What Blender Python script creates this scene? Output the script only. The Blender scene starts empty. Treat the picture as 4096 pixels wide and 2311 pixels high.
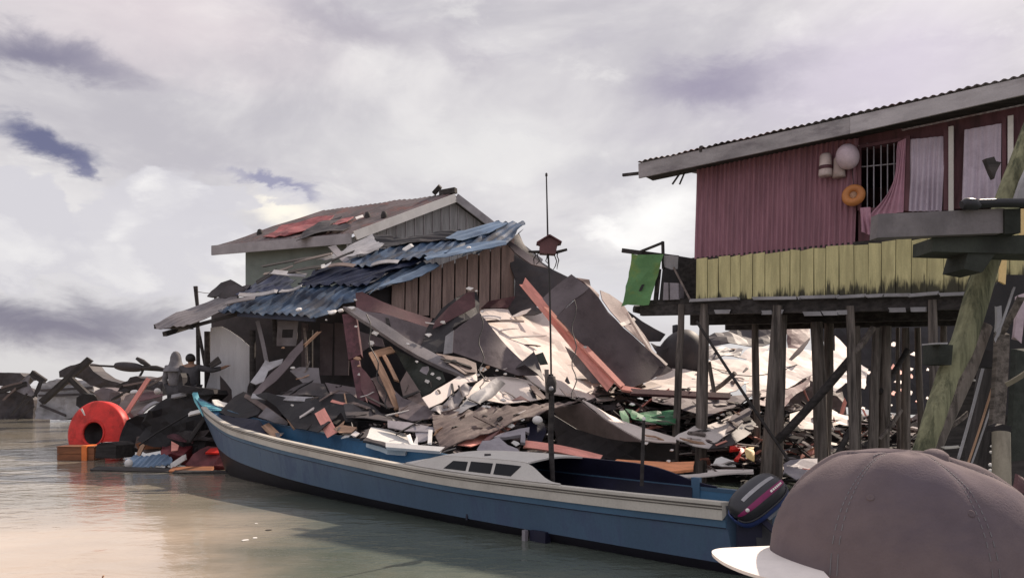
import bpy, bmesh, math, random
from mathutils import Vector, Matrix, noise, geometry
V3 = Vector
sc = bpy.context.scene
COL = sc.collection
RND = random.Random(11)

# ------------------------------------------------------------------ camera
F, CX, HZ, EYE = 3094.0, 2048.0, 1540.0, 1.75        # focal length, principal column, horizon row (photo pixels), eye height
cam_d = bpy.data.cameras.new('camera')
cam_d.sensor_width = 36.0
cam_d.lens = 36.0 * F / 4096.0
cam_d.shift_y = (HZ - 1155.5) / 4096.0
cam_d.clip_start = 0.05
cam_d.clip_end = 6000
cam = bpy.data.objects.new('camera', cam_d)
cam.location = (0, 0, EYE)
cam.rotation_euler = (math.pi / 2, 0, 0)
COL.objects.link(cam)
sc.camera = cam

# ------------------------------------------------------------------ light, exposure
SUN = V3((0.52, 0.54, 0.62)).normalized()
sun_d = bpy.data.lights.new('sun', 'SUN')
sun_d.energy = 5.0
sun_d.angle = math.radians(0.7)
sun_d.color = (1.0, 0.84, 0.70)
sun_o = bpy.data.objects.new('sun', sun_d)
sun_o.rotation_euler = SUN.to_track_quat('Z', 'Y').to_euler()
sun_o.location = (20, 14, 30)
COL.objects.link(sun_o)
sc.view_settings.view_transform = 'Standard'
sc.view_settings.look = 'None'
sc.view_settings.exposure = 0.25
sc.view_settings.gamma = 1.0


def lin(c):
    return tuple(((v / 255.0) / 12.92 if v / 255.0 <= 0.04045 else ((v / 255.0 + 0.055) / 1.055) ** 2.4) for v in c)


class NT:
    """small helper for node graphs"""
    def __init__(s, tree):
        s.t = tree; s.n = tree.nodes; s.l = tree.links

    def new(s, typ, **kw):
        n = s.n.new(typ)
        for k, v in kw.items():
            setattr(n, k, v)
        return n

    def put(s, sock, v):
        if hasattr(v, 'links') or isinstance(v, bpy.types.NodeSocket):
            s.l.new(v, sock)
        else:
            if sock.type == 'RGBA' and len(v) == 3:
                v = (*v, 1)
            sock.default_value = v

    def math(s, op, a, b=None, c=None, clamp=False):
        n = s.new('ShaderNodeMath', operation=op, use_clamp=clamp)
        s.put(n.inputs[0], a)
        if b is not None: s.put(n.inputs[1], b)
        if c is not None: s.put(n.inputs[2], c)
        return n.outputs[0]

    def noise(s, vec, scale, detail=5, rough=0.55, dist=0.0):
        n = s.new('ShaderNodeTexNoise')
        if vec is not None: s.put(n.inputs['Vector'], vec)
        n.inputs['Scale'].default_value = scale
        n.inputs['Detail'].default_value = detail
        n.inputs['Roughness'].default_value = rough
        n.inputs['Distortion'].default_value = dist
        return n.outputs[0]

    def ramp(s, v, a, b, lo=0.0, hi=1.0, smooth=True):
        n = s.new('ShaderNodeMapRange')
        n.interpolation_type = 'SMOOTHSTEP' if smooth else 'LINEAR'
        s.put(n.inputs[0], v)
        for i, x in enumerate((a, b, lo, hi)): n.inputs[i + 1].default_value = x
        return n.outputs[0]

    def mix(s, f, a, b, mode='MIX'):
        n = s.new('ShaderNodeMix', data_type='RGBA', blend_type=mode)
        s.put(n.inputs[0], f); s.put(n.inputs[6], a); s.put(n.inputs[7], b)
        return n.outputs[2]


# ------------------------------------------------------------------ sky
def build_world():
    w = bpy.data.worlds.new('World')
    sc.world = w
    w.use_nodes = True
    t = NT(w.node_tree)
    t.n.clear()
    out = t.new('ShaderNodeOutputWorld')
    bg = t.new('ShaderNodeBackground')
    bg.inputs[1].default_value = 0.1
    t.l.new(bg.outputs[0], out.inputs[0])
    sky = t.new('ShaderNodeTexSky', sky_type='NISHITA')
    sky.sun_disc = False
    sky.sun_elevation = math.asin(SUN.z)
    sky.sun_rotation = math.atan2(SUN.x, SUN.y)
    sky.air_density = 1.0; sky.dust_density = 1.5
    tc = t.new('ShaderNodeTexCoord')
    sep = t.new('ShaderNodeSeparateXYZ')
    t.l.new(tc.outputs['Generated'], sep.inputs[0])
    u0 = t.math('ARCTAN2', sep.outputs[0], sep.outputs[1])
    v0 = t.math('ARCSINE', sep.outputs[2])
    comb = t.new('ShaderNodeCombineXYZ')
    t.put(comb.inputs[0], u0); t.put(comb.inputs[1], t.math('MULTIPLY', v0, 2.0))
    uv = comb.outputs[0]
    n1 = t.noise(uv, 5.5, 7, 0.62)
    n2 = t.noise(uv, 9.0, 7, 0.62, 0.4)
    wu = t.math('MULTIPLY', t.math('SUBTRACT', n1, 0.5), 0.16)
    wv = t.math('MULTIPLY', t.math('SUBTRACT', n2, 0.5), 0.085)
    u = t.math('ADD', u0, wu)
    v = t.math('ADD', v0, wv)
    K = 10.0

    def c(rgb, k=1.0):
        return tuple(K * k * x for x in lin(rgb))

    # broad cloud deck
    big = t.ramp(t.noise(uv, 2.6, 6, 0.58, 0.5), 0.36, 0.66)
    colr = t.mix(big, c((184, 180, 185)), c((221, 217, 216)))
    low = t.ramp(v0, 0.0, 0.30)
    colr = t.mix(t.math('MULTIPLY', t.math('SUBTRACT', 1.0, low), 0.55), colr, c((213, 211, 212)))
    streak = t.new('ShaderNodeCombineXYZ')
    t.put(streak.inputs[0], t.math('MULTIPLY', u, 0.45)); t.put(streak.inputs[1], t.math('MULTIPLY', v, 3.4))
    st = t.ramp(t.noise(streak.outputs[0], 4.5, 6, 0.6), 0.50, 0.72)
    colr = t.mix(t.math('MULTIPLY', st, 0.45), colr, c((176, 171, 181)))
    puff = t.ramp(t.noise(uv, 7.5, 8, 0.62, 0.25), 0.54, 0.70)
    colr = t.mix(t.math('MULTIPLY', puff, 0.38), colr, c((236, 233, 229)))

    vo = t.new('ShaderNodeTexVoronoi', feature='SMOOTH_F1'); vo.inputs['Scale'].default_value = 10; vo.inputs['Smoothness'].default_value = .45
    vo2 = t.new('ShaderNodeTexVoronoi', feature='SMOOTH_F1'); vo2.inputs['Scale'].default_value = 27; vo2.inputs['Smoothness'].default_value = .45
    wc = t.new('ShaderNodeCombineXYZ'); t.put(wc.inputs[0], u); t.put(wc.inputs[1], t.math('MULTIPLY', v, 1.5))
    t.l.new(wc.outputs[0], vo.inputs['Vector']); t.l.new(wc.outputs[0], vo2.inputs['Vector'])
    bil = t.math('ADD', t.math('MULTIPLY', vo.outputs['Distance'], 1.0), t.math('MULTIPLY', vo2.outputs['Distance'], .45))

    def blob(x, y, rx, ry, ang, rgb, amt, soft=0.8, wu_=u, wv_=v, puffy=0.0):
        dx, dz = (x - CX) / F, (HZ - y) / F
        uc = math.atan(dx); vc = math.atan2(dz, math.hypot(1, dx))
        a = math.radians(ang); ca, sa = math.cos(a), math.sin(a)
        ru, rv = rx / F * math.cos(uc) ** 2, ry / F * math.cos(uc)
        du = t.math('SUBTRACT', wu_, uc); dv = t.math('SUBTRACT', wv_, vc)
        p = t.math('ADD', t.math('MULTIPLY', du, ca / ru), t.math('MULTIPLY', dv, sa / ru))
        q = t.math('ADD', t.math('MULTIPLY', du, -sa / rv), t.math('MULTIPLY', dv, ca / rv))
        r = t.math('SQRT', t.math('ADD', t.math('MULTIPLY', p, p), t.math('MULTIPLY', q, q)))
        if puffy: r = t.math('ADD', r, t.math('MULTIPLY', t.math('SUBTRACT', bil, 0.55), puffy))
        m = t.math('MULTIPLY', t.ramp(r, 1.0, 1.0 - soft), amt)
        nonlocal colr
        colr = t.mix(m, colr, rgb if not isinstance(rgb, tuple) else c(rgb))
        return m

    blob(600, 60, 1200, 330, 0, (222, 209, 211), 0.65, 1.0)
    blob(3500, 300, 900, 430, 5, (209, 198, 214), 0.6, 1.0)
    blob(1900, 620, 1000, 240, 0, (226, 224, 221), 0.6, 1.0)
    blob(1400, 120, 480, 110, -12, (164, 158, 168), 0.75, 1.0)
    blob(1800, 190, 330, 90, -18, (170, 164, 173), 0.5, 1.0)
    blob(2850, 340, 560, 150, 6, (146, 139, 158), 0.95, 1.0)
    blob(2620, 520, 420, 90, 3, (186, 181, 188), 0.6, 1.0)
    blob(2450, 700, 420, 120, 4, (181, 178, 184), 0.5, 1.0)
    blob(2650, 860, 420, 210, 12, (248, 246, 242), 0.85, 1.0)
    blob(1130, 850, 260, 85, 0, (251, 243, 226), 0.9, 0.9)
    blob(2450, 930, 200, 60, -8, (250, 247, 243), 0.7, 0.9)
    # left cumulus and the dark gaps above it
    blob(180, 575, 330, 80, -9, (92, 94, 126), 0.93, 0.7)
    blob(330, 670, 75, 70, 10, (104, 105, 136), 0.85, 0.7)
    shade = t.mix(t.ramp(bil, .30, .80), c((240, 237, 234)), c((203, 200, 205)))
    blob(60, 900, 420, 290, 0, shade, 0.95, 0.10, puffy=.55)
    blob(600, 960, 440, 330, 0, shade, 0.85, 0.16, puffy=.6)
    blob(330, 1060, 700, 260, 0, (203, 200, 204), 0.6, 1.0)
    blob(1120, 735, 320, 42, -8, (142, 141, 166), 0.9, 0.7)
    blob(900, 800, 170, 70, 0, shade, 0.85, 0.2, puffy=.6)
    blob(1150, 790, 170, 50, 0, shade, 0.7, 0.3, puffy=.5)
    blob(150, 205, 560, 125, -6, (124, 120, 138), 0.95, 1.0)
    blob(350, 240, 420, 110, -10, (140, 135, 152), 0.6, 1.0)
    blob(150, 1290, 1250, 170, -1, (122, 118, 134), 1.0, 1.0)
    blob(0, 1480, 1600, 110, 0, (206, 204, 204), 0.8, 0.9)
    blob(2450, 1200, 900, 190, 0, (208, 207, 212), 0.6, 1.0)
    # thin gaps where the clear sky shows, and the deck overhead
    skyc = t.mix(1.0, sky.outputs[0], (1.0, 0.93, 0.95, 1), 'MULTIPLY')
    up = t.ramp(v0, 0.45, 1.1)
    colr = t.mix(t.math('MULTIPLY', up, 0.75), colr, c((212, 208, 216)))
    # added pale cloud behind the viewer, unseen, to fill camera-facing surfaces
    back = t.ramp(sep.outputs[1], 0.25, -0.35, 0.0, 1.0)
    colr = t.mix(t.math('MULTIPLY', back, 0.8), colr, c((208, 203, 211)))
    fin = t.mix(0.93, skyc, colr)
    t.l.new(fin, bg.inputs[0])


build_world()


# ------------------------------------------------------------------ survey helpers
ZM = {0: (0, 0, 1.5907), 1: (0, 1300, .6957), 2: (600, 700, .5507), 3: (1300, 700, .5507), 4: (1000, 1250, .5507),
      5: (1900, 1000, .6196), 6: (1700, 1600, .4892), 7: (2450, 250, .6882), 8: (3096, 250, .6882),
      9: (2500, 1150, .5505), 10: (3196, 1100, .6194), 11: (2500, 1700, .4206), 12: (3096, 1700, .4205),
      13: (700, 1500, .4817)}


def px(n, x, y):
    a, b, k = ZM[n]
    return a + x * k, b + y * k


def at(n, x, y, d):
    """a surveyed point: photo plate n, plate position, distance from the eye along +Y"""
    X, Y = px(n, x, y)
    return V3(((X - CX) / F * d, d, EYE - (Y - HZ) / F * d))


def ray(X, Y):
    return V3(((X - CX) / F, 1.0, -(Y - HZ) / F))


def on_plane(X, Y, p, n):
    r = ray(X, Y)
    e = V3((0, 0, EYE))
    return e + r * ((p - e).dot(n) / r.dot(n))


# ------------------------------------------------------------------ materials
def mat(name, col, rough=0.65, metal=0.0, var=0.25, scale=2.5, stretch=(1, 1, 1), dirt=None, damt=0.5, dscale=1.4,
        bump=0.15, bscale=25, spec=0.4, streaks=None, dlo=0.48, dhi=0.66):
    m = bpy.data.materials.new(name)
    m.use_nodes = True
    t = NT(m.node_tree)
    b = t.n['Principled BSDF']
    tc = t.new('ShaderNodeTexCoord')
    oi = t.new('ShaderNodeObjectInfo')
    add = t.new('ShaderNodeVectorMath', operation='ADD')
    cmb = t.new('ShaderNodeCombineXYZ')
    rr = t.math('MULTIPLY', oi.outputs['Random'], 37.0)
    for i in range(3): t.put(cmb.inputs[i], rr)
    t.l.new(tc.outputs['Object'], add.inputs[0]); t.l.new(cmb.outputs[0], add.inputs[1])
    mp = t.new('ShaderNodeMapping')
    t.l.new(add.outputs[0], mp.inputs[0])
    mp.inputs['Scale'].default_value = stretch
    n1 = t.noise(mp.outputs[0], scale, 7, 0.62)
    lo = tuple(x * (1 - var) for x in col); hi = tuple(min(0.95, x * (1 + var)) for x in col)
    c = t.mix(t.ramp(n1, 0.3, 0.7), lo, hi)
    # slight per-object shift so copies differ
    hv = t.new('ShaderNodeHueSaturation')
    t.put(hv.inputs['Value'], t.ramp(oi.outputs['Random'], 0, 1, 0.88, 1.12, False))
    t.put(hv.inputs['Color'], c)
    c = hv.outputs[0]
    rgh = rough
    if dirt is not None:
        n2 = t.noise(mp.outputs[0], dscale, 9, 0.68, 0.3)
        f = t.math('MULTIPLY', t.ramp(n2, dlo, dhi), damt)
        c = t.mix(f, c, dirt)
        rgh = t.math('ADD', rough, t.math('MULTIPLY', f, 0.3), clamp=True)
    fine = t.noise(add.outputs[0], 45, 4, 0.6)
    c = t.mix(t.ramp(fine, 0.35, 0.75, 0.0, 0.22), c, tuple(x * 0.55 for x in col))
    t.put(b.inputs['Base Color'], c)
    t.put(b.inputs['Roughness'], rgh)
    b.inputs['Metallic'].default_value = metal
    b.inputs['Specular IOR Level'].default_value = spec
    if bump:
        bn = t.new('ShaderNodeBump')
        bn.inputs['Strength'].default_value = bump
        bn.inputs['Distance'].default_value = 0.02
        t.put(bn.inputs['Height'], t.noise(mp.outputs[0], bscale, 5, 0.6))
        t.l.new(bn.outputs[0], b.inputs['Normal'])
    return m


RUST = (0.12, 0.055, 0.035)
GRIME = (0.035, 0.032, 0.03)
M = {}
M['grey_sheet'] = mat('grey_sheet', (.17, .155, .16), .55, .05, .3, 1.6, dirt=(.09, .062, .052), damt=.45)
M['light_grey_sheet'] = mat('light_grey_sheet', (.33, .325, .335), .6, .0, .25, 1.6, dirt=(.13, .115, .11), damt=.5)
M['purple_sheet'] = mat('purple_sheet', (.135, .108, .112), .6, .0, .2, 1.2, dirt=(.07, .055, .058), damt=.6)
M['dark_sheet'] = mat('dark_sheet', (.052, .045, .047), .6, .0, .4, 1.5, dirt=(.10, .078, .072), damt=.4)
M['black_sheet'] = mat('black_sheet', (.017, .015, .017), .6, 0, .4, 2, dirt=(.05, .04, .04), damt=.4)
M['maroon_sheet'] = mat('maroon_sheet', (.105, .045, .048), .6, .0, .3, 1.5, dirt=(.035, .02, .022), damt=.55)
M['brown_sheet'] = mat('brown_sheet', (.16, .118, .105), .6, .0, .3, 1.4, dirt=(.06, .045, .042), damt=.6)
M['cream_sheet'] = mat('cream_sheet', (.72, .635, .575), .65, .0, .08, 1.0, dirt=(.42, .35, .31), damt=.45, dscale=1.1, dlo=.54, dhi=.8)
M['pale_sheet'] = mat('pale_sheet', (.66, .60, .56), .65, .0, .14, 1.0, dirt=(.30, .27, .25), damt=.5)
M['blue_roof'] = mat('blue_roof', (.044, .080, .138), .45, .05, .5, 2.0, (1, 1, 1), dirt=(.010, .012, .024), damt=.9, dscale=1.6, dlo=.43, dhi=.64)
M['light_blue_roof'] = mat('light_blue_roof', (.15, .225, .325), .45, .05, .3, 1.6, dirt=(.05, .075, .13), damt=.5, spec=.5)
M['navy_roof'] = mat('navy_roof', (.014, .02, .05), .4, .1, .45, 1.8, dirt=(.06, .08, .12), damt=.45, spec=.5)
M['red_roof'] = mat('red_roof', (.30, .075, .075), .55, 0, .3, 2, dirt=(.12, .06, .06), damt=.5)
M['rusty_roof'] = mat('rusty_roof', (.13, .105, .105), .6, .1, .35, 1.5, dirt=(.22, .09, .075), damt=.65)
M['green_wall'] = mat('green_wall', (.20, .235, .215), .75, 0, .12, 1.2, dirt=(.12, .14, .13), damt=.4)
M['grey_boards'] = mat('grey_boards', (.23, .225, .225), .75, 0, .2, 2, (4, 4, .6), dirt=(.12, .115, .115), damt=.5)
M['brown_boards'] = mat('brown_boards', (.27, .20, .175), .75, 0, .22, 2, (5, 5, .6), dirt=(.13, .095, .085), damt=.5)
M['white_trim'] = mat('white_trim', (.86, .82, .76), .6, 0, .06, 2, dirt=(.5, .45, .4), damt=.3)
M['trim_grey'] = mat('trim_grey', (.33, .31, .32), .65, 0, .15, 2, dirt=(.17, .155, .16), damt=.5)
M['fascia_grey'] = mat('fascia_grey', (.44, .42, .43), .7, 0, .12, 1.2, (.6, 1, 2), dirt=(.24, .22, .23), damt=.55)
M['fascia_worn'] = mat('fascia_worn', (.31, .295, .30), .75, 0, .25, 1.6, (.6, 1, 2), dirt=(.14, .125, .14), damt=.7)
M['red_wall'] = mat('red_wall', (.31, .155, .19), .65, .0, .24, 1.4, (3, 3, .4), dirt=(.14, .07, .09), damt=.6)
M['maroon_wood'] = mat('maroon_wood', (.12, .05, .06), .7, 0, .25, 2, (4, 4, .6), dirt=GRIME, damt=.5)
M['wood'] = mat('wood', (.17, .14, .125), .8, 0, .35, 3, (.5, 6, 6), dirt=GRIME, damt=.55)
M['wood_dark'] = mat('wood_dark', (.045, .04, .038), .85, 0, .45, 3, (.6, 5, 5), dirt=(.015, .014, .014), damt=.5)
M['wood_post'] = mat('wood_post', (.165, .142, .125), .85, 0, .45, 2.5, (7, 7, .5), dirt=(.025, .022, .02), damt=.8, bump=.5, bscale=8)
M['wood_tan'] = mat('wood_tan', (.45, .28, .18), .75, 0, .3, 3, (.5, 6, 6), dirt=(.2, .11, .07), damt=.4)
M['salmon'] = mat('salmon', (.80, .34, .27), .65, 0, .16, 2.5, (.6, 4, 4), dirt=(.42, .16, .13), damt=.5)
M['orange_wood'] = mat('orange_wood', (.74, .30, .14), .6, 0, .22, 2.5, (.6, 4, 4), dirt=(.4, .15, .08), damt=.4)
M['white_junk'] = mat('white_junk', (.78, .76, .72), .55, 0, .08, 2, dirt=(.4, .37, .34), damt=.35)
M['concrete'] = mat('concrete', (.19, .175, .18), .85, 0, .2, 2.2, dirt=(.1, .095, .1), damt=.5, bump=.3)
M['moss_beam'] = mat('moss_beam', (.036, .041, .034), .85, 0, .4, 2, dirt=(.012, .015, .012), damt=.6, bump=.3)
M['black_pipe'] = mat('black_pipe', (.015, .015, .018), .45, 0, .3, 3)
M['green_cloth'] = mat('green_cloth', (.10, .23, .085), .7, 0, .2, 1.2, dirt=(.26, .30, .06), damt=.7, dscale=1.1)
M['green_tarp'] = mat('green_tarp', (.02, .15, .055), .55, 0, .4, 3, dirt=(.01, .05, .02), damt=.7)
M['red_plastic'] = mat('red_plastic', (.64, .03, .022), .5, 0, .2, 2.5, dirt=(.28, .03, .022), damt=.7, dscale=2.2, bump=.1)
M['hole_shade'] = mat('hole_shade', (.02, .014, .014), .6, 0, .3, 2)
M['orange_plastic'] = mat('orange_plastic', (.50, .20, .06), .5, 0, .15, 3, dirt=(.35, .12, .04), damt=.4)
M['orange_rope'] = mat('orange_rope', (.85, .22, .05), .5, 0, .1, 6)
M['crate_wood'] = mat('crate_wood', (.28, .11, .05), .7, 0, .25, 3, (.6, 3, 3), dirt=(.09, .05, .035), damt=.5)
M['curtain'] = mat('curtain', (.46, .40, .47), .85, 0, .12, 2.0, dirt=(.3, .25, .3), damt=.4, bump=.05)
M['pink_curtain'] = mat('pink_curtain', (.40, .22, .28), .85, 0, .15, 2.0, dirt=(.25, .13, .17), damt=.4, bump=.05)
M['boat_blue'] = mat('boat_blue', (.078, .130, .200), .42, 0, .08, .7, (2.5, 2.5, .8), dirt=(.066, .085, .165), damt=.5, bump=.03, spec=.5)
M['boat_stripe'] = mat('boat_stripe', (.065, .135, .215), .42, 0, .10, 1, dirt=(.05, .09, .15), damt=.4, bump=.03, spec=.5)
M['boat_inner'] = mat('boat_inner', (.055, .16, .28), .5, 0, .14, 1.2, dirt=(.03, .07, .13), damt=.5, bump=.05)
M['boat_bottom'] = mat('boat_bottom', (.016, .014, .022), .5, 0, .3, 1.5)
M['boat_cream'] = mat('boat_cream', (.52, .49, .43), .5, 0, .08, 1.2, dirt=(.34, .31, .27), damt=.45, bump=.03)
M['boat_white'] = mat('boat_white', (.56, .54, .50), .45, 0, .06, 1.2, dirt=(.4, .38, .35), damt=.35, bump=.03)
M['boat_line'] = mat('boat_line', (.12, .105, .09), .6, 0, .2, 3)
M['boat_cyan'] = mat('boat_cyan', (.18, .52, .60), .45, 0, .12, 2, dirt=(.1, .3, .36), damt=.4)
M['navy'] = mat('navy', (.012, .012, .032), .55, 0, .3, 1.5, dirt=(.02, .02, .045), damt=.4)
M['glass_dark'] = mat('glass_dark', (.008, .009, .012), .35, 0, .2, 2, bump=0, spec=.15)
M['motor_black'] = mat('motor_black', (.03, .03, .036), .4, 0, .2, 4, bump=.02)
M['motor_blue'] = mat('motor_blue', (.03, .05, .17), .35, 0, .15, 3, bump=.02)
M['motor_magenta'] = mat('motor_magenta', (.25, .018, .11), .4, 0, .1, 3, bump=0)
M['motor_grey'] = mat('motor_grey', (.22, .23, .26), .45, .1, .15, 3)
M['cap_cloth'] = mat('cap_cloth', (.158, .126, .130), .9, 0, .07, 5, dirt=(.095, .082, .108), damt=.55, dscale=3.5, bump=.14, bscale=420, spec=.12)
M['cap_visor'] = mat('cap_visor', (.80, .74, .69), .75, 0, .04, 10, bump=.06, bscale=300, spec=.2)
M['skin'] = mat('skin', (.26, .15, .10), .6, 0, .1, 8, bump=.05)
M['hair'] = mat('hair', (.012, .01, .009), .5, 0, .2, 30)
M['shirt_dark'] = mat('shirt_dark', (.08, .077, .083), .85, 0, .3, 6)
M['shirt_grey'] = mat('shirt_grey', (.17, .165, .175), .85, 0, .25, 6)
M['plastic_grey'] = mat('plastic_grey', (.28, .26, .28), .55, 0, .15, 3, dirt=(.15, .13, .14), damt=.4)
M['bamboo'] = mat('bamboo', (.28, .25, .19), .6, 0, .2, 2, (4, 4, 1), dirt=(.14, .12, .09), damt=.5)
M['purple_float'] = mat('purple_float', (.52, .42, .46), .6, 0, .15, 4, dirt=(.3, .22, .25), damt=.5)
M['jug_white'] = mat('jug_white', (.52, .44, .42), .6, 0, .15, 5, dirt=(.28, .2, .18), damt=.6)
M['pale_wall'] = mat('pale_wall', (.56, .555, .56), .75, 0, .06, 1.2, (3, 3, .5), dirt=(.36, .35, .36), damt=.35)
M['boat_seam'] = mat('boat_seam', (.045, .075, .11), .6, 0, .2, 3)
M['mud'] = mat('mud', (.035, .03, .026), .8, 0, .4, 1.2, bump=.4, bscale=6)
M['lit_yellow'] = mat('lit_yellow', (.85, .62, .28), .6, 0, .1, 2)
M['red_crate'] = mat('red_crate', (.16, .03, .035), .5, 0, .35, 3, dirt=(.04, .012, .015), damt=.6)
M['wire'] = mat('wire', (.03, .028, .028), .5, .3, .2, 5)
M['bars'] = mat('bars', (.26, .25, .27), .5, .4, .2, 5)


def yellow_planks():
    m = mat('yellow_planks', (.58, .53, .27), .75, 0, .2, 2.2, (5, 5, .6), dirt=(.38, .34, .18), damt=.55)
    t = NT(m.node_tree)
    b = t.n['Principled BSDF']
    link = b.inputs['Base Color'].links[0]
    src = link.from_socket
    tc = t.new('ShaderNodeTexCoord')
    sp = t.new('ShaderNodeSeparateXYZ')
    t.l.new(tc.outputs['Object'], sp.inputs[0])
    mp = t.new('ShaderNodeMapping'); mp.inputs['Scale'].default_value = (9, 9, 1.2)
    t.l.new(tc.outputs['Object'], mp.inputs[0])
    n = t.noise(mp.outputs[0], 1.1, 7, .65)
    # mould creeping up from the foot of the boards, in uneven tongues
    h = t.math('SUBTRACT', t.math('MULTIPLY', n, 1.05), t.math('MULTIPLY', sp.outputs[2], 1.05))
    f = t.ramp(h, .19, .38)
    c = t.mix(t.math('MULTIPLY', f, .93), src, (.018, .018, .014))
    t.put(b.inputs['Base Color'], c)
    return m


def mossy_log():
    m = mat('mossy_log', (.195, .195, .115), .85, 0, .35, 2.5, (6, 6, .4), dirt=(.03, .038, .024), damt=.85, dscale=.9, dlo=.46, dhi=.60, bump=.5, bscale=7)
    return m


M['yellow_planks'] = yellow_planks()
M['mossy_log'] = mossy_log()


def water_mat():
    m = bpy.data.materials.new('murky_water')
    m.use_nodes = True
    t = NT(m.node_tree)
    b = t.n['Principled BSDF']
    g = t.new('ShaderNodeNewGeometry')
    mp = t.new('ShaderNodeMapping'); mp.inputs['Scale'].default_value = (.8, 1.25, 1)
    t.l.new(g.outputs['Position'], mp.inputs[0])
    p = mp.outputs[0]
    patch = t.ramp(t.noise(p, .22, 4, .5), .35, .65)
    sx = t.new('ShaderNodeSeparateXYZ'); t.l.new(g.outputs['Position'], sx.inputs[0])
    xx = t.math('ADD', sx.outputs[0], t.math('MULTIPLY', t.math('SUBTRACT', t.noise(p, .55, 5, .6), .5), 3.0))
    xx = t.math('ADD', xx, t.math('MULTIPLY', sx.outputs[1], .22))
    glare = t.ramp(xx, .2, -2.4)          # bright sky and sun on open water painted as tan albedo
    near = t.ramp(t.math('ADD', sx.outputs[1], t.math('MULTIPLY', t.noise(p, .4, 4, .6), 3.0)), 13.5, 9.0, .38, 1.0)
    glare = t.math('MULTIPLY', glare, near)
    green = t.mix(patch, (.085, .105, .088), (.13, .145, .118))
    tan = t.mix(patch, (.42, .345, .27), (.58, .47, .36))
    c = t.mix(glare, green, tan)
    t.put(b.inputs['Base Color'], c)
    b.inputs['Roughness'].default_value = .06
    b.inputs['IOR'].default_value = 1.34
    calm = t.ramp(t.noise(p, .16, 3, .5), .40, .62, .35, 1.0)
    h = t.math('ADD', t.math('MULTIPLY', t.noise(p, 1.5, 3, .5, .4), 1.0), t.math('MULTIPLY', t.noise(p, 4.2, 4, .55, .3), .48))
    h = t.math('ADD', h, t.math('MULTIPLY', t.noise(p, .5, 2, .5), .8))
    bn = t.new('ShaderNodeBump')
    t.put(bn.inputs['Strength'], calm)
    bn.inputs['Distance'].default_value = .028
    t.put(bn.inputs['Height'], h)
    t.l.new(bn.outputs[0], b.inputs['Normal'])
    return m


M['water'] = water_mat()


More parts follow.
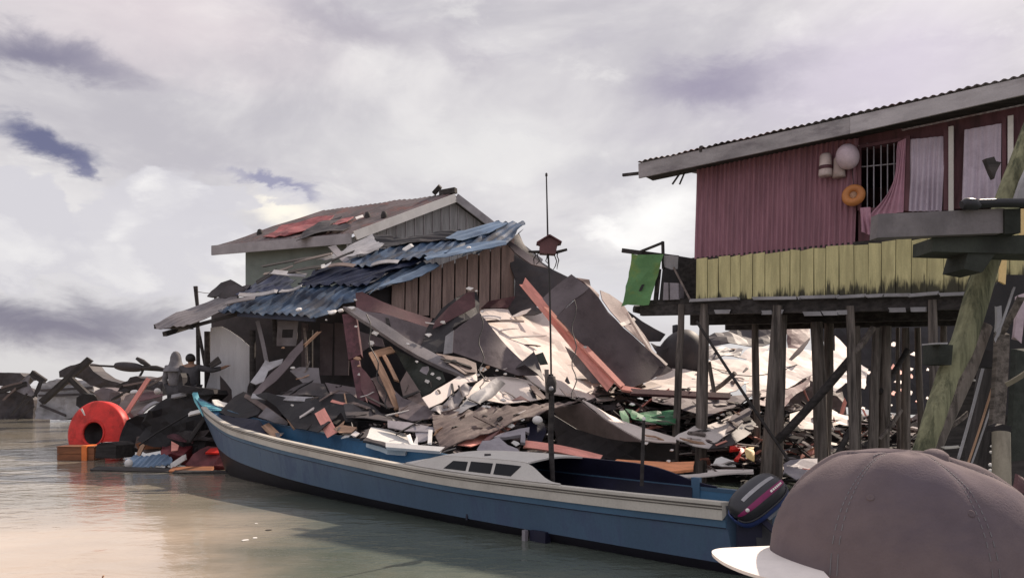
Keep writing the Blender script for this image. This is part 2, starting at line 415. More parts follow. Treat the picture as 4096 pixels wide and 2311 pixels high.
# ------------------------------------------------------------------ mesh helpers
class MB:
    """collects geometry in world coordinates"""
    def __init__(s):
        s.v = []; s.f = []; s.m = []; s.s = []

    def add(s, vs, fs, mi=0, smooth=False):
        o = len(s.v)
        s.v += [V3(p) for p in vs]
        for f in fs:
            s.f.append([i + o for i in f]); s.m.append(mi); s.s.append(smooth)
        return s

    def hexa(s, c, mi=0):          # eight corners: bottom loop then top loop
        return s.add(c, [(3, 2, 1, 0), (4, 5, 6, 7), (0, 1, 5, 4), (1, 2, 6, 5), (2, 3, 7, 6), (3, 0, 4, 7)], mi)

    def box(s, lo, hi, mi=0):
        x0, y0, z0 = lo; x1, y1, z1 = hi
        return s.hexa([(x0, y0, z0), (x1, y0, z0), (x1, y1, z0), (x0, y1, z0), (x0, y0, z1), (x1, y0, z1), (x1, y1, z1), (x0, y1, z1)], mi)

    def bar(s, p, q, w, h, up=V3((0, 0, 1)), mi=0, seg=1, bow=0.0, chip=0.0, taper=1.0, rnd=RND):
        """plank from p to q; w across, h along 'up'"""
        p = V3(p); q = V3(q); a = (q - p); L = a.length
        a.normalize()
        sx = a.cross(up)
        if sx.length < 1e-4: sx = a.cross(V3((1, 0, 0)))
        sx.normalize(); uz = sx.cross(a).normalized()
        vs = []; fs = []
        for i in range(seg + 1):
            k = i / seg
            c = p + (q - p) * k + uz * (bow * 4 * k * (1 - k))
            ww = w * (1 + (taper - 1) * k) / 2; hh = h * (1 + (taper - 1) * k) / 2
            for (j, (dx, dz)) in enumerate(((-ww, -hh), (ww, -hh), (ww, hh), (-ww, hh))):
                e = V3((0, 0, 0))
                if chip and i in (0, seg): e = a * rnd.uniform(-chip, chip)
                vs.append(c + sx * dx + uz * dz + e)
        for i in range(seg):
            o = i * 4
            for j in range(4):
                k = (j + 1) % 4
                fs.append((o + j, o + k, o + 4 + k, o + 4 + j))
        fs.append((3, 2, 1, 0)); o = seg * 4; fs.append((o, o + 1, o + 2, o + 3))
        return s.add(vs, fs, mi)

    def tube(s, pts, rad, n=10, mi=0, wob=0.0, cap=True, smooth=True):
        pts = [V3(p) for p in pts]
        if not isinstance(rad, (list, tuple)): rad = [rad] * len(pts)
        vs = []; fs = []
        for i, p in enumerate(pts):
            a = (pts[min(i + 1, len(pts) - 1)] - pts[max(i - 1, 0)]).normalized()
            sx = a.cross(V3((0, 1, 0.01)))
            if sx.length < 1e-3: sx = a.cross(V3((1, 0, 0)))
            sx.normalize(); sy = sx.cross(a).normalized()
            for j in range(n):
                t = 2 * math.pi * j / n
                r = rad[i]
                if wob: r *= 1 + wob * noise.noise(V3((math.cos(t) * 1.3, math.sin(t) * 1.3, i * .7)) + p * .9)
                vs.append(p + sx * math.cos(t) * r + sy * math.sin(t) * r)
        for i in range(len(pts) - 1):
            for j in range(n):
                k = (j + 1) % n
                fs.append((i * n + j, i * n + k, (i + 1) * n + k, (i + 1) * n + j))
        s.add(vs, fs, mi, smooth)
        if cap:
            m = len(pts)
            s.add(vs[:n], [tuple(range(n))[::-1]], mi)
            s.add(vs[(m - 1) * n:], [tuple(range(n))], mi)
        return s

    def lathe(s, prof, c, axis, n=40, mi=0, smooth=True):
        """prof: list of (radius, distance along the axis)"""
        axis = V3(axis).normalized(); c = V3(c)
        sx = axis.cross(V3((0, 0, 1)))
        if sx.length < 1e-3: sx = V3((1, 0, 0))
        sx.normalize(); sy = axis.cross(sx)
        vs = []; fs = []
        for (r, h) in prof:
            for j in range(n):
                t = 2 * math.pi * j / n
                vs.append(c + axis * h + (sx * math.cos(t) + sy * math.sin(t)) * r)
        for i in range(len(prof) - 1):
            for j in range(n):
                k = (j + 1) % n
                fs.append((i * n + j, i * n + k, (i + 1) * n + k, (i + 1) * n + j))
        return s.add(vs, fs, mi, smooth)

    def grid(s, P, mi=0, smooth=True, thick=0.0, closed=False):
        """P: rows of points; optional thickness behind"""
        nr, nc = len(P), len(P[0])
        vs = [p for r in P for p in r]
        fs = [(i * nc + j, i * nc + j + 1, (i + 1) * nc + j + 1, (i + 1) * nc + j) for i in range(nr - 1) for j in range(nc - 1)]
        if thick:
            N = [V3((0, 0, 0)) for _ in vs]
            for f in fs:
                n = (vs[f[1]] - vs[f[0]]).cross(vs[f[3]] - vs[f[0]])
                for i in f: N[i] += n
            back = [v - (n.normalized() if n.length > 1e-9 else V3((0, 0, 1))) * thick for v, n in zip(vs, N)]
            s.add(vs, fs, mi, smooth); s.add(back, [f[::-1] for f in fs], mi, smooth)
            loop = [j for j in range(nc)] + [i * nc + nc - 1 for i in range(1, nr)] + [(nr - 1) * nc + j for j in range(nc - 2, -1, -1)] + [i * nc for i in range(nr - 2, 0, -1)]
            L = len(loop)
            ev = [vs[i] for i in loop] + [back[i] for i in loop]
            s.add(ev, [(i, (i + 1) % L, L + (i + 1) % L, L + i)[::-1] for i in range(L)], mi)
        else:
            s.add(vs, fs, mi, smooth)
        return s

    def merge(s, o):
        b = len(s.v); s.v += o.v; s.f += [[i + b for i in f] for f in o.f]; s.m += o.m; s.s += o.s
        return s


def obj(name, mb, mats, parent=None, origin=None):
    """one mesh object; geometry is given in world coordinates"""
    if not isinstance(mats, (list, tuple)): mats = [mats]
    if origin is None:
        if parent is not None:
            origin = V3(parent['_o'])
        else:
            n = max(1, len(mb.v))
            cx = sum(p.x for p in mb.v) / n; cy = sum(p.y for p in mb.v) / n
            origin = V3((cx, cy, min(p.z for p in mb.v)))
    me = bpy.data.meshes.new(name)
    me.from_pydata([tuple(p - origin) for p in mb.v], [], mb.f)
    for m in mats: me.materials.append(m)
    me.polygons.foreach_set('material_index', mb.m)
    me.polygons.foreach_set('use_smooth', mb.s)
    me.update()
    o = bpy.data.objects.new(name, me)
    COL.objects.link(o)
    if parent is not None:
        o.parent = parent
    else:
        o.location = origin
    o['_o'] = tuple(origin)
    return o


def tag(o, label=None, cat=None, group=None, kind=None):
    if label: o['label'] = label
    if cat: o['category'] = cat
    if group: o['group'] = group
    if kind: o['kind'] = kind
    return o


def thing(name, loc, label, cat, group=None):
    e = bpy.data.objects.new(name, None)
    e.empty_display_size = .2
    COL.objects.link(e)
    e.location = loc
    e['_o'] = tuple(loc)
    return tag(e, label, cat, group)


# ------------------------------------------------------------------ torn and crumpled sheets
def mvc(p, poly):
    """mean value coordinates of p in a polygon"""
    n = len(poly)
    d = [q - p for q in poly]
    r = [x.length for x in d]
    for i in range(n):
        if r[i] < 1e-7:
            w = [0.0] * n; w[i] = 1.0
            return w
    w = [0.0] * n
    tn = []
    for i in range(n):
        j = (i + 1) % n
        cr = d[i].x * d[j].y - d[i].y * d[j].x
        dt = d[i].dot(d[j])
        if abs(cr) < 1e-9 * (r[i] * r[j] + 1e-12) and dt < 0:
            w[i] = r[j]; w[j] = r[i]
            s = sum(w)
            return [x / s for x in w]
        den = r[i] * r[j] + dt
        tn.append(cr / den if abs(den) > 1e-12 else 0.0)
    for i in range(n):
        w[i] = (tn[i - 1] + tn[i]) / r[i]
    s = sum(w)
    return [x / s for x in w] if abs(s) > 1e-12 else [1.0 / n] * n


def inside(p, poly):
    c = False; n = len(poly); j = n - 1
    for i in range(n):
        a, b = poly[i], poly[j]
        if (a.y > p.y) != (b.y > p.y) and p.x < (b.x - a.x) * (p.y - a.y) / (b.y - a.y) + a.x: c = not c
        j = i
    return c


def sheet_mb(P, thick=.015, crumple=.03, corr=None, jag=.03, step=.2, seed=None, fold=0.0, cf=1.3, mi=0):
    """P: outline in 3-D. corr=(i,j,amp,wavelength): ribs run along P[i]->P[j]"""
    seed = RND.uniform(0, 100) if seed is None else seed
    sd = V3((seed, seed * 1.7, seed * .3))
    n = V3((0, 0, 0))
    for i in range(len(P)):
        a, b = P[i], P[(i + 1) % len(P)]
        n += V3(((a.y - b.y) * (a.z + b.z), (a.z - b.z) * (a.x + b.x), (a.x - b.x) * (a.y + b.y)))
    n.normalize()
    c = sum(P, V3((0, 0, 0))) / len(P)
    if n.dot(V3((0, 0, EYE)) - c) < 0: n = -n
    er = (P[corr[1]] - P[corr[0]]) if corr else (P[1] - P[0])
    er = (er - n * er.dot(n)).normalized()
    ea = er.cross(n).normalized()
    sa = corr[3] / 6 if corr else step
    poly = [V3(((p - c).dot(ea), (p - c).dot(er), 0)).to_2d() for p in P]
    hh = [(p - c).dot(n) for p in P]
    bnd = []
    for i in range(len(poly)):
        a, b = poly[i], poly[(i + 1) % len(poly)]
        k = max(1, int(max(abs(b.x - a.x) / sa, abs(b.y - a.y) / step)))
        perp = V3((-(b - a).y, (b - a).x)).to_2d() if False else Vector((-(b - a).y, (b - a).x))
        if perp.length > 0: perp.normalize()
        for q in range(k):
            t = q / k
            p = a + (b - a) * t
            if q:
                p = p + perp * jag * (noise.noise(V3((p.x * 3.1, p.y * 3.1, 0)) + sd) + .6 * noise.noise(V3((p.x * 9, p.y * 9, 3)) + sd)) * min(1, 4 * t * (1 - t) + .3)
            bnd.append(p)
    lo = Vector((min(p.x for p in bnd), min(p.y for p in bnd))); hi = Vector((max(p.x for p in bnd), max(p.y for p in bnd)))
    inner = []
    nx = max(1, int((hi.x - lo.x) / sa)); ny = max(1, int((hi.y - lo.y) / step))
    for i in range(nx):
        for j in range(ny):
            p = Vector((lo.x + (i + .5) / nx * (hi.x - lo.x), lo.y + (j + (.5 if corr else .25 + .5 * (i % 2))) / ny * (hi.y - lo.y)))
            if inside(p, bnd): inner.append(p)
    nb = len(bnd)
    r = geometry.delaunay_2d_cdt(bnd + inner, [(i, (i + 1) % nb) for i in range(nb)], [], 1, 1e-5)
    vv, _, ff = r[0], r[1], r[2]
    front = []
    for p in vv:
        w = mvc(p, poly)
        h = sum(a * b for a, b in zip(w, hh))
        q = V3((p.x, p.y, 0))
        if crumple:
            h += crumple * (noise.noise(q * cf + sd) * 1.2 + (.5 - abs(noise.noise(q * cf * 1.8 + sd * 2))) * .9 + .45 * (.4 - abs(noise.noise(q * cf * 4.1 + sd * 4))))
            h += .012 * noise.noise(q * 3.3 + sd * 5)
        if fold:
            h += fold * (abs(noise.noise(q * .8 + sd * 3)) - .25)
        if corr:
            amp = corr[2] * (1 + .35 * noise.noise(q * .9 + sd))
            h += amp * math.sin(2 * math.pi * p.x / corr[3] + .5 * noise.noise(q * .6 + sd))
        front.append(c + ea * p.x + er * p.y + n * h)
    mb = MB()
    fs = []
    for f in ff:
        a, b, d = front[f[0]], front[f[1]], front[f[2]]
        fs.append(tuple(f) if (b - a).cross(d - a).dot(n) > 0 else tuple(f[::-1]))
    back = [p - n * thick for p in front]
    sm = bool(corr) or crumple < .05
    mb.add(front, fs, mi, sm); mb.add(back, [f[::-1] for f in fs], mi, sm)
    cnt = {}
    for f in fs:
        for a, b in ((f[0], f[1]), (f[1], f[2]), (f[2], f[0])): cnt[(a, b)] = 1
    rim = [e for e in cnt if (e[1], e[0]) not in cnt]
    ev = []; ef = []
    for a, b in rim:
        o = len(ev); ev += [front[a], front[b], back[b], back[a]]; ef.append((o + 3, o + 2, o + 1, o))
    mb.add(ev, ef, mi)
    return mb


def pts(z, lst, d=None):
    """outline from plate positions; each (x, y[, d]); an item (n, (x, y[, d])) switches plate"""
    out = []
    for q in lst:
        n = z
        if isinstance(q[1], tuple): n, q = q
        out.append(at(n, q[0], q[1], q[2] if len(q) > 2 else d))
    return out


def sheet(name, m, z, lst, label, cat, d=None, group=None, corr=None, **kw):
    mb = sheet_mb(pts(z, lst, d), corr=corr, **kw)
    return tag(obj(name, mb, M[m]), label, cat, group)


def plank(name, m, p, q, w, h, label, cat='plank', group=None, up=V3((0, 0, 1)), bow=0.0, chip=.05, taper=1.0, seg=6):
    """a plank with its own axes so that the grain follows it"""
    p = V3(p); q = V3(q)
    L = (q - p).length
    a = (q - p).normalized(); sy = up.cross(a)
    if sy.length < 1e-4: sy = V3((0, 1, 0)).cross(a)
    sy.normalize(); sz = a.cross(sy)
    mb = MB().bar((0, 0, 0), (L, 0, 0), w, h, seg=seg, bow=bow, chip=chip, taper=taper)
    o = obj(name, mb, M[m], origin=V3((0, 0, 0)))
    o.matrix_world = Matrix(((a.x, sy.x, sz.x, p.x), (a.y, sy.y, sz.y, p.y), (a.z, sy.z, sz.z, p.z), (0, 0, 0, 1)))
    return tag(o, label, cat, group)


def skin_mesh(joints, edges, root, sub=2):
    """a body grown from a skeleton: joints {name: (pos, radius)}"""
    names = list(joints)
    me = bpy.data.meshes.new('skeleton')
    me.from_pydata([tuple(joints[k][0]) for k in names], [(names.index(a), names.index(b)) for a, b in edges], [])
    o = bpy.data.objects.new('skeleton', me)
    COL.objects.link(o)
    o.modifiers.new('skin', 'SKIN')
    if not me.skin_vertices: me.skin_vertices.new()
    for i, k in enumerate(names):
        r = joints[k][1]
        me.skin_vertices[0].data[i].radius = (r, r) if not isinstance(r, tuple) else r
        me.skin_vertices[0].data[i].use_root = (k == root)
    s = o.modifiers.new('smooth', 'SUBSURF'); s.levels = sub; s.render_levels = sub
    dg = bpy.context.evaluated_depsgraph_get()
    ev = o.evaluated_get(dg).to_mesh()
    mb = MB()
    mb.add([v.co.copy() for v in ev.vertices], [tuple(p.vertices) for p in ev.polygons], 0, True)
    o.evaluated_get(dg).to_mesh_clear()
    bpy.data.objects.remove(o); bpy.data.meshes.remove(me)
    return mb


# ================================================================== THE SETTING
def ground():
    R = 3000
    mb = MB()
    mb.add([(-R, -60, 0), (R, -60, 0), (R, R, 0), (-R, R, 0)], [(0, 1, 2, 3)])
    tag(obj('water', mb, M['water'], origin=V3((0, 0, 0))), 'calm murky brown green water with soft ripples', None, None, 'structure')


ground()


def mound(x, y):
    """height of the heap of wreckage over the shallows"""
    def bump(cx, cy, rx, ry, h, rot=0):
        dx, dy = x - cx, y - cy
        c, s = math.cos(rot), math.sin(rot)
        p, q = (dx * c + dy * s) / rx, (-dx * s + dy * c) / ry
        return h * math.exp(-(p * p + q * q) * 1.1)
    z = -.32
    z += bump(-1.2, 17.0, 3.0, 2.6, 1.25)
    z += bump(2.2, 17.3, 3.6, 2.8, 1.35)
    z += bump(6.5, 20.3, 5.5, 2.6, .75)
    z += bump(-5.2, 18.6, 1.6, 1.6, .85)
    z += bump(-6.9, 18.9, 1.2, 1.3, .65)
    z += bump(5.5, 17.0, 4.0, 2.4, .45)
    z += bump(10, 16, 5.0, 4.5, .8)
    return z + .12 * noise.noise(V3((x * .8, y * .8, 0)))


def mud_bank():
    P = []
    for j in range(36):
        y = 12.0 + j * .4
        P.append([V3((-11 + i * .5, y, mound(-11 + i * .5, y) - .12)) for i in range(56)])
    tag(obj('mud_bank', MB().grid([r for r in P]), M['mud'], origin=V3((0, 12, 0))), 'dark mud bank under the heap of wreckage', None, None, 'structure')


mud_bank()


def rubble(name, label, n, area, mats, wts, smin, smax, seed, lift=.06):
    """small broken scraps nobody could count"""
    r = random.Random(seed)
    mb = MB()
    k = 0
    tries = 0
    while k < n and tries < n * 12:
        tries += 1
        x = r.uniform(area[0], area[1]); y = r.uniform(area[2], area[3])
        z = mound(x, y)
        if z < .02: continue
        k += 1
        L = r.uniform(smin, smax) * r.choice((1, 1, 1.6)); w = r.uniform(.05, .28) if r.random() < .45 else r.uniform(.03, .08)
        az = r.uniform(0, 6.28); el = r.gauss(0, .3)
        a = V3((math.cos(az) * math.cos(el), math.sin(az) * math.cos(el), math.sin(el)))
        up = V3((r.gauss(0, .4), r.gauss(0, .4), 1))
        p = V3((x, y, z + lift + r.uniform(-.03, .13)))
        mi = r.choices(range(len(mats)), wts)[0]
        mb.bar(p - a * L / 2, p + a * L / 2, w, r.uniform(.012, .045), up, mi, 2, r.uniform(-.06, .06), .05, 1, r)
    return tag(obj(name, mb, mats, origin=V3((area[0], area[2], 0))), label, None, None, 'stuff')


rubble('rubble', 'small splintered scraps of wood, metal and plaster heaped in the wreckage', 1500, (-3.4, 5.2, 13.4, 19.5),
       [M['wood_dark'], M['brown_sheet'], M['black_sheet'], M['pale_sheet'], M['salmon'], M['purple_sheet']], (4, 2.5, 3, 1.3, .35, 2), .15, .7, 3)
rubble('rubble', 'sunlit scraps and dark splinters strewn behind the posts of the stilt house', 1300, (3.8, 13.5, 14.2, 22.5),
       [M['wood_dark'], M['brown_sheet'], M['black_sheet'], M['pale_sheet'], M['salmon'], M['light_grey_sheet']], (5, 3, 3, 1.8, .8, 1), .15, .75, 5)
rubble('rubble', 'black scraps heaped between the red drum and the boat bow', 500, (-8.3, -3.6, 17.2, 20.3),
       [M['wood_dark'], M['black_sheet'], M['maroon_sheet'], M['dark_sheet']], (4, 5, 1, 1), .2, .8, 9)


# ================================================================== THE STILT HOUSE ON THE RIGHT
W0 = V3((3.335, 14.0, 0)); WD = V3((.817, -.577, 0)).normalized(); WN = V3((-.577, -.817, 0)).normalized()   # wall line, facing the water


def pw(n, x, y, off=0.0):
    """point on the front wall plane; off moves it out towards the water (+) or into the house (-)"""
    X, Y = px(n, x, y)
    return on_plane(X, Y, W0 + WN * off, WN)


def wall_quad(mb, q, off, thick, mi=0):
    a, b, c, d = [pw(*p, off) for p in q]
    n = -WN * thick
    mb.hexa([a, b, b + n, a + n, d, c, c + n, d + n], mi)


def corr_wall(mb, top, bot, off, wl=.085, amp=.021, thick=.006, mi=0, nz=10, jagb=.0):
    """vertical corrugated cladding between two lines on the wall plane"""
    tl, tr = [pw(*p, off) for p in top]; bl, br = [pw(*p, off) for p in bot]
    L = (br - bl).length
    n = int(L / wl * 6)
    P = []
    for j in range(nz + 1):
        row = []
        for i in range(n + 1):
            k = i / n
            a = bl + (br - bl) * k; b = tl + (tr - tl) * k
            v = j / nz
            p = a + (b - a) * v
            wob = noise.noise(V3((k * 5, v * 2, 4))) * .012
            if j == 0 and jagb: p += V3((0, 0, jagb * noise.noise(V3((int(k * 7) * 3.1, 0, 2)))))
            p += WN * (amp * (1 + .4 * noise.noise(V3((k * 9, v * 1.5, 1)))) * math.sin(2 * math.pi * k * L / wl + 1.6 * noise.noise(V3((k * 6, v * 1.2, 9)))) + wob)
            row.append(p)
        P.append(row)
    mb.grid(P, mi, True, thick)


def stilt_house():
    base = V3((W0.x + .6, W0.y + 1.2, 0))
    T = thing('stilt_house', base, 'maroon stilt house with yellow plank skirt and grey fascia', 'house')
    # corrugated red wall
    mb = MB()
    corr_wall(mb, ((7, 492, 560), (8, 490, 440)), ((7, 476, 1142), (8, 468, 1062)), 0.0, jagb=.05)
    obj('cladding', mb, M['red_wall'], T)
    # wall behind the curtains, with the window opening left free
    mb = MB()
    wall_quad(mb, [(8, 740, 880), (8, 1600, 800), (8, 1600, 220), (8, 740, 400)], -.06, .05)
    wall_quad(mb, [(8, 490, 1065), (8, 740, 1040), (8, 740, 840), (8, 490, 860)], -.06, .05)
    wall_quad(mb, [(8, 490, 480), (8, 740, 440), (8, 740, 380), (8, 490, 420)], -.06, .05)
    obj('wall', mb, M['maroon_wood'], T)
    # dark room behind
    hb = WN * -2.7
    mb = MB()
    a = pw(7, 500, 1180, -.2); b = pw(8, 1600, 1000, -.2)
    z0, z1 = 3.36, 5.66
    A = V3((a.x, a.y, z0)); B = V3((b.x, b.y, z0)); up = V3((0, 0, z1 - z0))
    mb.hexa([A + hb, B + hb, B + hb * 1.02, A + hb * 1.02, A + hb + up, B + hb + up, B + hb * 1.02 + up, A + hb * 1.02 + up])
    mb.hexa([A, A + WD * .05, A + hb + WD * .05, A + hb, A + up, A + up + WD * .05, A + hb + up + WD * .05, A + hb + up])
    mb.hexa([B, B + WD * .05, B + hb + WD * .05, B + hb, B + up, B + up + WD * .05, B + hb + up + WD * .05, B + hb + up])
    obj('side_wall', mb, M['maroon_wood'], T)
    cl = V3((0, 0, 2.20)); c2 = V3((0, 0, 2.24))
    mb = MB().hexa([A + cl, B + cl, B + hb + cl, A + hb + cl, A + c2, B + c2, B + hb + c2, A + hb + c2])
    obj('ceiling', mb, M['maroon_wood'], T)
    # fascia boards, roof
    mb = MB()
    wall_quad(mb, [(7, 152, 672), (8, 441, 413), (8, 441, 318), (7, 150, 588)], .50, .04)
    obj('fascia', mb, M['fascia_worn'], T)['label'] = 'stained darker grey fascia board'
    mb = MB()
    wall_quad(mb, [(8, 442, 413), (8, 1700, 132), (8, 1700, 30), (8, 442, 317)], .505, .04)
    obj('fascia', mb, M['fascia_grey'], T)['label'] = 'paler grey fascia board'
    e0 = pw(7, 148, 588, .52); e1 = pw(8, 1700, 28, .52)
    L = (e1 - e0).length
    n = int(L / .11 * 6)
    P = []
    for j in range(9):
        row = []
        for i in range(n + 1):
            k = i / n
            p = e0 + (e1 - e0) * k + WN * (-3.7 * j / 8) + V3((0, 0, .55 * j / 8 + .022))
            p += V3((0, 0, .013 * math.sin(2 * math.pi * k * L / .11) + .022 * noise.noise(V3((k * 14, j * .5, 0)))))
            row.append(p)
        P.append(row)
    mb = MB().grid(P[::-1], 0, True, .008)
    obj('roof', mb, M['rusty_roof'], T)
    mb = MB()
    s0 = pw(7, 160, 650, .44); s1 = pw(8, 1690, 120, .44)
    for k in range(2):
        pass
    mb.hexa([s0, s1, s1 - WN * .55, s0 - WN * .55, s0 + V3((0, 0, .03)), s1 + V3((0, 0, .03)), s1 - WN * .55 + V3((0, 0, .03)), s0 - WN * .55 + V3((0, 0, .03))])
    obj('soffit', mb, M['wood_dark'], T)
    mb = MB().bar(pw(7, 60, 655, .40), pw(7, 300, 628, .40), .05, .05)
    mb2 = MB().bar(pw(7, 395, 640, .2), pw(7, 348, 708, .25), .03, .03)
    mb2.bar(pw(7, 420, 638, .2), pw(7, 390, 708, .25), .03, .03)
    obj('rafter', mb, M['wood_dark'], T); obj('rafter', mb2, M['wood_dark'], T)
    # lumps of ridge cap and nails on the roof edge
    mb = MB()
    for (zn, x, y, r) in ((7, 517, 500, .05), (7, 275, 562, .03), (7, 945, 412, .02), (7, 713, 466, .015), (7, 1385, 330, .015)):
        p = pw(zn, x, y, .46)
        mb.lathe([(.001, r), (r * .7, r * .8), (r, 0), (r, -r * 1.5)], p, (0, 0, 1), 8)
    obj('roof_cap', mb, M['wood_dark'], T)
    # yellow plank skirt
    xs = [(7, 486), (7, 552), (7, 615), (7, 684), (7, 742), (7, 815), (7, 886), (7, 973), (7, 1032), (7, 1090), (7, 1170), (7, 1240), (7, 1316), (7, 1402),
          (8, 548), (8, 625), (8, 708), (8, 800), (8, 890), (8, 985), (8, 1074), (8, 1160), (8, 1260), (8, 1370), (8, 1480)]
    Xs = [px(n, x, 0)[0] for n, x in xs]
    yt = lambda X: 1038 - (X - 2785) * .094
    yb = lambda X: 1196 - (X - 2785) * .026
    mb = MB()
    r = random.Random(4)
    zb = 0
    for i in range(len(Xs) - 1):
        g = .006
        x0, x1 = Xs[i] + 1.2, Xs[i + 1] - 1.2
        jt0, jt1 = r.uniform(-5, 5), r.uniform(-5, 5); jb = r.uniform(-3, 9)
        o = .03 + r.uniform(0, .02)
        q = [on_plane(x0 + r.uniform(-2, 2), yb(x0) + jb, W0 + WN * o, WN), on_plane(x1 + r.uniform(-2, 2), yb(x1) + jb, W0 + WN * o, WN),
             on_plane(x1, yt(x1) + jt1, W0 + WN * o, WN), on_plane(x0, yt(x0) + jt0, W0 + WN * o, WN)]
        n = -WN * .02
        mb.hexa([q[0], q[1], q[1] + n, q[0] + n, q[3], q[2], q[2] + n, q[3] + n])
    me = obj('plank_skirt', mb, M['yellow_planks'], T)
    # local coordinates with the foot of the boards at zero so the mould starts there
    dz = min(v.co.z for v in me.data.vertices)
    for v in me.data.vertices: v.co.z -= dz
    me.location.z = dz
    # backing, sill strip and floor beams
    mb = MB()
    q = [on_plane(2785, 1200, W0, WN), on_plane(4050, 1168, W0, WN), on_plane(4050, 905, W0, WN), on_plane(2785, 1030, W0, WN)]
    n = -WN * .03
    mb.hexa([q[0], q[1], q[1] + n, q[0] + n, q[3], q[2], q[2] + n, q[3] + n])
    obj('backing_board', mb, M['wood_dark'], T)
    mb = MB()
    Xs2 = [2760, 2960, 3015, 3190, 3210, 3345, 3358, 3465, 3535, 3640, 3760, 3880]
    for i in range(len(Xs2) - 1):
        if i in (1,): continue
        x0, x1 = Xs2[i], Xs2[i + 1] - 4
        a = on_plane(x0, yb(x0) + 6 + r.uniform(-3, 3), W0 + WN * .12, WN); b = on_plane(x1, yb(x1) + 4 + r.uniform(-3, 3), W0 + WN * .12, WN)
        mb.bar(a, b, .12, .05, chip=.03)
    obj('sill_strip', mb, M['light_grey_sheet'], T)
    mb = MB()
    for (y0, y1, x0, x1, o) in ((1203, 1262, 2560, 4100, .02), (1250, 1300, 2760, 4100, -1.0), (1270, 1320, 2900, 4100, -1.9), (1210, 1250, 2900, 4100, -2.6)):
        a = [on_plane(x0, y1, W0 + WN * o, WN), on_plane(x1, y1 - (x1 - x0) * .02, W0 + WN * o, WN), on_plane(x1, y0 - (x1 - x0) * .026, W0 + WN * o, WN), on_plane(x0, y0, W0 + WN * o, WN)]
        n = -WN * .12
        mb.hexa([a[0], a[1], a[1] + n, a[0] + n, a[3], a[2], a[2] + n, a[3] + n])
    obj('floor_beam', mb, M['wood_dark'], T)
    mb = MB()
    f0 = V3((A.x, A.y, 3.30)) + WD * .05; f1 = V3((B.x, B.y, 3.30))
    t_ = V3((0, 0, .05))
    mb.hexa([f0 - WN * .05, f1 - WN * .05, f1 + hb, f0 + hb, f0 - WN * .05 + t_, f1 - WN * .05 + t_, f1 + hb + t_, f0 + hb + t_])
    obj('floor', mb, M['wood_dark'], T)
    mb = MB()
    r = random.Random(8)
    for (x, y, w) in ((2860, 1247, 60), (3050, 1250, 40), (3100, 1248, 30), (3215, 1255, 70), (3290, 1253, 60), (3350, 1250, 40), (3560, 1240, 60), (3650, 1238, 60)):
        a = on_plane(x, y, W0 + WN * .05, WN); b = on_plane(x + w, y - 1, W0 + WN * .05, WN)
        mb.bar(a, b, .05, .07, chip=.03)
    obj('joist_end', mb, M['light_grey_sheet'], T)
    # window: frame, bars
    mb = MB()
    for (p, q) in (((8, 497, 490), (8, 497, 860)), ((8, 752, 440), (8, 752, 850)), ((8, 497, 492), (8, 752, 448)), ((8, 497, 858), (8, 752, 848))):
        mb.bar(pw(*p, .0), pw(*q, .0), .05, .05, WN)
    w = obj('window', mb, M['maroon_wood'], T)
    mb = MB()
    for i, x in enumerate((542, 580, 622, 660, 698, 730)):
        mb.tube([pw(8, x, 470, -.02), pw(8, x, 850, -.02)], .011, 6)
    mb.tube([pw(8, 500, 608, -.035), pw(8, 745, 585, -.035)], .012, 6)
    obj('window_bars', mb, M['bars'], w)
    # posts between the openings
    for (x0, x1, yt_, yb_, m) in ((755, 790, 425, 862, 'maroon_wood'), (985, 1014, 380, 858, 'maroon_wood'), (1325, 1350, 320, 800, 'maroon_wood')):
        mb = MB(); wall_quad(mb, [(8, x0, yb_), (8, x1, yb_), (8, x1, yt_), (8, x0, yt_ + 6)], .06, .07)
        obj('door_post', mb, M[m], T)
    for (x0, x1, yt_, yb_) in ((1014, 1043, 368, 900), (1358, 1391, 306, 800)):
        mb = MB(); wall_quad(mb, [(8, x0, yb_), (8, x1, yb_), (8, x1, yt_), (8, x0, yt_ + 6)], .10, .06)
        obj('porch_post', mb, M['boat_white'], T)
    return T


HOUSE = stilt_house()


def cloth(name, z, tl, tr, br, bl, m, label, cat, off, folds=7, amp=.03, curve=0.0, group=None):
    """a hanging cloth with vertical folds on the wall plane"""
    P = []
    A, B, C, D = [pw(z, *p, off) for p in (tl, tr, br, bl)]
    n = 90
    for j in range(17):
        v = j / 16
        row = []
        for i in range(n + 1):
            u = i / n
            a = A + (B - A) * u; b = D + (C - D) * u
            vv = v
            p = a + (b - a) * vv
            if curve: p = p + (B + (C - B) * v - p) * (curve * math.sin(math.pi * min(1, v * 1.05)) * (1 - u))
            ph = folds * u * 2 * math.pi + 1.6 * noise.noise(V3((u * 3, v * 1.3, folds)))
            p += WN * (amp * (.35 + .65 * v) * math.sin(ph) + .02 * noise.noise(V3((u * 4, v * 3, 7 + folds))))
            row.append(p)
        P.append(row)
    return tag(obj(name, MB().grid(P, 0, True, .004), M[m]), label, cat, group)


cloth('curtain', 8, (795, 448), (998, 428), (975, 862), (785, 866), 'curtain', 'lilac curtain left of the tall white post', 'curtain', .05, 6, .025)
cloth('curtain', 8, (1108, 392), (1322, 355), (1318, 800), (1094, 805), 'curtain', 'lilac curtain between the two white posts', 'curtain', .05, 5, .02)
cloth('curtain', 8, (722, 462), (768, 442), (752, 868), (548, 905), 'pink_curtain', 'pink curtain swept aside across the barred window', 'curtain', .09, 5, .02, .55)
cloth('cloth', 8, (500, 845), (560, 840), (575, 1010), (510, 985), 'pink_curtain', 'pink rag hanging below the barred window', 'cloth', .13, 2, .03)


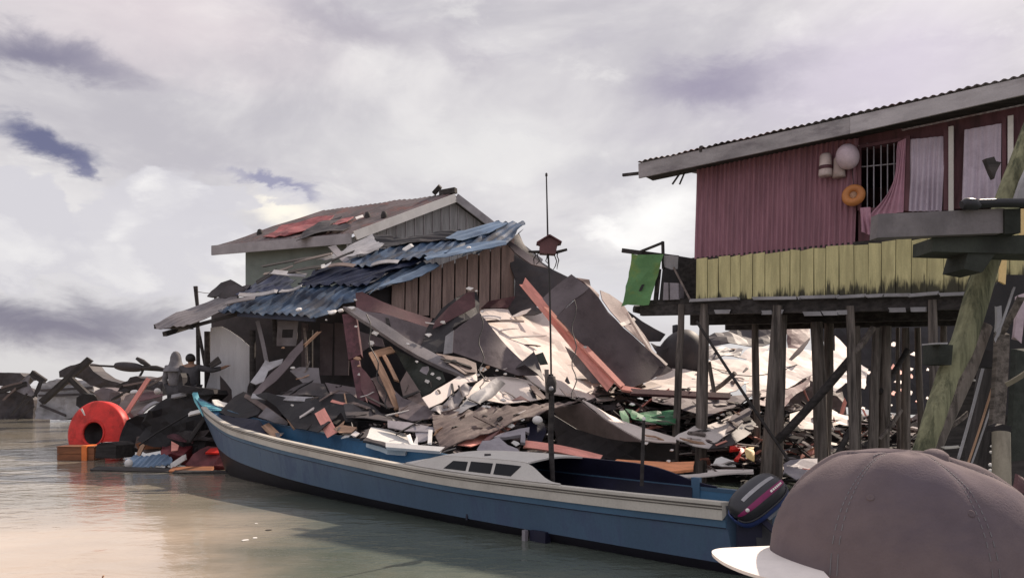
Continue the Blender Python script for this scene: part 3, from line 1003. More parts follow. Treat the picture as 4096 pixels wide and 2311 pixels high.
def wall_floats():
    c = pw(8, 300, 545, .14)
    prof = [(.001, .04), (.07, .035), (.09, 0), (.095, -.1), (.11, -.30), (.10, -.33), (.001, -.32)]
    t = thing('jug', c, 'off white cylindrical jug hung under the eave left of the round float', 'jug')
    obj('jug_body', MB().lathe(prof, c, (0, 0, 1), 18), M['jug_white'], t)
    obj('jug_collar', MB().lathe([(.103, -.16), (.108, -.17), (.108, -.21), (.106, -.22)], c, (0, 0, 1), 18), M['maroon_wood'], t)
    c = pw(8, 378, 560, .12)
    t = tag(obj('jug', MB().lathe([(.001, .04), (.06, .03), (.08, 0), (.09, -.2), (.1, -.3), (.001, -.3)], c, (0, 0, 1), 16), M['jug_white']), 'dim second jug half hidden under the round float', 'jug')
    c = pw(8, 428, 548, .22)
    n = 14
    mb = MB().lathe([(.205 * math.sin(math.pi * i / n) + .001, -.16 * math.cos(math.pi * i / n)) for i in range(n + 1)], c, V3((.5, -.8, .1)), 22)
    tag(obj('float', mb, M['purple_float']), 'round pale mauve float hung under the eave beside the window', 'float')
    c = pw(8, 462, 772, .16)
    mb = MB()
    R0, r0 = .115, .062
    prof = [(R0 + r0 * math.cos(2 * math.pi * i / 14), r0 * 1.1 * math.sin(2 * math.pi * i / 14)) for i in range(15)]
    t = thing('ring_float', c, 'orange ring float hanging on the maroon wall by the window', 'float')
    obj('ring', MB().lathe(prof, c, V3((-.55, -.8, .15)), 28), M['orange_plastic'], t)
    obj('hub', MB().lathe([(.001, .02), (.07, .02), (.07, -.03), (.001, -.03)], c, V3((-.55, -.8, .15)), 16), M['wood_tan'], t)
    obj('cord', MB().tube([c + V3((0, 0, .16)), c + V3((.01, .08, .6))], .006, 5), M['wire'], t)


wall_floats()


# stilts and braces -------------------------------------------------
STILT = 'dark weathered timber stilt under the maroon house'


def post(name, z, a, b, w, off, label, m='wood_post', group='stilts under the house', foot=True, cat='stilt'):
    X0, Y0 = px(z, *a); X1, Y1 = px(z, *b)
    p = on_plane(X0, Y0, W0 + WN * off, WN)
    q = on_plane(X1, Y1, W0 + WN * off, WN)
    d = (p.y + q.y) / 2
    r0 = w[0] * ZM[z][2] * p.y / F / 2; r1 = w[1] * ZM[z][2] * q.y / F / 2
    if foot and q.z > -.4:
        k = (q.z + .4) / max(.1, (p.z - q.z)); q = q + (q - p) * k; r1 = r1 + (r1 - r0) * k * .5
    n = 9
    P = [p + (q - p) * (i / (n - 1)) + V3((.02 * noise.noise(V3((i * .5, X0, 0))), 0, 0)) for i in range(n)]
    rr = [r0 + (r1 - r0) * i / (n - 1) for i in range(n)]
    o = obj(name, MB().tube(P, rr, 12, wob=.22), M[m])
    return tag(o, label, cat, group)


post('stilt', 9, (412, 120), (357, 1400), (44, 56), .03, 'slim front stilt at the left end of the maroon house')
post('stilt', 9, (580, 120), (545, 1430), (66, 96), -.02, 'thick front stilt second from the left end of the maroon house')
post('stilt', 9, (945, 240), (962, 1350), (46, 56), -1.6, 'slim stilt set back, third from the left end')
post('stilt', 9, (1112, 130), (1020, 1400), (70, 86), .03, 'leaning front stilt whose head splits from its straight twin')
post('stilt', 9, (1150, 200), (1100, 1400), (60, 90), -.35, 'straight dark twin behind the leaning front stilt')
post('stilt', 9, (1390, 250), (1440, 1440), (86, 100), -.9, 'thick stilt right of the long diagonal brace')
post('stilt', 9, (1485, 260), (1465, 1440), (60, 66), -1.5, 'darker stilt touching the thick one right of the brace')
post('stilt', 10, (328, 200), (358, 1170), (50, 62), .03, 'pale grey front stilt in the middle of the house')
post('stilt', 10, (372, 330), (375, 1170), (44, 50), -.8, 'black stilt close behind the pale grey front stilt')
post('stilt', 10, (505, 340), (470, 1150), (56, 62), -.7, 'brown stilt left of the fork of braces')
post('stilt', 10, (560, 330), (545, 1150), (66, 80), -1.3, 'black stilt right of the brown one')
post('stilt', 10, (690, 340), (690, 1130), (46, 60), -1.9, 'straight dark stilt deep under the house')
post('stilt', 10, (765, 340), (790, 1000), (36, 40), -2.4, 'thin bent stilt deep under the house')
post('stilt', 10, (862, 160), (880, 1100), (52, 66), .03, 'weathered grey front stilt left of the mossy leaning log')
for i, (x, y, w, o) in enumerate(((640, 340, 30, -2.5), (935, 300, 46, -2.4))):
    post('stilt', 10, (x, y), (x + RND.uniform(-20, 20), 1100), (w * .8, w), o, STILT + ', in the rear row')


def brace(z, a, b, w, off, label, m='wood_post', group='braces under the house', sq=False):
    X0, Y0 = px(z, *a); X1, Y1 = px(z, *b)
    p = on_plane(X0, Y0, W0 + WN * off[0], WN); q = on_plane(X1, Y1, W0 + WN * off[1], WN)
    r = w * ZM[z][2] * (p.y + q.y) / 2 / F / 2
    n = 7
    P = [p + (q - p) * (i / (n - 1)) + V3((0, 0, -.03 * math.sin(math.pi * i / (n - 1)))) for i in range(n)]
    return tag(obj('brace', MB().tube(P, r, 9, wob=.15), M[m]), label, 'brace', group)


brace(9, (520, 245), (1340, 1470), 22, (.25, .25), 'long thin pole leaning from the second stilt down to the boat stern', 'wood_dark')
brace(9, (1640, 520), (1110, 1110), 62, (-.5, -.2), 'thick diagonal timber brace rising to the right between the stilts', 'wood_dark')
brace(10, (480, 340), (352, 500), 40, (-.4, -.1), 'short brace under the floor beam, right of the pale stilt', 'wood_post')
brace(10, (660, 870), (515, 1060), 28, (-1.2, -.8), 'short grey stick brace low between two dark stilts', 'wood_post')
brace(10, (700, 480), (520, 760), 34, (-1.8, -1.2), 'dark brace crossing behind the black stilt', 'wood_dark')
brace(10, (330, 1000), (150, 1330), 40, (-.8, -.2), 'low dark brace slanting towards the boat stern', 'wood_dark')
brace(9, (610, 540), (670, 870), 30, (-1.7, -1.7), 'hanging broken stick right of the second stilt', 'wood_post')
brace(9, (800, 620), (620, 760), 34, (-2.2, -2.4), 'stub of timber jutting up right behind the second stilt', 'wood_post')


def porch():
    o0 = pw(7, 380, 1270, -.4)
    T = thing('porch', V3((o0.x, o0.y, 3.3)), 'dark broken side porch at the left end of the maroon house', 'porch')
    mb = MB()
    a = [pw(7, 300, 1110, -.9), pw(7, 480, 1140, -.9), pw(7, 480, 1385, -.9), pw(7, 270, 1390, -.9)]
    mb.hexa([a[3], a[2], a[2] - WN * .05, a[3] - WN * .05, a[0], a[1], a[1] - WN * .05, a[0] - WN * .05])
    obj('back_board', mb, M['black_sheet'], T)
    mb = MB(); mb.bar(pw(7, 55, 1092, .1), pw(7, 385, 1135, -.3), .10, .07); obj('top_rail', mb, M['wood_dark'], T)
    mb = MB(); mb.bar(pw(7, 292, 1040, .0), pw(7, 296, 1200, .0), .04, .06, WN); mb.bar(pw(7, 298, 1045, .02), pw(7, 165, 1098, .05), .05, .04); obj('bracket', mb, M['wood_dark'], T)
    mb = MB(); mb.bar(pw(7, 355, 1190, .1), pw(7, 455, 1385, .1), .03, .03, WN); obj('strut', mb, M['wood'], T)
    mb = MB(); mb.bar(pw(7, 215, 1405, -.22), pw(7, 500, 1388, -.22), .5, .10); obj('deck', mb, M['wood_dark'], T)
    obj('upright', MB().bar(pw(7, 270, 1200, .0), pw(7, 250, 1400, .0), .07, .07, WN), M['wood_dark'], T); obj('upright', MB().bar(pw(7, 440, 1140, -.7), pw(7, 450, 1390, -.7), .35, .05, WN), M['wood_dark'], T)
    mb = sheet_mb([pw(7, 300, 1120, .02), pw(7, 385, 1128, -.05), pw(7, 380, 1200, -.05), pw(7, 345, 1205, 0), pw(7, 305, 1190, 0)], crumple=.03, step=.1)
    obj('scrap_cover', mb, M['grey_boards'], T)
    P = [pw(7, 108, 1110, .16), pw(7, 200, 1118, .14), pw(7, 297, 1112, .10), pw(7, 262, 1240, .12), pw(7, 214, 1410, .16), pw(7, 130, 1412, .22), pw(7, 55, 1420, .30), pw(7, 80, 1330, .26), pw(7, 95, 1220, .2)]
    mb = sheet_mb(P, .006, .06, None, .02, .08, 5)
    tag(obj('cloth', mb, M['green_cloth']), 'green cloth hanging from the rail of the broken side porch', 'cloth')
    c = [pw(7, 170, 1290, .225), pw(7, 186, 1288, .225), pw(7, 168, 1325, .235), pw(7, 152, 1330, .235)]
    mb = sheet_mb(c, .004, .0, None, .02, .05, 2)
    tag(obj('patch', mb, M['black_sheet']), 'small dark torn patch on the green cloth', 'patch')
    o = pw(7, 340, 1330, .05)
    mb = MB()
    for s in (0,):
        a = [pw(7, 293, 1380, .1), pw(7, 384, 1376, .1), pw(7, 384, 1282, .1), pw(7, 298, 1278, .1)]
        mb.hexa([a[0], a[1], a[1] - WN * .25, a[0] - WN * .25, a[3], a[2], a[2] - WN * .25, a[3] - WN * .25])
    t = thing('box', o, 'pale grey box on the deck of the side porch', 'box')
    obj('body', mb, M['plastic_grey'], t)
    mb = MB().bar(pw(7, 330, 1380, .105), pw(7, 328, 1280, .105), .02, .008, WN)
    obj('seam', mb, M['wood_dark'], t)
    # log end under the porch
    tag(obj('log', MB().tube([pw(7, 125, 1432, -.1), pw(7, 200, 1440, -.3), pw(7, 420, 1430, -.6)], [.07, .10, .1], 10, wob=.2), M['wood_dark']), 'dark log lying under the side porch', 'log')


porch()


# ================================================================== THE GABLE HOUSE AT THE BACK
def gable_house():
    k = 1.04
    eF = at(2, 1462, 432, 23 * k); rF = at(3, 932, 140, 25.3 * k)
    X, Y = 870, 985
    d = 25.0 * k
    eB = V3(((X - CX) / F * d, d, EYE - (Y - HZ) / F * d))
    rB = rF + (eB - eF); rB.z -= .12
    gd = rF - eF; gd.z = 0
    eR = eF + gd * 2; eR.z = eF.z
    T = thing('gable_house', V3((eF.x + 1, eF.y + 3, 0)), 'grey green house with gabled roof standing behind the blue roofed wreck', 'house')
    up = V3((0, 0, 1))
    nrm = (rF - eF).cross(eB - eF).normalized()
    if nrm.z < 0: nrm = -nrm
    n2 = (rF - eR).cross(rB - rF).normalized()
    if n2.z < 0: n2 = -n2
    ov = (eF - eB).normalized() * .25

    def roof(a, b, c, d_, nn, mi=0, off=.03):
        mb = MB(); P = []
        for j in range(9):
            row = []
            for i in range(121):
                u, v = i / 120, j / 8
                p = (a * (1 - u) + b * u) * (1 - v) + (d_ * (1 - u) + c * u) * v
                L = (b - a).length
                row.append(p + nn * (off + .018 * math.sin(u * L / .2 * 6.283) + .05 * noise.noise(V3((u * 6, v * 3, 2)))))
            P.append(row)
        return mb.grid(P, mi, True, .02)
    mb = roof(eB, eF, rF, rB, nrm)
    obj('roof', mb, M['rusty_roof'], T)
    mb = roof(rB, rF, eR, eR + (eB - eF), n2)
    obj('roof', mb, M['dark_sheet'], T)
    # red patch and torn pieces on the slope
    R = lambda x, y, o=.1, z=2: on_plane(*px(z, x, y), eF + nrm * o, nrm)
    obj('roof_patch', sheet_mb([R(820, 450), R(900, 415), R(960, 372), R(1060, 352), R(1225, 312), R(1340, 300), R(1280, 345), R(1190, 385), R(1080, 420), R(980, 440)], .02, .06, None, .04, .2, 3), M['red_roof'], T)
    obj('roof_patch', sheet_mb([R(1330, 345), R(1400, 312), R(1480, 303), R(1430, 350), R(1330, 375)], .02, .05, None, .04, .2, 5), M['red_roof'], T)
    obj('roof_patch', sheet_mb([R(1060, 470), R(1110, 420), R(1310, 330), R(1400, 300), R(1300, 375), R(1460, 370), R(1400, 405), R(1200, 430)], .02, .08, None, .05, .2, 6), M['dark_sheet'], T)
    obj('roof_patch', sheet_mb([R(1490, 310, .18), R(1545, 293, .18), R(1550, 305, .18), R(1500, 322, .18)], .02, .03, None, .02, .1, 7), M['white_trim'], T)
    for (x, y) in ((798, 425), (1580, 300), (1700, 296)):
        p = R(x, y, .05)
        obj('roof_lump', MB().lathe([(.001, .16), (.07, .13), (.11, 0), (.1, -.08)], p, up, 9), M['wood_dark'], T)
    # trims
    mb = MB().bar(eF + V3((0, 0, -.125)), eB + V3((0, 0, -.125)) - ov, .05, .32, seg=8)
    obj('fascia', mb, M['trim_grey'], T)
    out = V3((gd.y, -gd.x, 0)).normalized()
    if out.dot(eF) > 0: out = -out
    out = (eF - eB); out.z = 0; out.normalize()
    mb = MB().bar(eF + out * .12 - up * .05, rF + out * .12 - up * .12, .05, .28, seg=8, chip=.04)
    obj('rake_board', mb, M['white_trim'], T)['label'] = 'rake board on the left slope with sunlight painted in white'  # whiter albedo stands in for sun here, grey on the other slope for shade
    mb = MB().bar(rF + out * .12 - up * .12, eR + out * .12 - up * .12, .05, .28, seg=8)
    obj('rake_board', mb, M['trim_grey'], T)['label'] = 'rake board on the right slope with shade painted in grey'
    obj('ridge_cap', MB().bar(rF + up * .08 - out * .5, rF + up * .12 + out * .1, .2, .18), M['wood_dark'], T)
    obj('ridge_cap', MB().bar(rF + up * .10 - out * .75, rF + up * .32 - out * .5, .22, .16, V3((1, 0, 0))), M['wood_dark'], T)
    # gable wall of upright boards with battens
    gx = gd.normalized()
    W = gd.length * 2
    mb = MB(); mb2 = MB()
    n = 22
    for i in range(n):
        a = i / n; b = (i + 1) / n
        za = eF.z - .15 + (rF.z - eF.z) * (1 - abs(2 * a - 1)) ; zb = eF.z - .15 + (rF.z - eF.z) * (1 - abs(2 * b - 1))
        pa = V3((eF.x, eF.y, 0)) + gx * (W * a + .01) - out * .15; pb = V3((eF.x, eF.y, 0)) + gx * (W * b - .01) - out * .15
        mb.hexa([pa + up * .5, pb + up * .5, pb + up * .5 - out * .04, pa + up * .5 - out * .04, pa + up * za, pb + up * zb, pb + up * zb - out * .04, pa + up * za - out * .04])
        mb2.bar(pa + up * .5 + out * .012, pa + up * (za - .03) + out * .012, .035, .02, gx)
    obj('gable_wall', mb, M['grey_boards'], T)
    obj('batten', mb2, M['trim_grey'], T)
    # long wall under the eave
    ia = eF + gx * .55 - out * .2; ib = eB + gx * .55 + out * .55
    mb = MB()
    ia.z = ib.z = 0
    mb.hexa([ia + up * .5, ib + up * .5, ib + up * .5 + gx * .06, ia + up * .5 + gx * .06, ia + up * (eF.z - .02), ib + up * (eB.z - .02), ib + up * (eB.z - .02) + gx * .06, ia + up * (eF.z - .02) + gx * .06])
    obj('wall', mb, M['green_wall'], T)
    mb = MB()
    ic = ib + gx * 5.2
    mb.hexa([ib + up * .5, ic + up * .5, ic + up * .5 - out * .05, ib + up * .5 - out * .05, ib + up * (eB.z), ic + up * eB.z, ic + up * eB.z - out * .05, ib + up * eB.z - out * .05])
    obj('wall', mb, M['green_wall'], T)
    mb = MB()
    for q in (ia, ib, ia + gx * 4, ic):
        mb.tube([V3((q.x, q.y, -.4)), V3((q.x, q.y, .6))], .1, 8)
    obj('stilt', mb, M['wood_post'], T)


gable_house()


# ================================================================== THE WRECK WITH THE BLUE ROOF
RA = at(2, 25, 1090, 17.3)
RB_ = at(3, 1455, 355, 20.0)
RC = at(2, 830, 745, 19.2)
RN = (RB_ - RA).cross(RC - RA).normalized()
if RN.z < 0: RN = -RN


def rp(z, x, y, off=0.0):
    return on_plane(*px(z, x, y), RA + RN * off, RN)


def blue_house():
    T = thing('wrecked_house', V3((-4, 19, 0)), 'half collapsed house under a torn blue metal roof', 'house')

    def rs(name, m, lst, off, amp=.022, wl=.16, ij=None, lab=None, **kw):
        P = [rp(q[0], q[1], q[2], off + (q[3] if len(q) > 3 else 0)) for q in lst]
        mb = sheet_mb(P, .012, kw.pop('crumple', .05), (ij[0], ij[1], amp, wl) if ij else None, kw.pop('jag', .05), **kw)
        o = obj(name, mb, M[m], T)
        if lab: o['label'] = lab
        return o
    # ribs run down the slope: a line from upper right to lower left
    rs('roof_sheet', 'grey_sheet', [(2, 25, 1090), (2, 280, 975), (2, 480, 905), (2, 620, 862), (2, 640, 905), (2, 510, 1005), (2, 400, 1050), (2, 300, 1095), (2, 45, 1108)], .0, .008, .16, (0, 3), 'grey sheet at the low left tip', seed=1)
    rs('roof_sheet', 'blue_roof', [(2, 500, 1008), (2, 640, 903), (2, 860, 838), (2, 1060, 828), (3, 300, 795), (3, 560, 655), (3, 720, 632), (3, 832, 648), (3, 700, 735), (3, 580, 770), (3, 360, 836), (2, 1300, 988), (2, 1200, 1042), (2, 1060, 1030), (2, 640, 1002)], .03, .035, .22, (12, 4), 'lowest tier of blue ribbed sheets', seed=2)
    rs('roof_sheet', 'navy_roof', [(2, 620, 868), (2, 740, 800), (2, 830, 742), (2, 905, 700), (2, 1065, 762), (2, 1010, 798), (2, 1065, 835), (2, 860, 860)], .10, .015, .22, (0, 2), 'dark navy sheet on the upper left', seed=3)
    rs('roof_sheet', 'navy_roof', [(2, 1072, 790), (2, 1150, 735), (2, 1230, 690), (3, 100, 655), (3, 480, 622), (3, 720, 588), (3, 775, 600), (3, 560, 660), (3, 300, 805), (2, 1450, 802), (2, 1340, 795), (2, 1200, 815)], .12, .035, .22, (11, 4), 'navy middle tier with ribs', seed=4)
    rs('roof_sheet', 'blue_roof', [(3, 110, 650), (3, 340, 560), (3, 620, 480), (3, 885, 455), (3, 1265, 345), (3, 1340, 352), (3, 1455, 350), (3, 1432, 388), (3, 1312, 497), (3, 1000, 577), (3, 740, 602), (3, 480, 632), (3, 300, 672)], .20, .035, .24, (9, 5), 'top tier of blue ribbed sheets', seed=5)
    rs('roof_sheet', 'light_blue_roof', [(3, 722, 600), (3, 900, 545), (3, 1060, 510), (3, 1300, 470), (3, 1318, 497), (3, 1010, 572), (3, 740, 622)], .27, .012, .3, (0, 3), 'pale blue strip along the right edge', seed=6, crumple=.03)
    rs('roof_sheet', 'light_blue_roof', [(3, 875, 458), (3, 960, 408), (3, 1130, 375), (3, 1268, 343), (3, 1330, 352), (3, 1190, 420), (3, 1060, 455), (3, 1000, 480)], .29, .012, .3, (0, 3), 'pale blue sheet by the peak', seed=7, crumple=.03)
    rs('roof_sheet', 'light_blue_roof', [(3, 320, 862), (3, 420, 800), (3, 600, 715), (3, 760, 640), (3, 828, 650), (3, 700, 732), (3, 580, 768), (3, 370, 828)], .10, .012, .3, (0, 3), 'pale blue strip beside the plank wall', seed=8, crumple=.03)
    rs('roof_sheet', 'light_grey_sheet', [(2, 1205, 612), (2, 1400, 545), (2, 1500, 490), (2, 1612, 432), (2, 1640, 480), (2, 1702, 500), (2, 1660, 545), (2, 1440, 588)], .30, .01, .2, (0, 3), 'torn grey sheet curling up', seed=9)
    rs('roof_sheet', 'black_sheet', [(3, 335, 425), (3, 560, 458), (3, 985, 400), (3, 995, 425), (3, 880, 470), (3, 600, 505), (3, 280, 545)], .24, .01, .2, (0, 2), 'blackened sheet below the grey gable', seed=10)
    r = random.Random(3)
    for i, (z, x, y, L, a, m) in enumerate(((2, 990, 632, 1.2, .2, 'wood_dark'), (2, 1180, 605, .9, .25, 'wood'), (2, 1400, 590, .8, -.75, 'trim_grey'), (2, 1340, 625, 1.0, .5, 'wood_dark'), (2, 930, 690, .7, .3, 'wood'),
                                           (2, 1010, 715, .8, -.1, 'light_grey_sheet'), (2, 850, 735, .5, .6, 'wood_dark'), (2, 1260, 655, .35, .3, 'white_junk'), (3, 120, 660, .6, .0, 'brown_sheet'), (2, 1110, 690, .9, .2, 'wood_dark'),
                                           (2, 780, 855, .8, .1, 'light_grey_sheet'), (2, 660, 910, .6, .2, 'grey_sheet'), (2, 1030, 820, .5, .3, 'light_grey_sheet'), (3, 600, 528, .22, .6, 'white_junk'), (3, 440, 640, .6, .1, 'light_grey_sheet'))):
        p = rp(z, x, y, .33)
        d = V3((math.cos(a), .35 * math.sin(a), math.sin(a)))
        tag(plank('scrap', m, p - d * L / 2, p + d * L / 2, r.uniform(.1, .26), .02, 'torn scrap of wood or metal lying on the blue roof', 'scrap', 'scraps on the blue roof', RN, r.uniform(-.05, .05)))
    # broken lump at the left end of the ridge
    for (x, y, s) in ((555, 850, .42), (600, 860, .3), (680, 830, .16)):
        p = rp(2, x, y, .08)
        mb = sheet_mb([p + V3((-s * 1.1, 0, -.1)), p + V3((-s * .4, .1, s * .55)), p + V3((s * .15, .1, s * .75)), p + V3((s, .05, .1)), p + V3((s * .4, -.1, -.15))], .03, .08, None, .06, .12)
        obj('roof_lump', mb, M['dark_sheet'], T)
    # spots of bright plaster left on the sheets
    for (z, x, y, s) in ((3, 1043, 525, .06), (2, 1080, 973, .07), (2, 1385, 980, .07), (3, 597, 528, .06), (2, 1258, 657, .09), (2, 1325, 993, .10)):
        p = rp(z, x, y, .30)
        obj('plaster_spot', MB().lathe([(.001, .02), (s * .6, .015), (s, 0), (s * .8, -.03)], p, RN, 7, smooth=False), M['white_junk'], T)
    # eave edge and stray rafters
    obj('eave_board', MB().bar(rp(2, 30, 1100, -.06), rp(2, 300, 1103, -.06), .06, .10, chip=.05), M['wood_dark'], T)
    obj('eave_board', MB().bar(rp(2, 300, 1100, -.09), rp(2, 640, 1008, -.09), .05, .08), M['wood_dark'], T)
    obj('eave_board', MB().bar(rp(2, 640, 1010, -.07), rp(2, 1200, 1048, -.07), .05, .10), M['navy_roof'], T)
    obj('rafter', MB().bar(at(2, 105, 1155, 17.2), at(2, 330, 1085, 18.2), .10, .10), M['wood_dark'], T)
    # plank wall on the right side
    e = rp(2, 1300, 985); f = rp(3, 1330, 480)
    wd = f - e; wd.z = 0; wd.normalize()
    wn = V3((wd.y, -wd.x, 0))
    wn = (wn * .97 + V3((.0, -.0, 0))).normalized()
    e2 = e - wn * .25
    wp = lambda x, y: on_plane(*px(3, x, y), e2, wn)
    xs = [480, 582, 680, 765, 850, 942, 1032, 1117, 1200, 1278, 1380]
    top = lambda x: 800 - (x - 480) * .36
    mb = MB(); r = random.Random(6)
    for i in range(len(xs) - 1):
        a, b = xs[i] + 6, xs[i + 1] - 6
        bot = 1040 + r.uniform(-20, 20)
        q = [wp(a - 6, bot), wp(b - 6, bot), wp(b, top(b) - 20), wp(a, top(a) - 20)]
        o = wn * r.uniform(0, .03)
        q = [p + o for p in q]
        n = -wn * .025
        mb.hexa([q[0], q[1], q[1] + n, q[0] + n, q[3], q[2], q[2] + n, q[3] + n])
    obj('plank_wall', mb, M['brown_boards'], T)
    q = [wp(250, 1900) - wn * .1, wp(1390, 1900) - wn * .1, wp(1390, 490) - wn * .1, wp(250, 880) - wn * .1]
    n = -wn * .04
    obj('backing_wall', MB().hexa([q[0], q[1], q[1] + n, q[0] + n, q[3], q[2], q[2] + n, q[3] + n]), M['black_sheet'], T)
    # dark room under the eave
    A = at(2, 445, 1100, 19.6); B = at(3, 300, 900, 19.0)
    mb = MB(); up = V3((0, 0, 1))
    A0 = V3((A.x, A.y, .2)); B0 = V3((B.x, B.y, .2))
    mb.hexa([A0, B0, B0 + V3((0, .05, 0)), A0 + V3((0, .05, 0)), V3((A.x, A.y, 3.9)), V3((B.x, B.y, 4.2)), V3((B.x, B.y + .05, 4.2)), V3((A.x, A.y + .05, 3.9))])
    obj('back_wall', mb, M['dark_sheet'], T)
    mb = MB()
    for (x0, x1, m_) in ((1235, 1330, 0), (1100, 1150, 0), (1340, 1452, 0)):
        a = at(2, x0, 1070, 18.6); b = at(2, x1, 1080, 18.6); c = at(2, x1 - 10, 1453, 18.6); d = at(2, x0, 1453, 18.6)
        mb.hexa([d, c, c + V3((0, .03, 0)), d + V3((0, .03, 0)), a, b, b + V3((0, .03, 0)), a + V3((0, .03, 0))])
    obj('wall_board', mb, M['purple_sheet'], T)
    # pale wall panel torn along a curve, with a doorway cut
    P = pts(2, [(440, 1108, 17.7), (520, 1098, 17.7), (580, 1130, 17.7), (660, 1185, 17.75), (755, 1272, 17.8), (745, 1453, 17.8), (13, (600, 100, 17.8)), (13, (590, 220, 17.8)), (13, (480, 260, 17.75)), (13, (470, 120, 17.75)), (13, (425, 60, 17.75)), (13, (372, 0, 17.75)), (13, (375, 110, 17.75)),
                (13, (340, 240, 17.7)), (13, (200, 300, 17.7)), (2, (436, 1453, 17.7))])
    obj('torn_wall', sheet_mb(P, .03, .01, None, .012, .2, 4), M['pale_wall'], T)
    # hanging board with a square hole, wires, struts
    mb = MB()
    c = lambda x, y, d=17.4: at(2, x, y, d)
    for q in ([(925, 1060), (1075, 1060), (1070, 1120), (925, 1120)], [(925, 1120), (962, 1120), (955, 1182), (920, 1182)], [(1042, 1118), (1070, 1120), (1068, 1180), (1035, 1180)], [(920, 1182), (1068, 1180), (1060, 1240), (920, 1240)]):
        P = [c(*t) for t in q]; o = V3((0, .03, 0))
        mb.hexa([P[3], P[2], P[2] + o, P[3] + o, P[0], P[1], P[1] + o, P[0] + o])
    obj('hatch_board', mb, M['grey_sheet'], T)
    obj('corner_post', MB().tube([at(2, 905, 1050, 17.5), at(2, 910, 1240, 17.5)], .06, 8), M['wood_dark'], T)
    obj('strip', MB().bar(at(2, 780, 1060, 17.3), at(2, 850, 1380, 17.1), .09, .02, V3((0, 1, 0)), 0, 6, .05), M['grey_sheet'], T)
    obj('strip', MB().bar(at(2, 1120, 1110, 17.2), at(2, 1140, 1400, 17.2), .05, .02, V3((0, 1, 0)), 0, 4, .03), M['wood'], T)
    # dark slope falling away to the right of the plank wall
    P = [at(3, 1300, 500, 19.4), at(3, 1440, 395, 19.9), at(3, 1400, 425, 19.9), at(3, 1440, 500, 19.8), at(3, 1485, 555, 19.7), at(3, 1560, 620, 19.6), at(3, 1660, 690, 19.5), at(3, 1760, 740, 19.4), at(3, 1860, 770, 19.3),
         at(3, 1860, 900, 19.2), at(3, 1600, 930, 19.1), at(3, 1380, 1000, 18.9), at(3, 1385, 760, 19.1)]
    obj('side_sheet', sheet_mb(P, .03, .03, None, .03, .25, 9), M['dark_sheet'], T)
    P = [at(3, 1310, 490, 19.2), at(3, 1340, 480, 19.2), at(3, 1500, 590, 18.9), at(3, 1620, 680, 18.7), at(3, 1500, 650, 18.7), at(3, 1380, 560, 18.9)]
    obj('side_sheet', sheet_mb(P, .03, .03, None, .03, .2, 12), M['purple_sheet'], T)
    # supporting posts down to the mud
    for (x, d) in ((830, 18.0), (1010, 17.6), (1240, 17.6)):
        X = (x - CX) / F * d
        obj('support_post', MB().tube([V3((X, d, -.4)), V3((X, d, 3.0))], .07, 8, wob=.2), M['wood_dark'], T)


blue_house()

# pole and wire at the left end of the roof
t = thing('pole', at(2, 345, 1400, 18.5), 'dark leaning pole with a wire behind the low left tip of the blue roof', 'pole')
obj('shaft', MB().tube([at(2, 331, 808, 18.8), at(2, 336, 870, 18.8), at(2, 345, 960, 18.8), at(2, 350, 1380, 18.8), at(2, 352, 1700, 18.8)], [.055, .05, .045, .05, .06], 8, wob=.15), M['wood_dark'], t)
obj('wire', MB().tube([at(2, 338, 846, 18.8), at(2, 400, 856, 19.2), at(2, 470, 862, 19.6)], .008, 5), M['wire'], t)
tag(obj('stake', MB().tube([at(2, 468, 840, 19.6), at(2, 474, 862, 19.6), at(2, 476, 905, 19.5), at(2, 480, 1000, 19.5)], [.03, .06, .03, .03], 8, wob=.2), M['wood_dark']), 'short dark stake tied by wire to the leaning pole', 'stake')
tag(obj('stick', MB().tube([at(2, 350, 1110, 18.6), at(2, 385, 1300, 18.4), at(2, 415, 1453, 18.3)], [.035, .04, .04], 7, wob=.2), M['wood_dark']), 'dark stick slanting beside the leaning pole', 'stick')


# ================================================================== THE COLLAPSED HEAP IN THE MIDDLE
S = sheet
# under and in front of the blue roof
S('roof_sheet', 'maroon_sheet', 3, [(222, 858, 16.0), (270, 850, 16.0), (420, 920, 15.9), (560, 975, 15.9), (780, 1042, 15.8), (742, 1105, 15.6), (600, 1060, 15.6), (400, 1000, 15.6), (228, 985, 15.7)], 'dark maroon sheet leaning below the blue roof corner', 'metal sheet', fold=.08)
S('roof_sheet', 'purple_sheet', 3, [(235, 985, 15.6), (420, 1005, 15.6), (742, 1105, 15.5), (720, 1180, 15.4), (690, 1255, 15.2), (590, 1205, 15.2), (450, 1120, 15.4)], 'flat grey purple sheet under the maroon one', 'metal sheet', crumple=.02)
S('beam_wrap', 'grey_sheet', 3, [(130, 955, 15.4), (235, 965, 15.4), (420, 1075, 15.2), (600, 1190, 15.0), (780, 1290, 14.8), (1020, 1440, 14.5), (1010, 1475, 14.4), (850, 1400, 14.5), (600, 1270, 14.7), (400, 1140, 15.0), (250, 1040, 15.2)], 'long folded dark grey beam cover slanting down from the blue roof', 'metal sheet', thick=.08, crumple=.03)
S('roof_sheet', 'black_sheet', 3, [(1100, 845, 16.3), (1040, 850, 16.2), (950, 900, 16.0), (840, 990, 15.8), (745, 1090, 15.5), (715, 1180, 15.2), (690, 1260, 15.0), (700, 1290, 14.9), (860, 1290, 14.9), (930, 1100, 15.4), (1115, 1010, 15.9), (1125, 920, 16.2)], 'black maroon sheet standing up at the middle of the heap', 'metal sheet', fold=.18, crumple=.06)
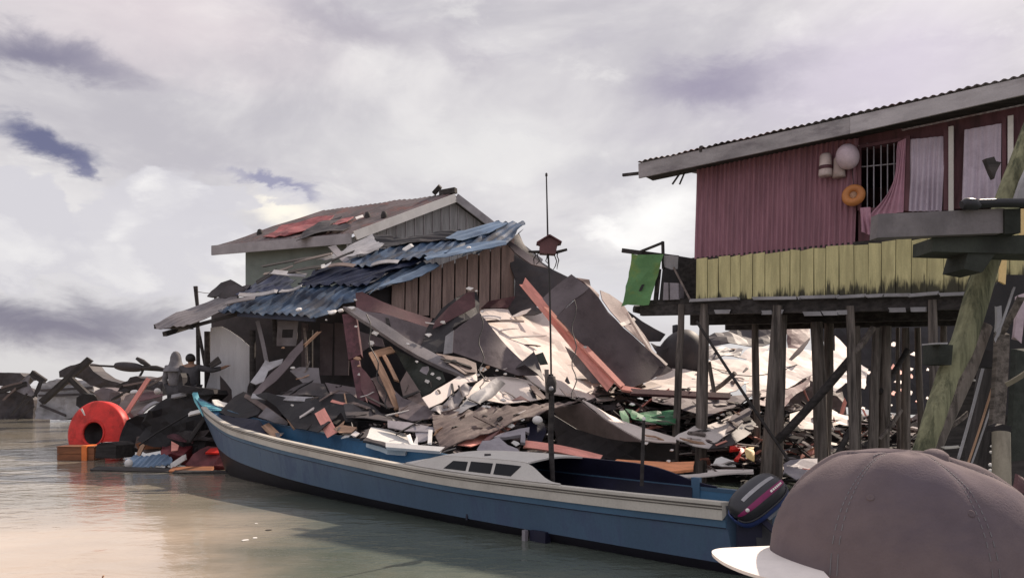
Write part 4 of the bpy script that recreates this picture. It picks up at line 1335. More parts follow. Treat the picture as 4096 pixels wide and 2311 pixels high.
S('roof_sheet', 'maroon_sheet', 3, [(1030, 855, 16.0), (1085, 850, 16.05), (1090, 960, 15.9), (940, 1035, 15.6), (780, 1120, 15.3), (800, 1060, 15.4), (900, 955, 15.7)], 'maroon flap folded over the black sheet', 'metal sheet', fold=.06)
S('roof_sheet', 'purple_sheet', 3, [(1115, 1000, 15.6), (1170, 1060, 15.6), (1270, 1185, 15.6), (1330, 1250, 15.6), (1420, 1335, 15.5), (1560, 1453, 15.4), (1400, 1453, 15.2), (1250, 1400, 15.1), (1100, 1345, 15.1), (1000, 1312, 15.1), (920, 1285, 15.1), (935, 1130, 15.3)], 'large plain grey purple sheet sloping down right in the middle', 'metal sheet', crumple=.012, fold=.04)
S('strip', 'light_grey_sheet', 3, [(875, 1170, 14.9), (935, 1125, 14.9), (925, 1290, 14.8), (860, 1300, 14.8)], 'narrow blue grey strip beside the black sheet', 'metal sheet', crumple=.01)
# the sunlit slope
S('roof_sheet', 'cream_sheet', 5, [(30, 395, 18.3), (60, 378, 18.4), (180, 380, 18.6), (260, 395, 18.7), (440, 410, 18.8), (600, 600, 18.0), (720, 720, 17.4), (900, 905, 16.6), (905, 965, 16.2), (700, 975, 15.8), (480, 930, 15.6), (300, 800, 15.9), (180, 600, 16.7), (60, 470, 17.7)], 'large sunlit cream roof slope in the middle of the heap', 'metal sheet', seed=3, thick=.03, crumple=.05)
for i, (x, y, L, a, w) in enumerate(((150, 465, 1.1, .05, .12), (260, 570, 1.3, .1, .08), (90, 440, .5, 0, .2), (330, 620, .6, 0, .05), (600, 750, .9, -.05, .06), (640, 830, .9, .03, .16), (770, 935, .8, 0, .07), (200, 520, .5, .2, .05), (700, 850, .5, .1, .12))):
    p = at(5, x, y, 18.2 + (x - 250) * .0026 - (y - 400) * .0062)
    d = V3((math.cos(a), .1, math.sin(a)))
    plank('scrap', 'brown_sheet' if i % 3 == 0 else 'pale_sheet', p - d * L / 2, p + d * L / 2, w, .02, 'thin torn strip lying on the sunlit cream slope', 'scrap', 'strips on the cream slope', V3((0, -.4, .9)), .03, .08)
S('roof_sheet', 'maroon_sheet', 5, [(30, 375, 18.8), (90, 330, 18.9), (180, 310, 19.0), (262, 300, 19.0), (235, 355, 18.8), (200, 370, 18.7), (90, 372, 18.7)], 'small maroon sheet at the foot of the plank wall', 'metal sheet')
S('roof_sheet', 'dark_sheet', 5, [(262, 300, 18.9), (340, 310, 18.7), (440, 400, 18.2), (380, 420, 18.1), (240, 430, 18.3), (215, 380, 18.6)], 'dark sheet at the top of the cream slope', 'metal sheet')
S('roof_sheet', 'pale_sheet', 5, [(230, 428, 18.2), (300, 395, 18.3), (370, 375, 18.4), (330, 410, 18.2), (270, 425, 18.1)], 'small pale triangle at the top of the cream slope', 'metal sheet')
# the big dark roof piece on the right
S('roof_sheet', 'purple_sheet', 5, [(435, 310, 17.0), (500, 250, 17.0), (560, 200, 17.0), (622, 155, 17.0), (680, 200, 16.8), (742, 245, 16.6), (640, 320, 16.45), (530, 428, 16.3), (480, 370, 16.6)], 'upper folded grey flap of the big broken roof piece', 'metal sheet', fold=.03, crumple=.02)
S('roof_sheet', 'purple_sheet', 5, [(742, 245, 16.6), (800, 310, 16.65), (860, 400, 16.7), (960, 500, 16.7), (1060, 590, 16.7), (1150, 670, 16.7), (1275, 775, 16.7), (1130, 840, 16.3), (1000, 892, 16.0), (930, 880, 16.0), (820, 760, 16.1), (690, 600, 16.2), (530, 430, 16.3), (640, 325, 16.45)], 'big plain dark grey roof piece standing on edge right of the pink board', 'metal sheet', fold=.03, crumple=.012, thick=.05)
S('roof_sheet', 'maroon_sheet', 5, [(805, 262, 17.3), (860, 290, 17.4), (945, 350, 17.5), (1020, 450, 17.5), (1090, 550, 17.4), (1150, 650, 17.2), (1060, 585, 17.0), (960, 495, 17.0), (870, 395, 17.0), (820, 320, 17.1)], 'maroon roof piece behind the big dark one', 'metal sheet', fold=.06)
S('trim_strip', 'cream_sheet', 5, [(985, 400, 16.95), (1030, 460, 16.95), (1090, 560, 16.9), (1150, 650, 16.8), (1245, 735, 16.7), (1235, 745, 16.65), (1140, 660, 16.75), (1075, 560, 16.85), (1015, 460, 16.9)], 'thin cream edging down the right side of the big dark roof piece', 'trim', thick=.06, crumple=.0)
S('trim_strip', 'maroon_sheet', 5, [(655, 178, 17.2), (735, 195, 17.3), (745, 235, 17.2), (800, 290, 17.1), (800, 325, 16.9), (745, 260, 16.9), (700, 215, 17.0)], 'crumpled pinkish ridge strip on top of the big dark roof piece', 'trim', crumple=.06, thick=.05)
S('roof_sheet', 'dark_sheet', 5, [(985, 395, 18.2), (1080, 460, 18.3), (1160, 510, 18.4), (1228, 545, 18.4), (1195, 590, 18.3), (1110, 592, 18.2), (1060, 520, 18.2)], 'black pointed sheet jutting out to the right', 'metal sheet')
S('scrap', 'dark_sheet', 5, [(1135, 600, 17.9), (1170, 618, 17.9), (1245, 630, 17.9), (1180, 665, 17.8), (1160, 640, 17.8)], 'ragged black tongue below the pointed sheet', 'scrap')
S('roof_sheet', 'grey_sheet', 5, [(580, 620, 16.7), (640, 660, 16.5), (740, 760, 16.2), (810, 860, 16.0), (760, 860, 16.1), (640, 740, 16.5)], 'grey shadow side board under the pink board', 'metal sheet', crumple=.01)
# pink fascia boards
up = V3((-.3, -.55, .8))
plank('fascia_board', 'salmon', at(5, 318, 215, 17.9), at(5, 880, 885, 15.6), .21, .05, 'long pink fascia board slanting down across the heap', 'board', None, V3((-.35, -.75, .5)), 0, .12, 1.15, 10)
plank('fascia_board', 'salmon', at(5, 470, 380, 17.0), at(5, 965, 895, 15.4), .13, .05, 'narrower pink board on the edge of the big dark roof piece', 'board', None, V3((.1, -.6, .8)), 0, .12, 1, 10)
plank('fascia_board', 'salmon', at(5, 955, 893, 15.4), at(5, 1135, 925, 15.2), .14, .05, 'short pink board end at the foot of the slanting boards', 'board', None, V3((0, -.6, .8)))
plank('lath', 'maroon_sheet', at(5, 1000, 915, 15.3), at(5, 1640, 945, 14.9), .16, .06, 'long dark red lath running right behind the stilts', 'plank', None, V3((0, -.6, .8)))
# lower left of the heap: shredded boards
S('wall_panel', 'brown_sheet', 4, [(1350, 300, 14.8), (1450, 312, 14.9), (1560, 330, 15.0), (1640, 370, 15.0), (1650, 440, 14.7), (1560, 445, 14.4), (1450, 380, 14.5)], 'sunlit peach panel below the long dark beam cover', 'panel', crumple=.03)
S('wall_panel', 'cream_sheet', 4, [(1250, 622, 13.5), (1400, 535, 14.0), (1560, 440, 14.6), (1645, 425, 14.8), (1650, 500, 14.5), (1560, 515, 14.2), (1440, 610, 13.7), (1390, 660, 13.4), (1300, 698, 13.2)], 'pale cream wall panel with a hole at its lower corner', 'panel', crumple=.03)
S('wall_panel', 'cream_sheet', 4, [(1640, 520, 14.6), (1700, 480, 14.9), (1800, 470, 15.2), (5, (200, 830, 15.6)), (5, (340, 860, 15.4)), (5, (450, 960, 14.8)), (5, (200, 985, 14.4)), (1700, 640, 14.2), (1600, 660, 13.9), (1560, 600, 14.1)], 'crumpled cream panel in the middle foreground of the heap', 'panel', crumple=.08, fold=.15)
S('roof_sheet', 'grey_sheet', 4, [(1310, 705, 13.2), (1400, 660, 13.4), (1450, 610, 13.6), (1565, 508, 14.0), (1620, 540, 13.9), (1540, 640, 13.5), (1440, 755, 13.1)], 'grey ribbed sheet curled beside the cream panel', 'metal sheet', corr=(2, 6, .03, .22), crumple=.05)
S('roof_sheet', 'light_grey_sheet', 4, [(1450, 750, 13.1), (1560, 640, 13.4), (1700, 540, 13.9), (1790, 470, 14.3), (1816, 500, 14.3), (5, (190, 870, 14.5)), (5, (100, 960, 13.9)), (1640, 680, 13.4), (1520, 745, 13.0)], 'pale grey ribbed sheet lying over the cream panels', 'metal sheet', corr=(0, 2, .03, .25), crumple=.05)
S('roof_sheet', 'dark_sheet', 5, [(250, 770, 15.3), (310, 715, 15.4), (380, 660, 15.5), (400, 700, 15.4), (445, 845, 15.0), (400, 800, 15.0), (320, 745, 15.2)], 'dark pointed flap in front of the cream slope', 'metal sheet', fold=.05)
S('roof_sheet', 'moss_beam', 5, [(390, 685, 15.5), (440, 672, 15.5), (472, 740, 15.3), (420, 745, 15.3)], 'olive green scrap beside the dark pointed flap', 'metal sheet', crumple=.04)
S('scrap', 'maroon_sheet', 5, [(235, 975, 14.0), (295, 940, 14.2), (355, 980, 14.0), (310, 970, 14.0)], 'maroon triangle of torn sheet on the cream panel', 'scrap')
S('scrap', 'brown_sheet', 5, [(340, 865, 15.2), (400, 890, 15.0), (460, 950, 14.7), (440, 960, 14.6), (380, 920, 14.8)], 'brown torn strip beside the mast on the cream panel', 'scrap')
S('scrap', 'purple_sheet', 5, [(545, 890, 15.3), (600, 925, 15.1), (640, 910, 15.2), (660, 950, 14.9), (590, 945, 15.0)], 'grey jagged scrap right of the mast', 'scrap')
S('scrap', 'dark_sheet', 5, [(580, 845, 15.7), (595, 815, 15.8), (615, 860, 15.6), (600, 865, 15.6)], 'small black spike of metal on the cream slope', 'scrap')
# timber tangle under the beam cover
plank('post', 'maroon_wood', at(4, 725, 20, 15.6), at(4, 770, 340, 15.3), .26, .2, 'thick maroon post under the corner of the blue roof', 'post', None, V3((0, -1, .1)))
plank('post', 'maroon_wood', at(4, 765, 340, 15.3), at(4, 820, 660, 14.6), .16, .14, 'maroon post stub below the thick one, edge splintered', 'post', None, V3((0, -1, .1)))
S('roof_sheet', 'purple_sheet', 4, [(775, 130, 15.9), (960, 190, 15.7), (980, 250, 15.6), (880, 240, 15.6), (800, 300, 15.6)], 'grey triangle of board behind the maroon post', 'panel', crumple=.02)
plank('batten', 'wood_tan', at(4, 890, 300, 14.9), at(4, 1075, 700, 14.0), .13, .05, 'long tan batten bent down from the crossbar', 'plank', 'tan battens in the tangle', V3((.3, -1, .1)), .08)
plank('batten', 'wood_tan', at(4, 965, 300, 15.0), at(4, 1065, 495, 14.5), .07, .05, 'short tan batten right of the long bent one', 'plank', 'tan battens in the tangle', V3((.3, -1, .1)), .03)
plank('batten', 'wood_tan', at(4, 905, 305, 14.9), at(4, 1040, 268, 15.1), .14, .06, 'tan crossbar joining two battens in the tangle', 'plank', None, V3((0, -1, .2)))
S('wall_panel', 'brown_sheet', 4, [(885, 470, 14.6), (950, 450, 14.7), (1010, 560, 14.4), (1065, 690, 14.0), (1000, 690, 13.9), (940, 600, 14.2)], 'narrow brown panel standing in the tangle', 'panel', crumple=.04)
S('wall_panel', 'maroon_sheet', 4, [(790, 380, 14.9), (880, 480, 14.6), (940, 610, 14.3), (950, 690, 14.1), (870, 650, 14.2), (810, 560, 14.6)], 'reddish torn panel by the maroon post stub', 'panel', crumple=.05)
S('wall_panel', 'purple_sheet', 4, [(1030, 540, 14.3), (1110, 620, 14.1), (1220, 680, 13.8), (1320, 720, 13.5), (1380, 760, 13.2), (1180, 790, 13.2), (1080, 760, 13.4), (1080, 680, 13.8)], 'grey purple panel bending into the foreground', 'panel', crumple=.05, fold=.1)
S('wall_panel', 'brown_sheet', 4, [(1140, 430, 14.6), (1200, 520, 14.4), (1250, 620, 14.0), (1310, 700, 13.7), (1220, 680, 13.8), (1110, 600, 14.2), (1090, 510, 14.5)], 'brown sloping panel behind the cream wall panel', 'panel', crumple=.03)
S('tarp', 'moss_beam', 4, [(1040, 260, 15.2), (1130, 310, 15.0), (1250, 380, 14.8), (1400, 430, 14.6), (1420, 500, 14.4), (1260, 610, 14.2), (1200, 560, 14.5), (1120, 400, 14.9)], 'very dark green tarpaulin with pale spots under the beam cover', 'tarpaulin', crumple=.08)
for (x, y, r) in ((1270, 415, .22), (1210, 355, .06), (1325, 445, .07), (1370, 478, .09), (1285, 498, .12), (895, 487, .1), (835, 655, .07), (1400, 70, .11), (880, 222, .13), (910, 150, .13), (770, 100, .06), (1145, 230, .1), (795, 450, .08), (812, 528, .07)):
    p = at(4, x, y, 14.35 if y > 240 and x > 900 else 14.9)
    r *= .5
    tag(obj('chip', sheet_mb([p + V3((-r * RND.uniform(.7, 1.2), 0, RND.uniform(-.3, .3) * r)), p + V3((-r * .4, 0, r * RND.uniform(.4, .9))), p + V3((r * .6, 0, r * RND.uniform(.3, .9))), p + V3((r * RND.uniform(.7, 1.2), 0, 0)), p + V3((r * .3, 0, -r * RND.uniform(.4, .9)))], .03, .01, None, .01, .06), M['white_junk'] if r < .1 else M['plastic_grey']),
        'pale chip of plaster caught in the dark tangle' if r < .1 else 'grey plastic lid on the dark green tarpaulin', 'plaster chip' if r < .1 else 'lid', 'plaster chips in the tangle' if r < .1 else None)
plank('pole', 'wood_tan', at(4, 395, 240, 16.2), at(4, 500, 140, 16.4), .07, .05, 'thin pale stick pointing up under the eave', 'stick')
S('wall_panel', 'purple_sheet', 4, [(20, 595, 15.7), (150, 450, 15.9), (250, 340, 16.1), (390, 200, 16.4), (385, 270, 16.2), (300, 370, 15.9), (190, 500, 15.7), (60, 605, 15.5)], 'long grey board leaning up to the right inside the wreck', 'panel', crumple=.03)
S('wall_panel', 'light_grey_sheet', 4, [(0, 500, 15.9), (60, 420, 16.1), (115, 345, 16.3), (140, 360, 16.3), (240, 335, 16.2), (230, 370, 16.1), (130, 420, 16.1), (100, 500, 15.8), (40, 518, 15.8)], 'forked pale mauve board in front of the wreck', 'panel', crumple=.04)
S('wall_panel', 'grey_sheet', 4, [(290, 430, 15.7), (360, 408, 15.8), (500, 405, 15.9), (515, 520, 15.6), (390, 525, 15.4)], 'square grey board lying in the wreck interior', 'panel', crumple=.04)
S('wall_panel', 'dark_sheet', 4, [(220, 610, 15.0), (400, 520, 15.3), (540, 520, 15.4), (585, 600, 15.0), (400, 605, 14.9)], 'dark crumpled sheet below the square grey board', 'panel', crumple=.08)
S('wall_panel', 'purple_sheet', 4, [(545, 515, 15.6), (660, 530, 15.6), (790, 550, 15.5), (800, 640, 15.1), (720, 610, 15.1), (585, 598, 15.1)], 'flat grey lilac board behind the boat', 'panel', crumple=.02)
S('tarp', 'black_sheet', 4, [(0, 600, 14.9), (200, 612, 14.6), (520, 640, 14.4), (740, 610, 14.5), (850, 660, 14.2), (960, 740, 13.9), (1000, 790, 13.6), (700, 800, 13.7), (660, 720, 14.0), (500, 880, 13.4), (330, 850, 13.9), (200, 700, 14.5)], 'long black tarpaulin sagging behind the boat', 'tarpaulin', crumple=.09, fold=.1)
plank('lath', 'light_grey_sheet', at(4, 20, 608, 14.8), at(4, 560, 640, 14.3), .12, .03, 'pale lath along the top of the black tarpaulin', 'plank', None, V3((0, -.7, .7)))
S('roof_sheet', 'dark_sheet', 4, [(680, 660, 14.0), (780, 660, 14.1), (950, 740, 13.8), (1160, 790, 13.5), (1330, 820, 13.0), (1330, 840, 12.9), (1000, 790, 13.2), (700, 760, 13.5)], 'dark grey sheet curving along the boat side', 'metal sheet', crumple=.04)
S('panel', 'plastic_grey', 4, [(1000, 785, 13.1), (1150, 795, 13.0), (1335, 830, 12.6), (1330, 865, 12.4), (1130, 860, 12.6), (1000, 830, 12.9)], 'flat grey panel behind the white box', 'panel', crumple=.02)
S('panel', 'grey_sheet', 4, [(60, 755, 14.9), (120, 690, 15.2), (165, 720, 15.1), (275, 815, 14.6), (180, 800, 14.6)], 'grey triangular board leaning over the boat bow', 'panel', crumple=.02)
plank('plank', 'wood_tan', at(4, 250, 708, 14.6), at(4, 322, 830, 14.2), .09, .03, 'pale tan plank standing behind the boat bow', 'plank', None, V3((.2, -1, .1)))
plank('plank', 'salmon', at(4, 505, 712, 14.0), at(4, 600, 890, 13.5), .20, .04, 'salmon plank standing behind the boat', 'plank', None, V3((.2, -1, .1)))
S('bag', 'wood_tan', 4, [(610, 855, 13.4), (640, 830, 13.5), (690, 795, 13.6), (680, 830, 13.5), (780, 850, 13.3), (740, 880, 13.2), (650, 880, 13.2)], 'torn tan cardboard beside the salmon plank', 'cardboard', crumple=.08)
S('bag', 'white_junk', 4, [(660, 910, 13.2), (700, 880, 13.3), (740, 880, 13.3), (720, 915, 13.1)], 'white bag behind the boat next to the torn cardboard', 'bag', crumple=.08)
S('bag', 'pale_sheet', 4, [(735, 900, 13.1), (770, 878, 13.2), (800, 890, 13.1), (770, 912, 13.0)], 'cream bag left of the white box', 'bag', crumple=.07)


def white_box():
    o = at(4, 990, 950, 12.7)
    t = thing('white_box', o, 'white broken ice box lying behind the boat rail', 'box')
    P = [at(4, 845, 905, 12.6), at(4, 1000, 950, 12.2), at(4, 1130, 965, 12.2), at(4, 1185, 930, 12.5), at(4, 1120, 880, 13.0), at(4, 1000, 850, 13.2), at(4, 880, 835, 13.2)]
    obj('lid', sheet_mb(P, .16, .02, None, .03, .15, 3), M['white_junk'], t)
    obj('side', sheet_mb([at(4, 800, 915, 12.5), at(4, 845, 905, 12.6), at(4, 885, 838, 13.1), at(4, 860, 835, 13.1)], .05, .02, None, .02, .15, 3), M['dark_sheet'], t)
    obj('base', sheet_mb([at(4, 820, 930, 12.4), at(4, 1000, 975, 12.1), at(4, 1140, 985, 12.1), at(4, 1130, 965, 12.2), at(4, 1000, 950, 12.2), at(4, 845, 908, 12.6)], .04, .03, None, .03, .15, 5), M['dark_sheet'], t)


white_box()
S('bag', 'white_junk', 4, [(1140, 905, 12.4), (1165, 885, 12.5), (1190, 960, 12.2), (1215, 900, 12.4), (1222, 965, 12.1), (1200, 990, 12.0), (1160, 960, 12.2)], 'torn white plastic strips hanging by the white box', 'bag', crumple=.05)
S('panel', 'plastic_grey', 4, [(1200, 870, 12.6), (1320, 860, 12.5), (1325, 930, 12.2), (1270, 950, 12.1), (1215, 945, 12.2)], 'blue grey plastic tub beside the white box', 'tub', crumple=.08)
plank('lath', 'white_junk', at(4, 990, 968, 12.0), at(4, 1400, 1000, 11.5), .12, .05, 'white lath along the far rail of the boat', 'plank', None, V3((0, -.5, .8)))
plank('lath', 'white_junk', at(4, 1310, 865, 12.3), at(4, 1305, 950, 12.0), .06, .03, 'short white upright stick by the blue grey tub', 'stick', None, V3((0, -1, 0)))
# the brown ribbed roof and arched sheet in the foreground of the heap
S('roof_sheet', 'brown_sheet', 6, [(60, 150, 13.0), (200, 130, 13.1), (500, 85, 13.2), (1040, 25, 13.3), (1285, 8, 13.3), (1000, 75, 12.8), (820, 130, 12.6), (520, 270, 12.2), (330, 340, 12.0), (140, 412, 11.8), (100, 330, 12.1), (70, 230, 12.6)], 'long brown ribbed roof sheet sloping to the boat', 'metal sheet', corr=(9, 3, .020, .13), crumple=.07, seed=8)
S('roof_sheet', 'salmon', 6, [(265, 360, 12.0), (400, 300, 12.3), (560, 240, 12.6), (720, 190, 12.9), (760, 170, 13.0), (700, 235, 12.7), (480, 340, 12.2), (380, 385, 11.9)], 'salmon pink cloth bulging under the brown ribbed sheet', 'cloth', fold=.1)
S('roof_sheet', 'maroon_sheet', 6, [(480, 320, 12.1), (560, 240, 12.4), (760, 140, 12.9), (800, 160, 12.9), (640, 230, 12.4), (520, 330, 12.0)], 'dark red strip across the salmon cloth', 'strip', crumple=.03)
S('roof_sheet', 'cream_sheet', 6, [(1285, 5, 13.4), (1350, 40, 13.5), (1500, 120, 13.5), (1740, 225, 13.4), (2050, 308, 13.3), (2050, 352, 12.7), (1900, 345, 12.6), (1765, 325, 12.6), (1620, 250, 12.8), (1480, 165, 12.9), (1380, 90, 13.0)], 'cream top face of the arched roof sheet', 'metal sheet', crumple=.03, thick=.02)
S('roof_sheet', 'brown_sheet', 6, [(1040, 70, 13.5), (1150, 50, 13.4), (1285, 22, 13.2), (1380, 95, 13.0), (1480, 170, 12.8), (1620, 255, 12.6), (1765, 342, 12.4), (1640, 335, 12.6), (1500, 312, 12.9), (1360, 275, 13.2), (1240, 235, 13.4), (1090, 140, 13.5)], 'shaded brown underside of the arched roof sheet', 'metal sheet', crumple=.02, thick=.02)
S('roof_sheet', 'dark_sheet', 6, [(1050, 120, 13.9), (1240, 230, 13.8), (1500, 305, 13.6), (1540, 240, 13.6), (1765, 342, 13.0), (2050, 360, 13.1), (2050, 480, 13.4), (1700, 500, 13.4), (1300, 440, 13.6), (1080, 380, 13.9)], 'black hollow panel below the arched roof sheet', 'panel', crumple=.05)
S('tarp', 'navy', 6, [(830, 200, 13.0), (900, 170, 13.1), (970, 200, 13.1), (990, 260, 13.0), (950, 350, 12.8), (840, 350, 12.7)], 'navy tarpaulin hanging behind the mast', 'tarpaulin', crumple=.06)
tag(obj('ball', MB().lathe([(.085 * math.sin(math.pi * i / 12) + .001, -.07 * math.cos(math.pi * i / 12)) for i in range(13)], at(6, 920, 163, 12.6), V3((.1, -.3, 1)), 16), M['white_junk']), 'white oval float beside the mast under the brown sheet', 'float')
S('panel', 'plastic_grey', 6, [(425, 425, 11.6), (470, 350, 11.8), (530, 330, 11.9), (600, 300, 12.0), (760, 400, 11.6), (800, 480, 11.2), (700, 490, 11.1), (600, 440, 11.3), (510, 425, 11.4), (560, 500, 11.1), (480, 460, 11.4)], 'grey curved plastic hull piece behind the cabin', 'panel', crumple=.07)
S('panel', 'plastic_grey', 6, [(560, 310, 12.1), (620, 270, 12.3), (780, 235, 12.4), (855, 225, 12.4), (850, 275, 12.3), (820, 262, 12.3), (820, 350, 12.0), (780, 345, 12.0), (785, 290, 12.2), (660, 300, 12.2)], 'bent grey plastic pipe frame behind the cabin', 'panel', crumple=.03, thick=.05)
S('panel', 'pale_sheet', 6, [(800, 480, 11.3), (900, 455, 11.4), (1020, 470, 11.4), (1120, 490, 11.2), (1000, 498, 11.0), (850, 500, 11.0)], 'pale flat sheet just behind the cabin roof', 'panel', crumple=.02)
plank('plank', 'salmon', at(6, 825, 362, 12.1), at(6, 1420, 478, 11.7), .13, .04, 'long pink plank lying behind the mast', 'plank', None, V3((0, -.8, .6)), .05)
S('boat_hull', 'orange_wood', 6, [(1520, 515, 11.8), (1570, 490, 12.0), (1760, 500, 12.1), (2010, 520, 12.2), (11, (660, 355, 12.2)), (11, (650, 420, 11.8)), (2010, 600, 11.6), (1800, 590, 11.5), (1620, 560, 11.6)], 'faded orange hull board of a small sunken boat', 'hull', crumple=.04, thick=.04)
S('panel', 'wood_dark', 6, [(1790, 570, 11.5), (1850, 555, 11.6), (1940, 562, 11.6), (1930, 585, 11.5), (1840, 592, 11.4)], 'dark oval opening in the orange hull board', 'hole', thick=.02, crumple=0)
S('panel', 'pale_sheet', 6, [(1560, 560, 11.3), (1800, 600, 11.3), (2010, 610, 11.4), (11, (1220, 420, 11.8)), (11, (1220, 445, 11.6)), (2010, 640, 11.2), (1800, 620, 11.1), (1600, 585, 11.1)], 'pale narrow deck board below the orange hull board', 'plank', crumple=.03)
r = random.Random(33)
for (z, x, y, w, d) in ((3, 190, 965, 60, 15.3), (3, 30, 990, 30, 16.0), (3, 115, 980, 26, 15.6), (3, 220, 905, 26, 15.6), (3, 8, 1050, 18, 16), (3, 360, 1150, 40, 14.9), (3, 335, 1222, 44, 14.7), (3, 600, 1225, 30, 14.5), (3, 855, 1068, 40, 15.0), (3, 1050, 825, 56, 15.9), (3, 1098, 840, 22, 15.9),
                        (3, 750, 1160, 50, 14.7), (3, 1140, 990, 30, 15.3), (3, 665, 1355, 24, 14.2), (3, 1140, 1410, 60, 14.6), (3, 1180, 1390, 34, 14.6), (3, 1250, 1415, 24, 14.6), (3, 1310, 1440, 30, 14.6), (4, 1700, 680, 40, 13.2), (4, 1735, 685, 34, 13.2), (4, 1655, 450, 30, 14.3), (4, 1690, 410, 60, 14.6), (4, 1725, 395, 30, 14.6),
                        (4, 780, 335, 60, 14.8), (4, 790, 385, 30, 14.7), (4, 1065, 745, 34, 13.4), (4, 310, 400, 36, 15.5), (4, 240, 255, 30, 16.8), (4, 305, 672, 26, 14.0), (5, 712, 625, 26, 15.6), (5, 1015, 995, 40, 14.2), (5, 230, 1130, 60, 12.5), (5, 470, 1185, 18, 12.3), (5, 1105, 1245, 36, 12.2), (5, 1270, 1290, 30, 12.2),
                        (5, 300, 1095, 40, 12.6), (5, 535, 1265, 20, 12.0), (5, 260, 1245, 60, 11.8), (5, 325, 1335, 40, 11.5), (5, 1250, 1360, 30, 12), (9, 845, 1020, 26, 13.6), (9, 710, 920, 30, 14.2), (9, 675, 945, 26, 14.2), (9, 520, 630, 30, 17.0), (5, 70, 1010, 40, 13.8), (5, 180, 965, 40, 14.0), (5, 95, 1010, 30, 13.7)):
    c_ = at(z, x, y, d); k = w * ZM[z][2] * d / F * .5
    P = [c_ + V3((-k * r.uniform(.8, 1.1), r.uniform(-.1, .1) * k, k * r.uniform(-.3, .3))), c_ + V3((-k * .3, .2 * k, k * r.uniform(.3, .6))), c_ + V3((k * .6, .2 * k, k * r.uniform(.2, .5))), c_ + V3((k * r.uniform(.8, 1.1), 0, k * r.uniform(-.3, .2))), c_ + V3((k * .2, -.2 * k, -k * r.uniform(.3, .6)))]
    tag(obj('chip', sheet_mb(P, .03, .01, None, .015, .08), M['white_junk' if r.random() < .75 else 'wood_tan']), 'small pale broken chip lying on the collapsed heap', 'chip', 'pale chips on the heap')
# behind the stilts: sunlit sheets
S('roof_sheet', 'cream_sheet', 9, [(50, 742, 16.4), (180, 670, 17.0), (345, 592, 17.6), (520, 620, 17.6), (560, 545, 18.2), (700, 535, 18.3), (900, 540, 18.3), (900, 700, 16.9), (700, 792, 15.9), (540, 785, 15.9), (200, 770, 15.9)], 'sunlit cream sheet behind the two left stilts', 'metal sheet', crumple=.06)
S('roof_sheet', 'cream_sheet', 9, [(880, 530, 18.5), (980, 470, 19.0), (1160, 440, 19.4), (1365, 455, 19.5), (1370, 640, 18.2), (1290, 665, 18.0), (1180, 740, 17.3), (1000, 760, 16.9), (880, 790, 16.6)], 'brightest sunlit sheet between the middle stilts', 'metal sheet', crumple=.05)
S('roof_sheet', 'pale_sheet', 9, [(830, 510, 18.8), (900, 450, 19.3), (1050, 430, 19.5), (1010, 480, 19.1), (900, 525, 18.7)], 'pale curved sheet above the brightest one', 'metal sheet', crumple=.04)
S('roof_sheet', 'cream_sheet', 9, [(1525, 350, 21), (1560, 380, 20.9), (1620, 440, 20.6), (1620, 520, 20.0), (1530, 600, 19.4), (1525, 450, 20.3)], 'cream sheet seen right of the thick middle stilt', 'metal sheet', crumple=.04)
S('roof_sheet', 'pale_sheet', 10, [(20, 520, 19.6), (90, 480, 19.9), (240, 500, 20), (330, 560, 19.8), (440, 620, 19.5), (420, 740, 18.6), (300, 700, 18.6), (230, 760, 18.2), (90, 690, 18.4), (20, 660, 18.6)], 'pale sheet sloping down right of the thick middle stilt', 'metal sheet', crumple=.06)
S('roof_sheet', 'cream_sheet', 10, [(-60, 900, 16.4), (60, 860, 16.9), (200, 880, 16.9), (330, 930, 16.6), (300, 990, 16.0), (120, 1010, 15.6), (-60, 980, 15.8)], 'low sunlit sheet in front of the pale sloping one under the house', 'metal sheet', crumple=.06)
S('roof_sheet', 'dark_sheet', 9, [(600, 360, 20.6), (740, 340, 20.8), (830, 300, 21), (910, 278, 21), (1070, 290, 21), (1060, 420, 20.2), (980, 440, 20), (820, 420, 20), (640, 430, 20)], 'dark roof hump behind the left stilts', 'metal sheet', crumple=.12)
S('roof_sheet', 'grey_sheet', 9, [(450, 480, 19.3), (560, 440, 19.6), (860, 440, 19.6), (830, 510, 19.0), (640, 530, 18.7), (450, 530, 18.8)], 'grey layered sheet under the dark roof hump', 'metal sheet', crumple=.1, corr=(0, 1, .02, .2))
S('roof_sheet', 'maroon_sheet', 9, [(1160, 300, 21.2), (1340, 300, 21.3), (1345, 380, 20.8), (1260, 450, 20.2), (1190, 440, 20.3)], 'dull maroon sheet high behind the middle stilts', 'metal sheet', crumple=.07)
S('roof_sheet', 'brown_sheet', 9, [(1190, 520, 18.6), (1260, 440, 18.9), (1345, 360, 19.2), (1330, 400, 19.0), (1270, 480, 18.6), (1210, 525, 18.5)], 'brown sliver lying over the brightest sheet', 'metal sheet', crumple=.02)


def dome():
    c = at(9, 390, 590, 18.3)
    mb = MB(); n = 10
    prof = [(.62 * math.cos(math.pi / 2 * (1 - i / n)) if i else .002, .0) for i in range(n + 1)]
    prof = [(.62 * math.sin(math.pi / 2 * i / n) + .001, .95 * math.cos(math.pi / 2 * i / n)) for i in range(n + 1)] + [(.6, -.2)]
    t = thing('water_tank', c, 'dark domed water tank lying behind the leftmost stilt', 'tank')
    obj('shell', mb.lathe(prof, c, V3((.25, -.15, 1)), 24), M['dark_sheet'], t)
    obj('outlet', MB().lathe([(.001, .22), (.07, .22), (.07, -.1)], c + V3((.62, 0, .75)), (0, 0, 1), 10), M['black_pipe'], t)
    obj('outlet', MB().lathe([(.001, .1), (.1, .08), (.1, -.1)], c + V3((-.05, 0, .95)), (0, 0, 1), 10), M['black_pipe'], t)


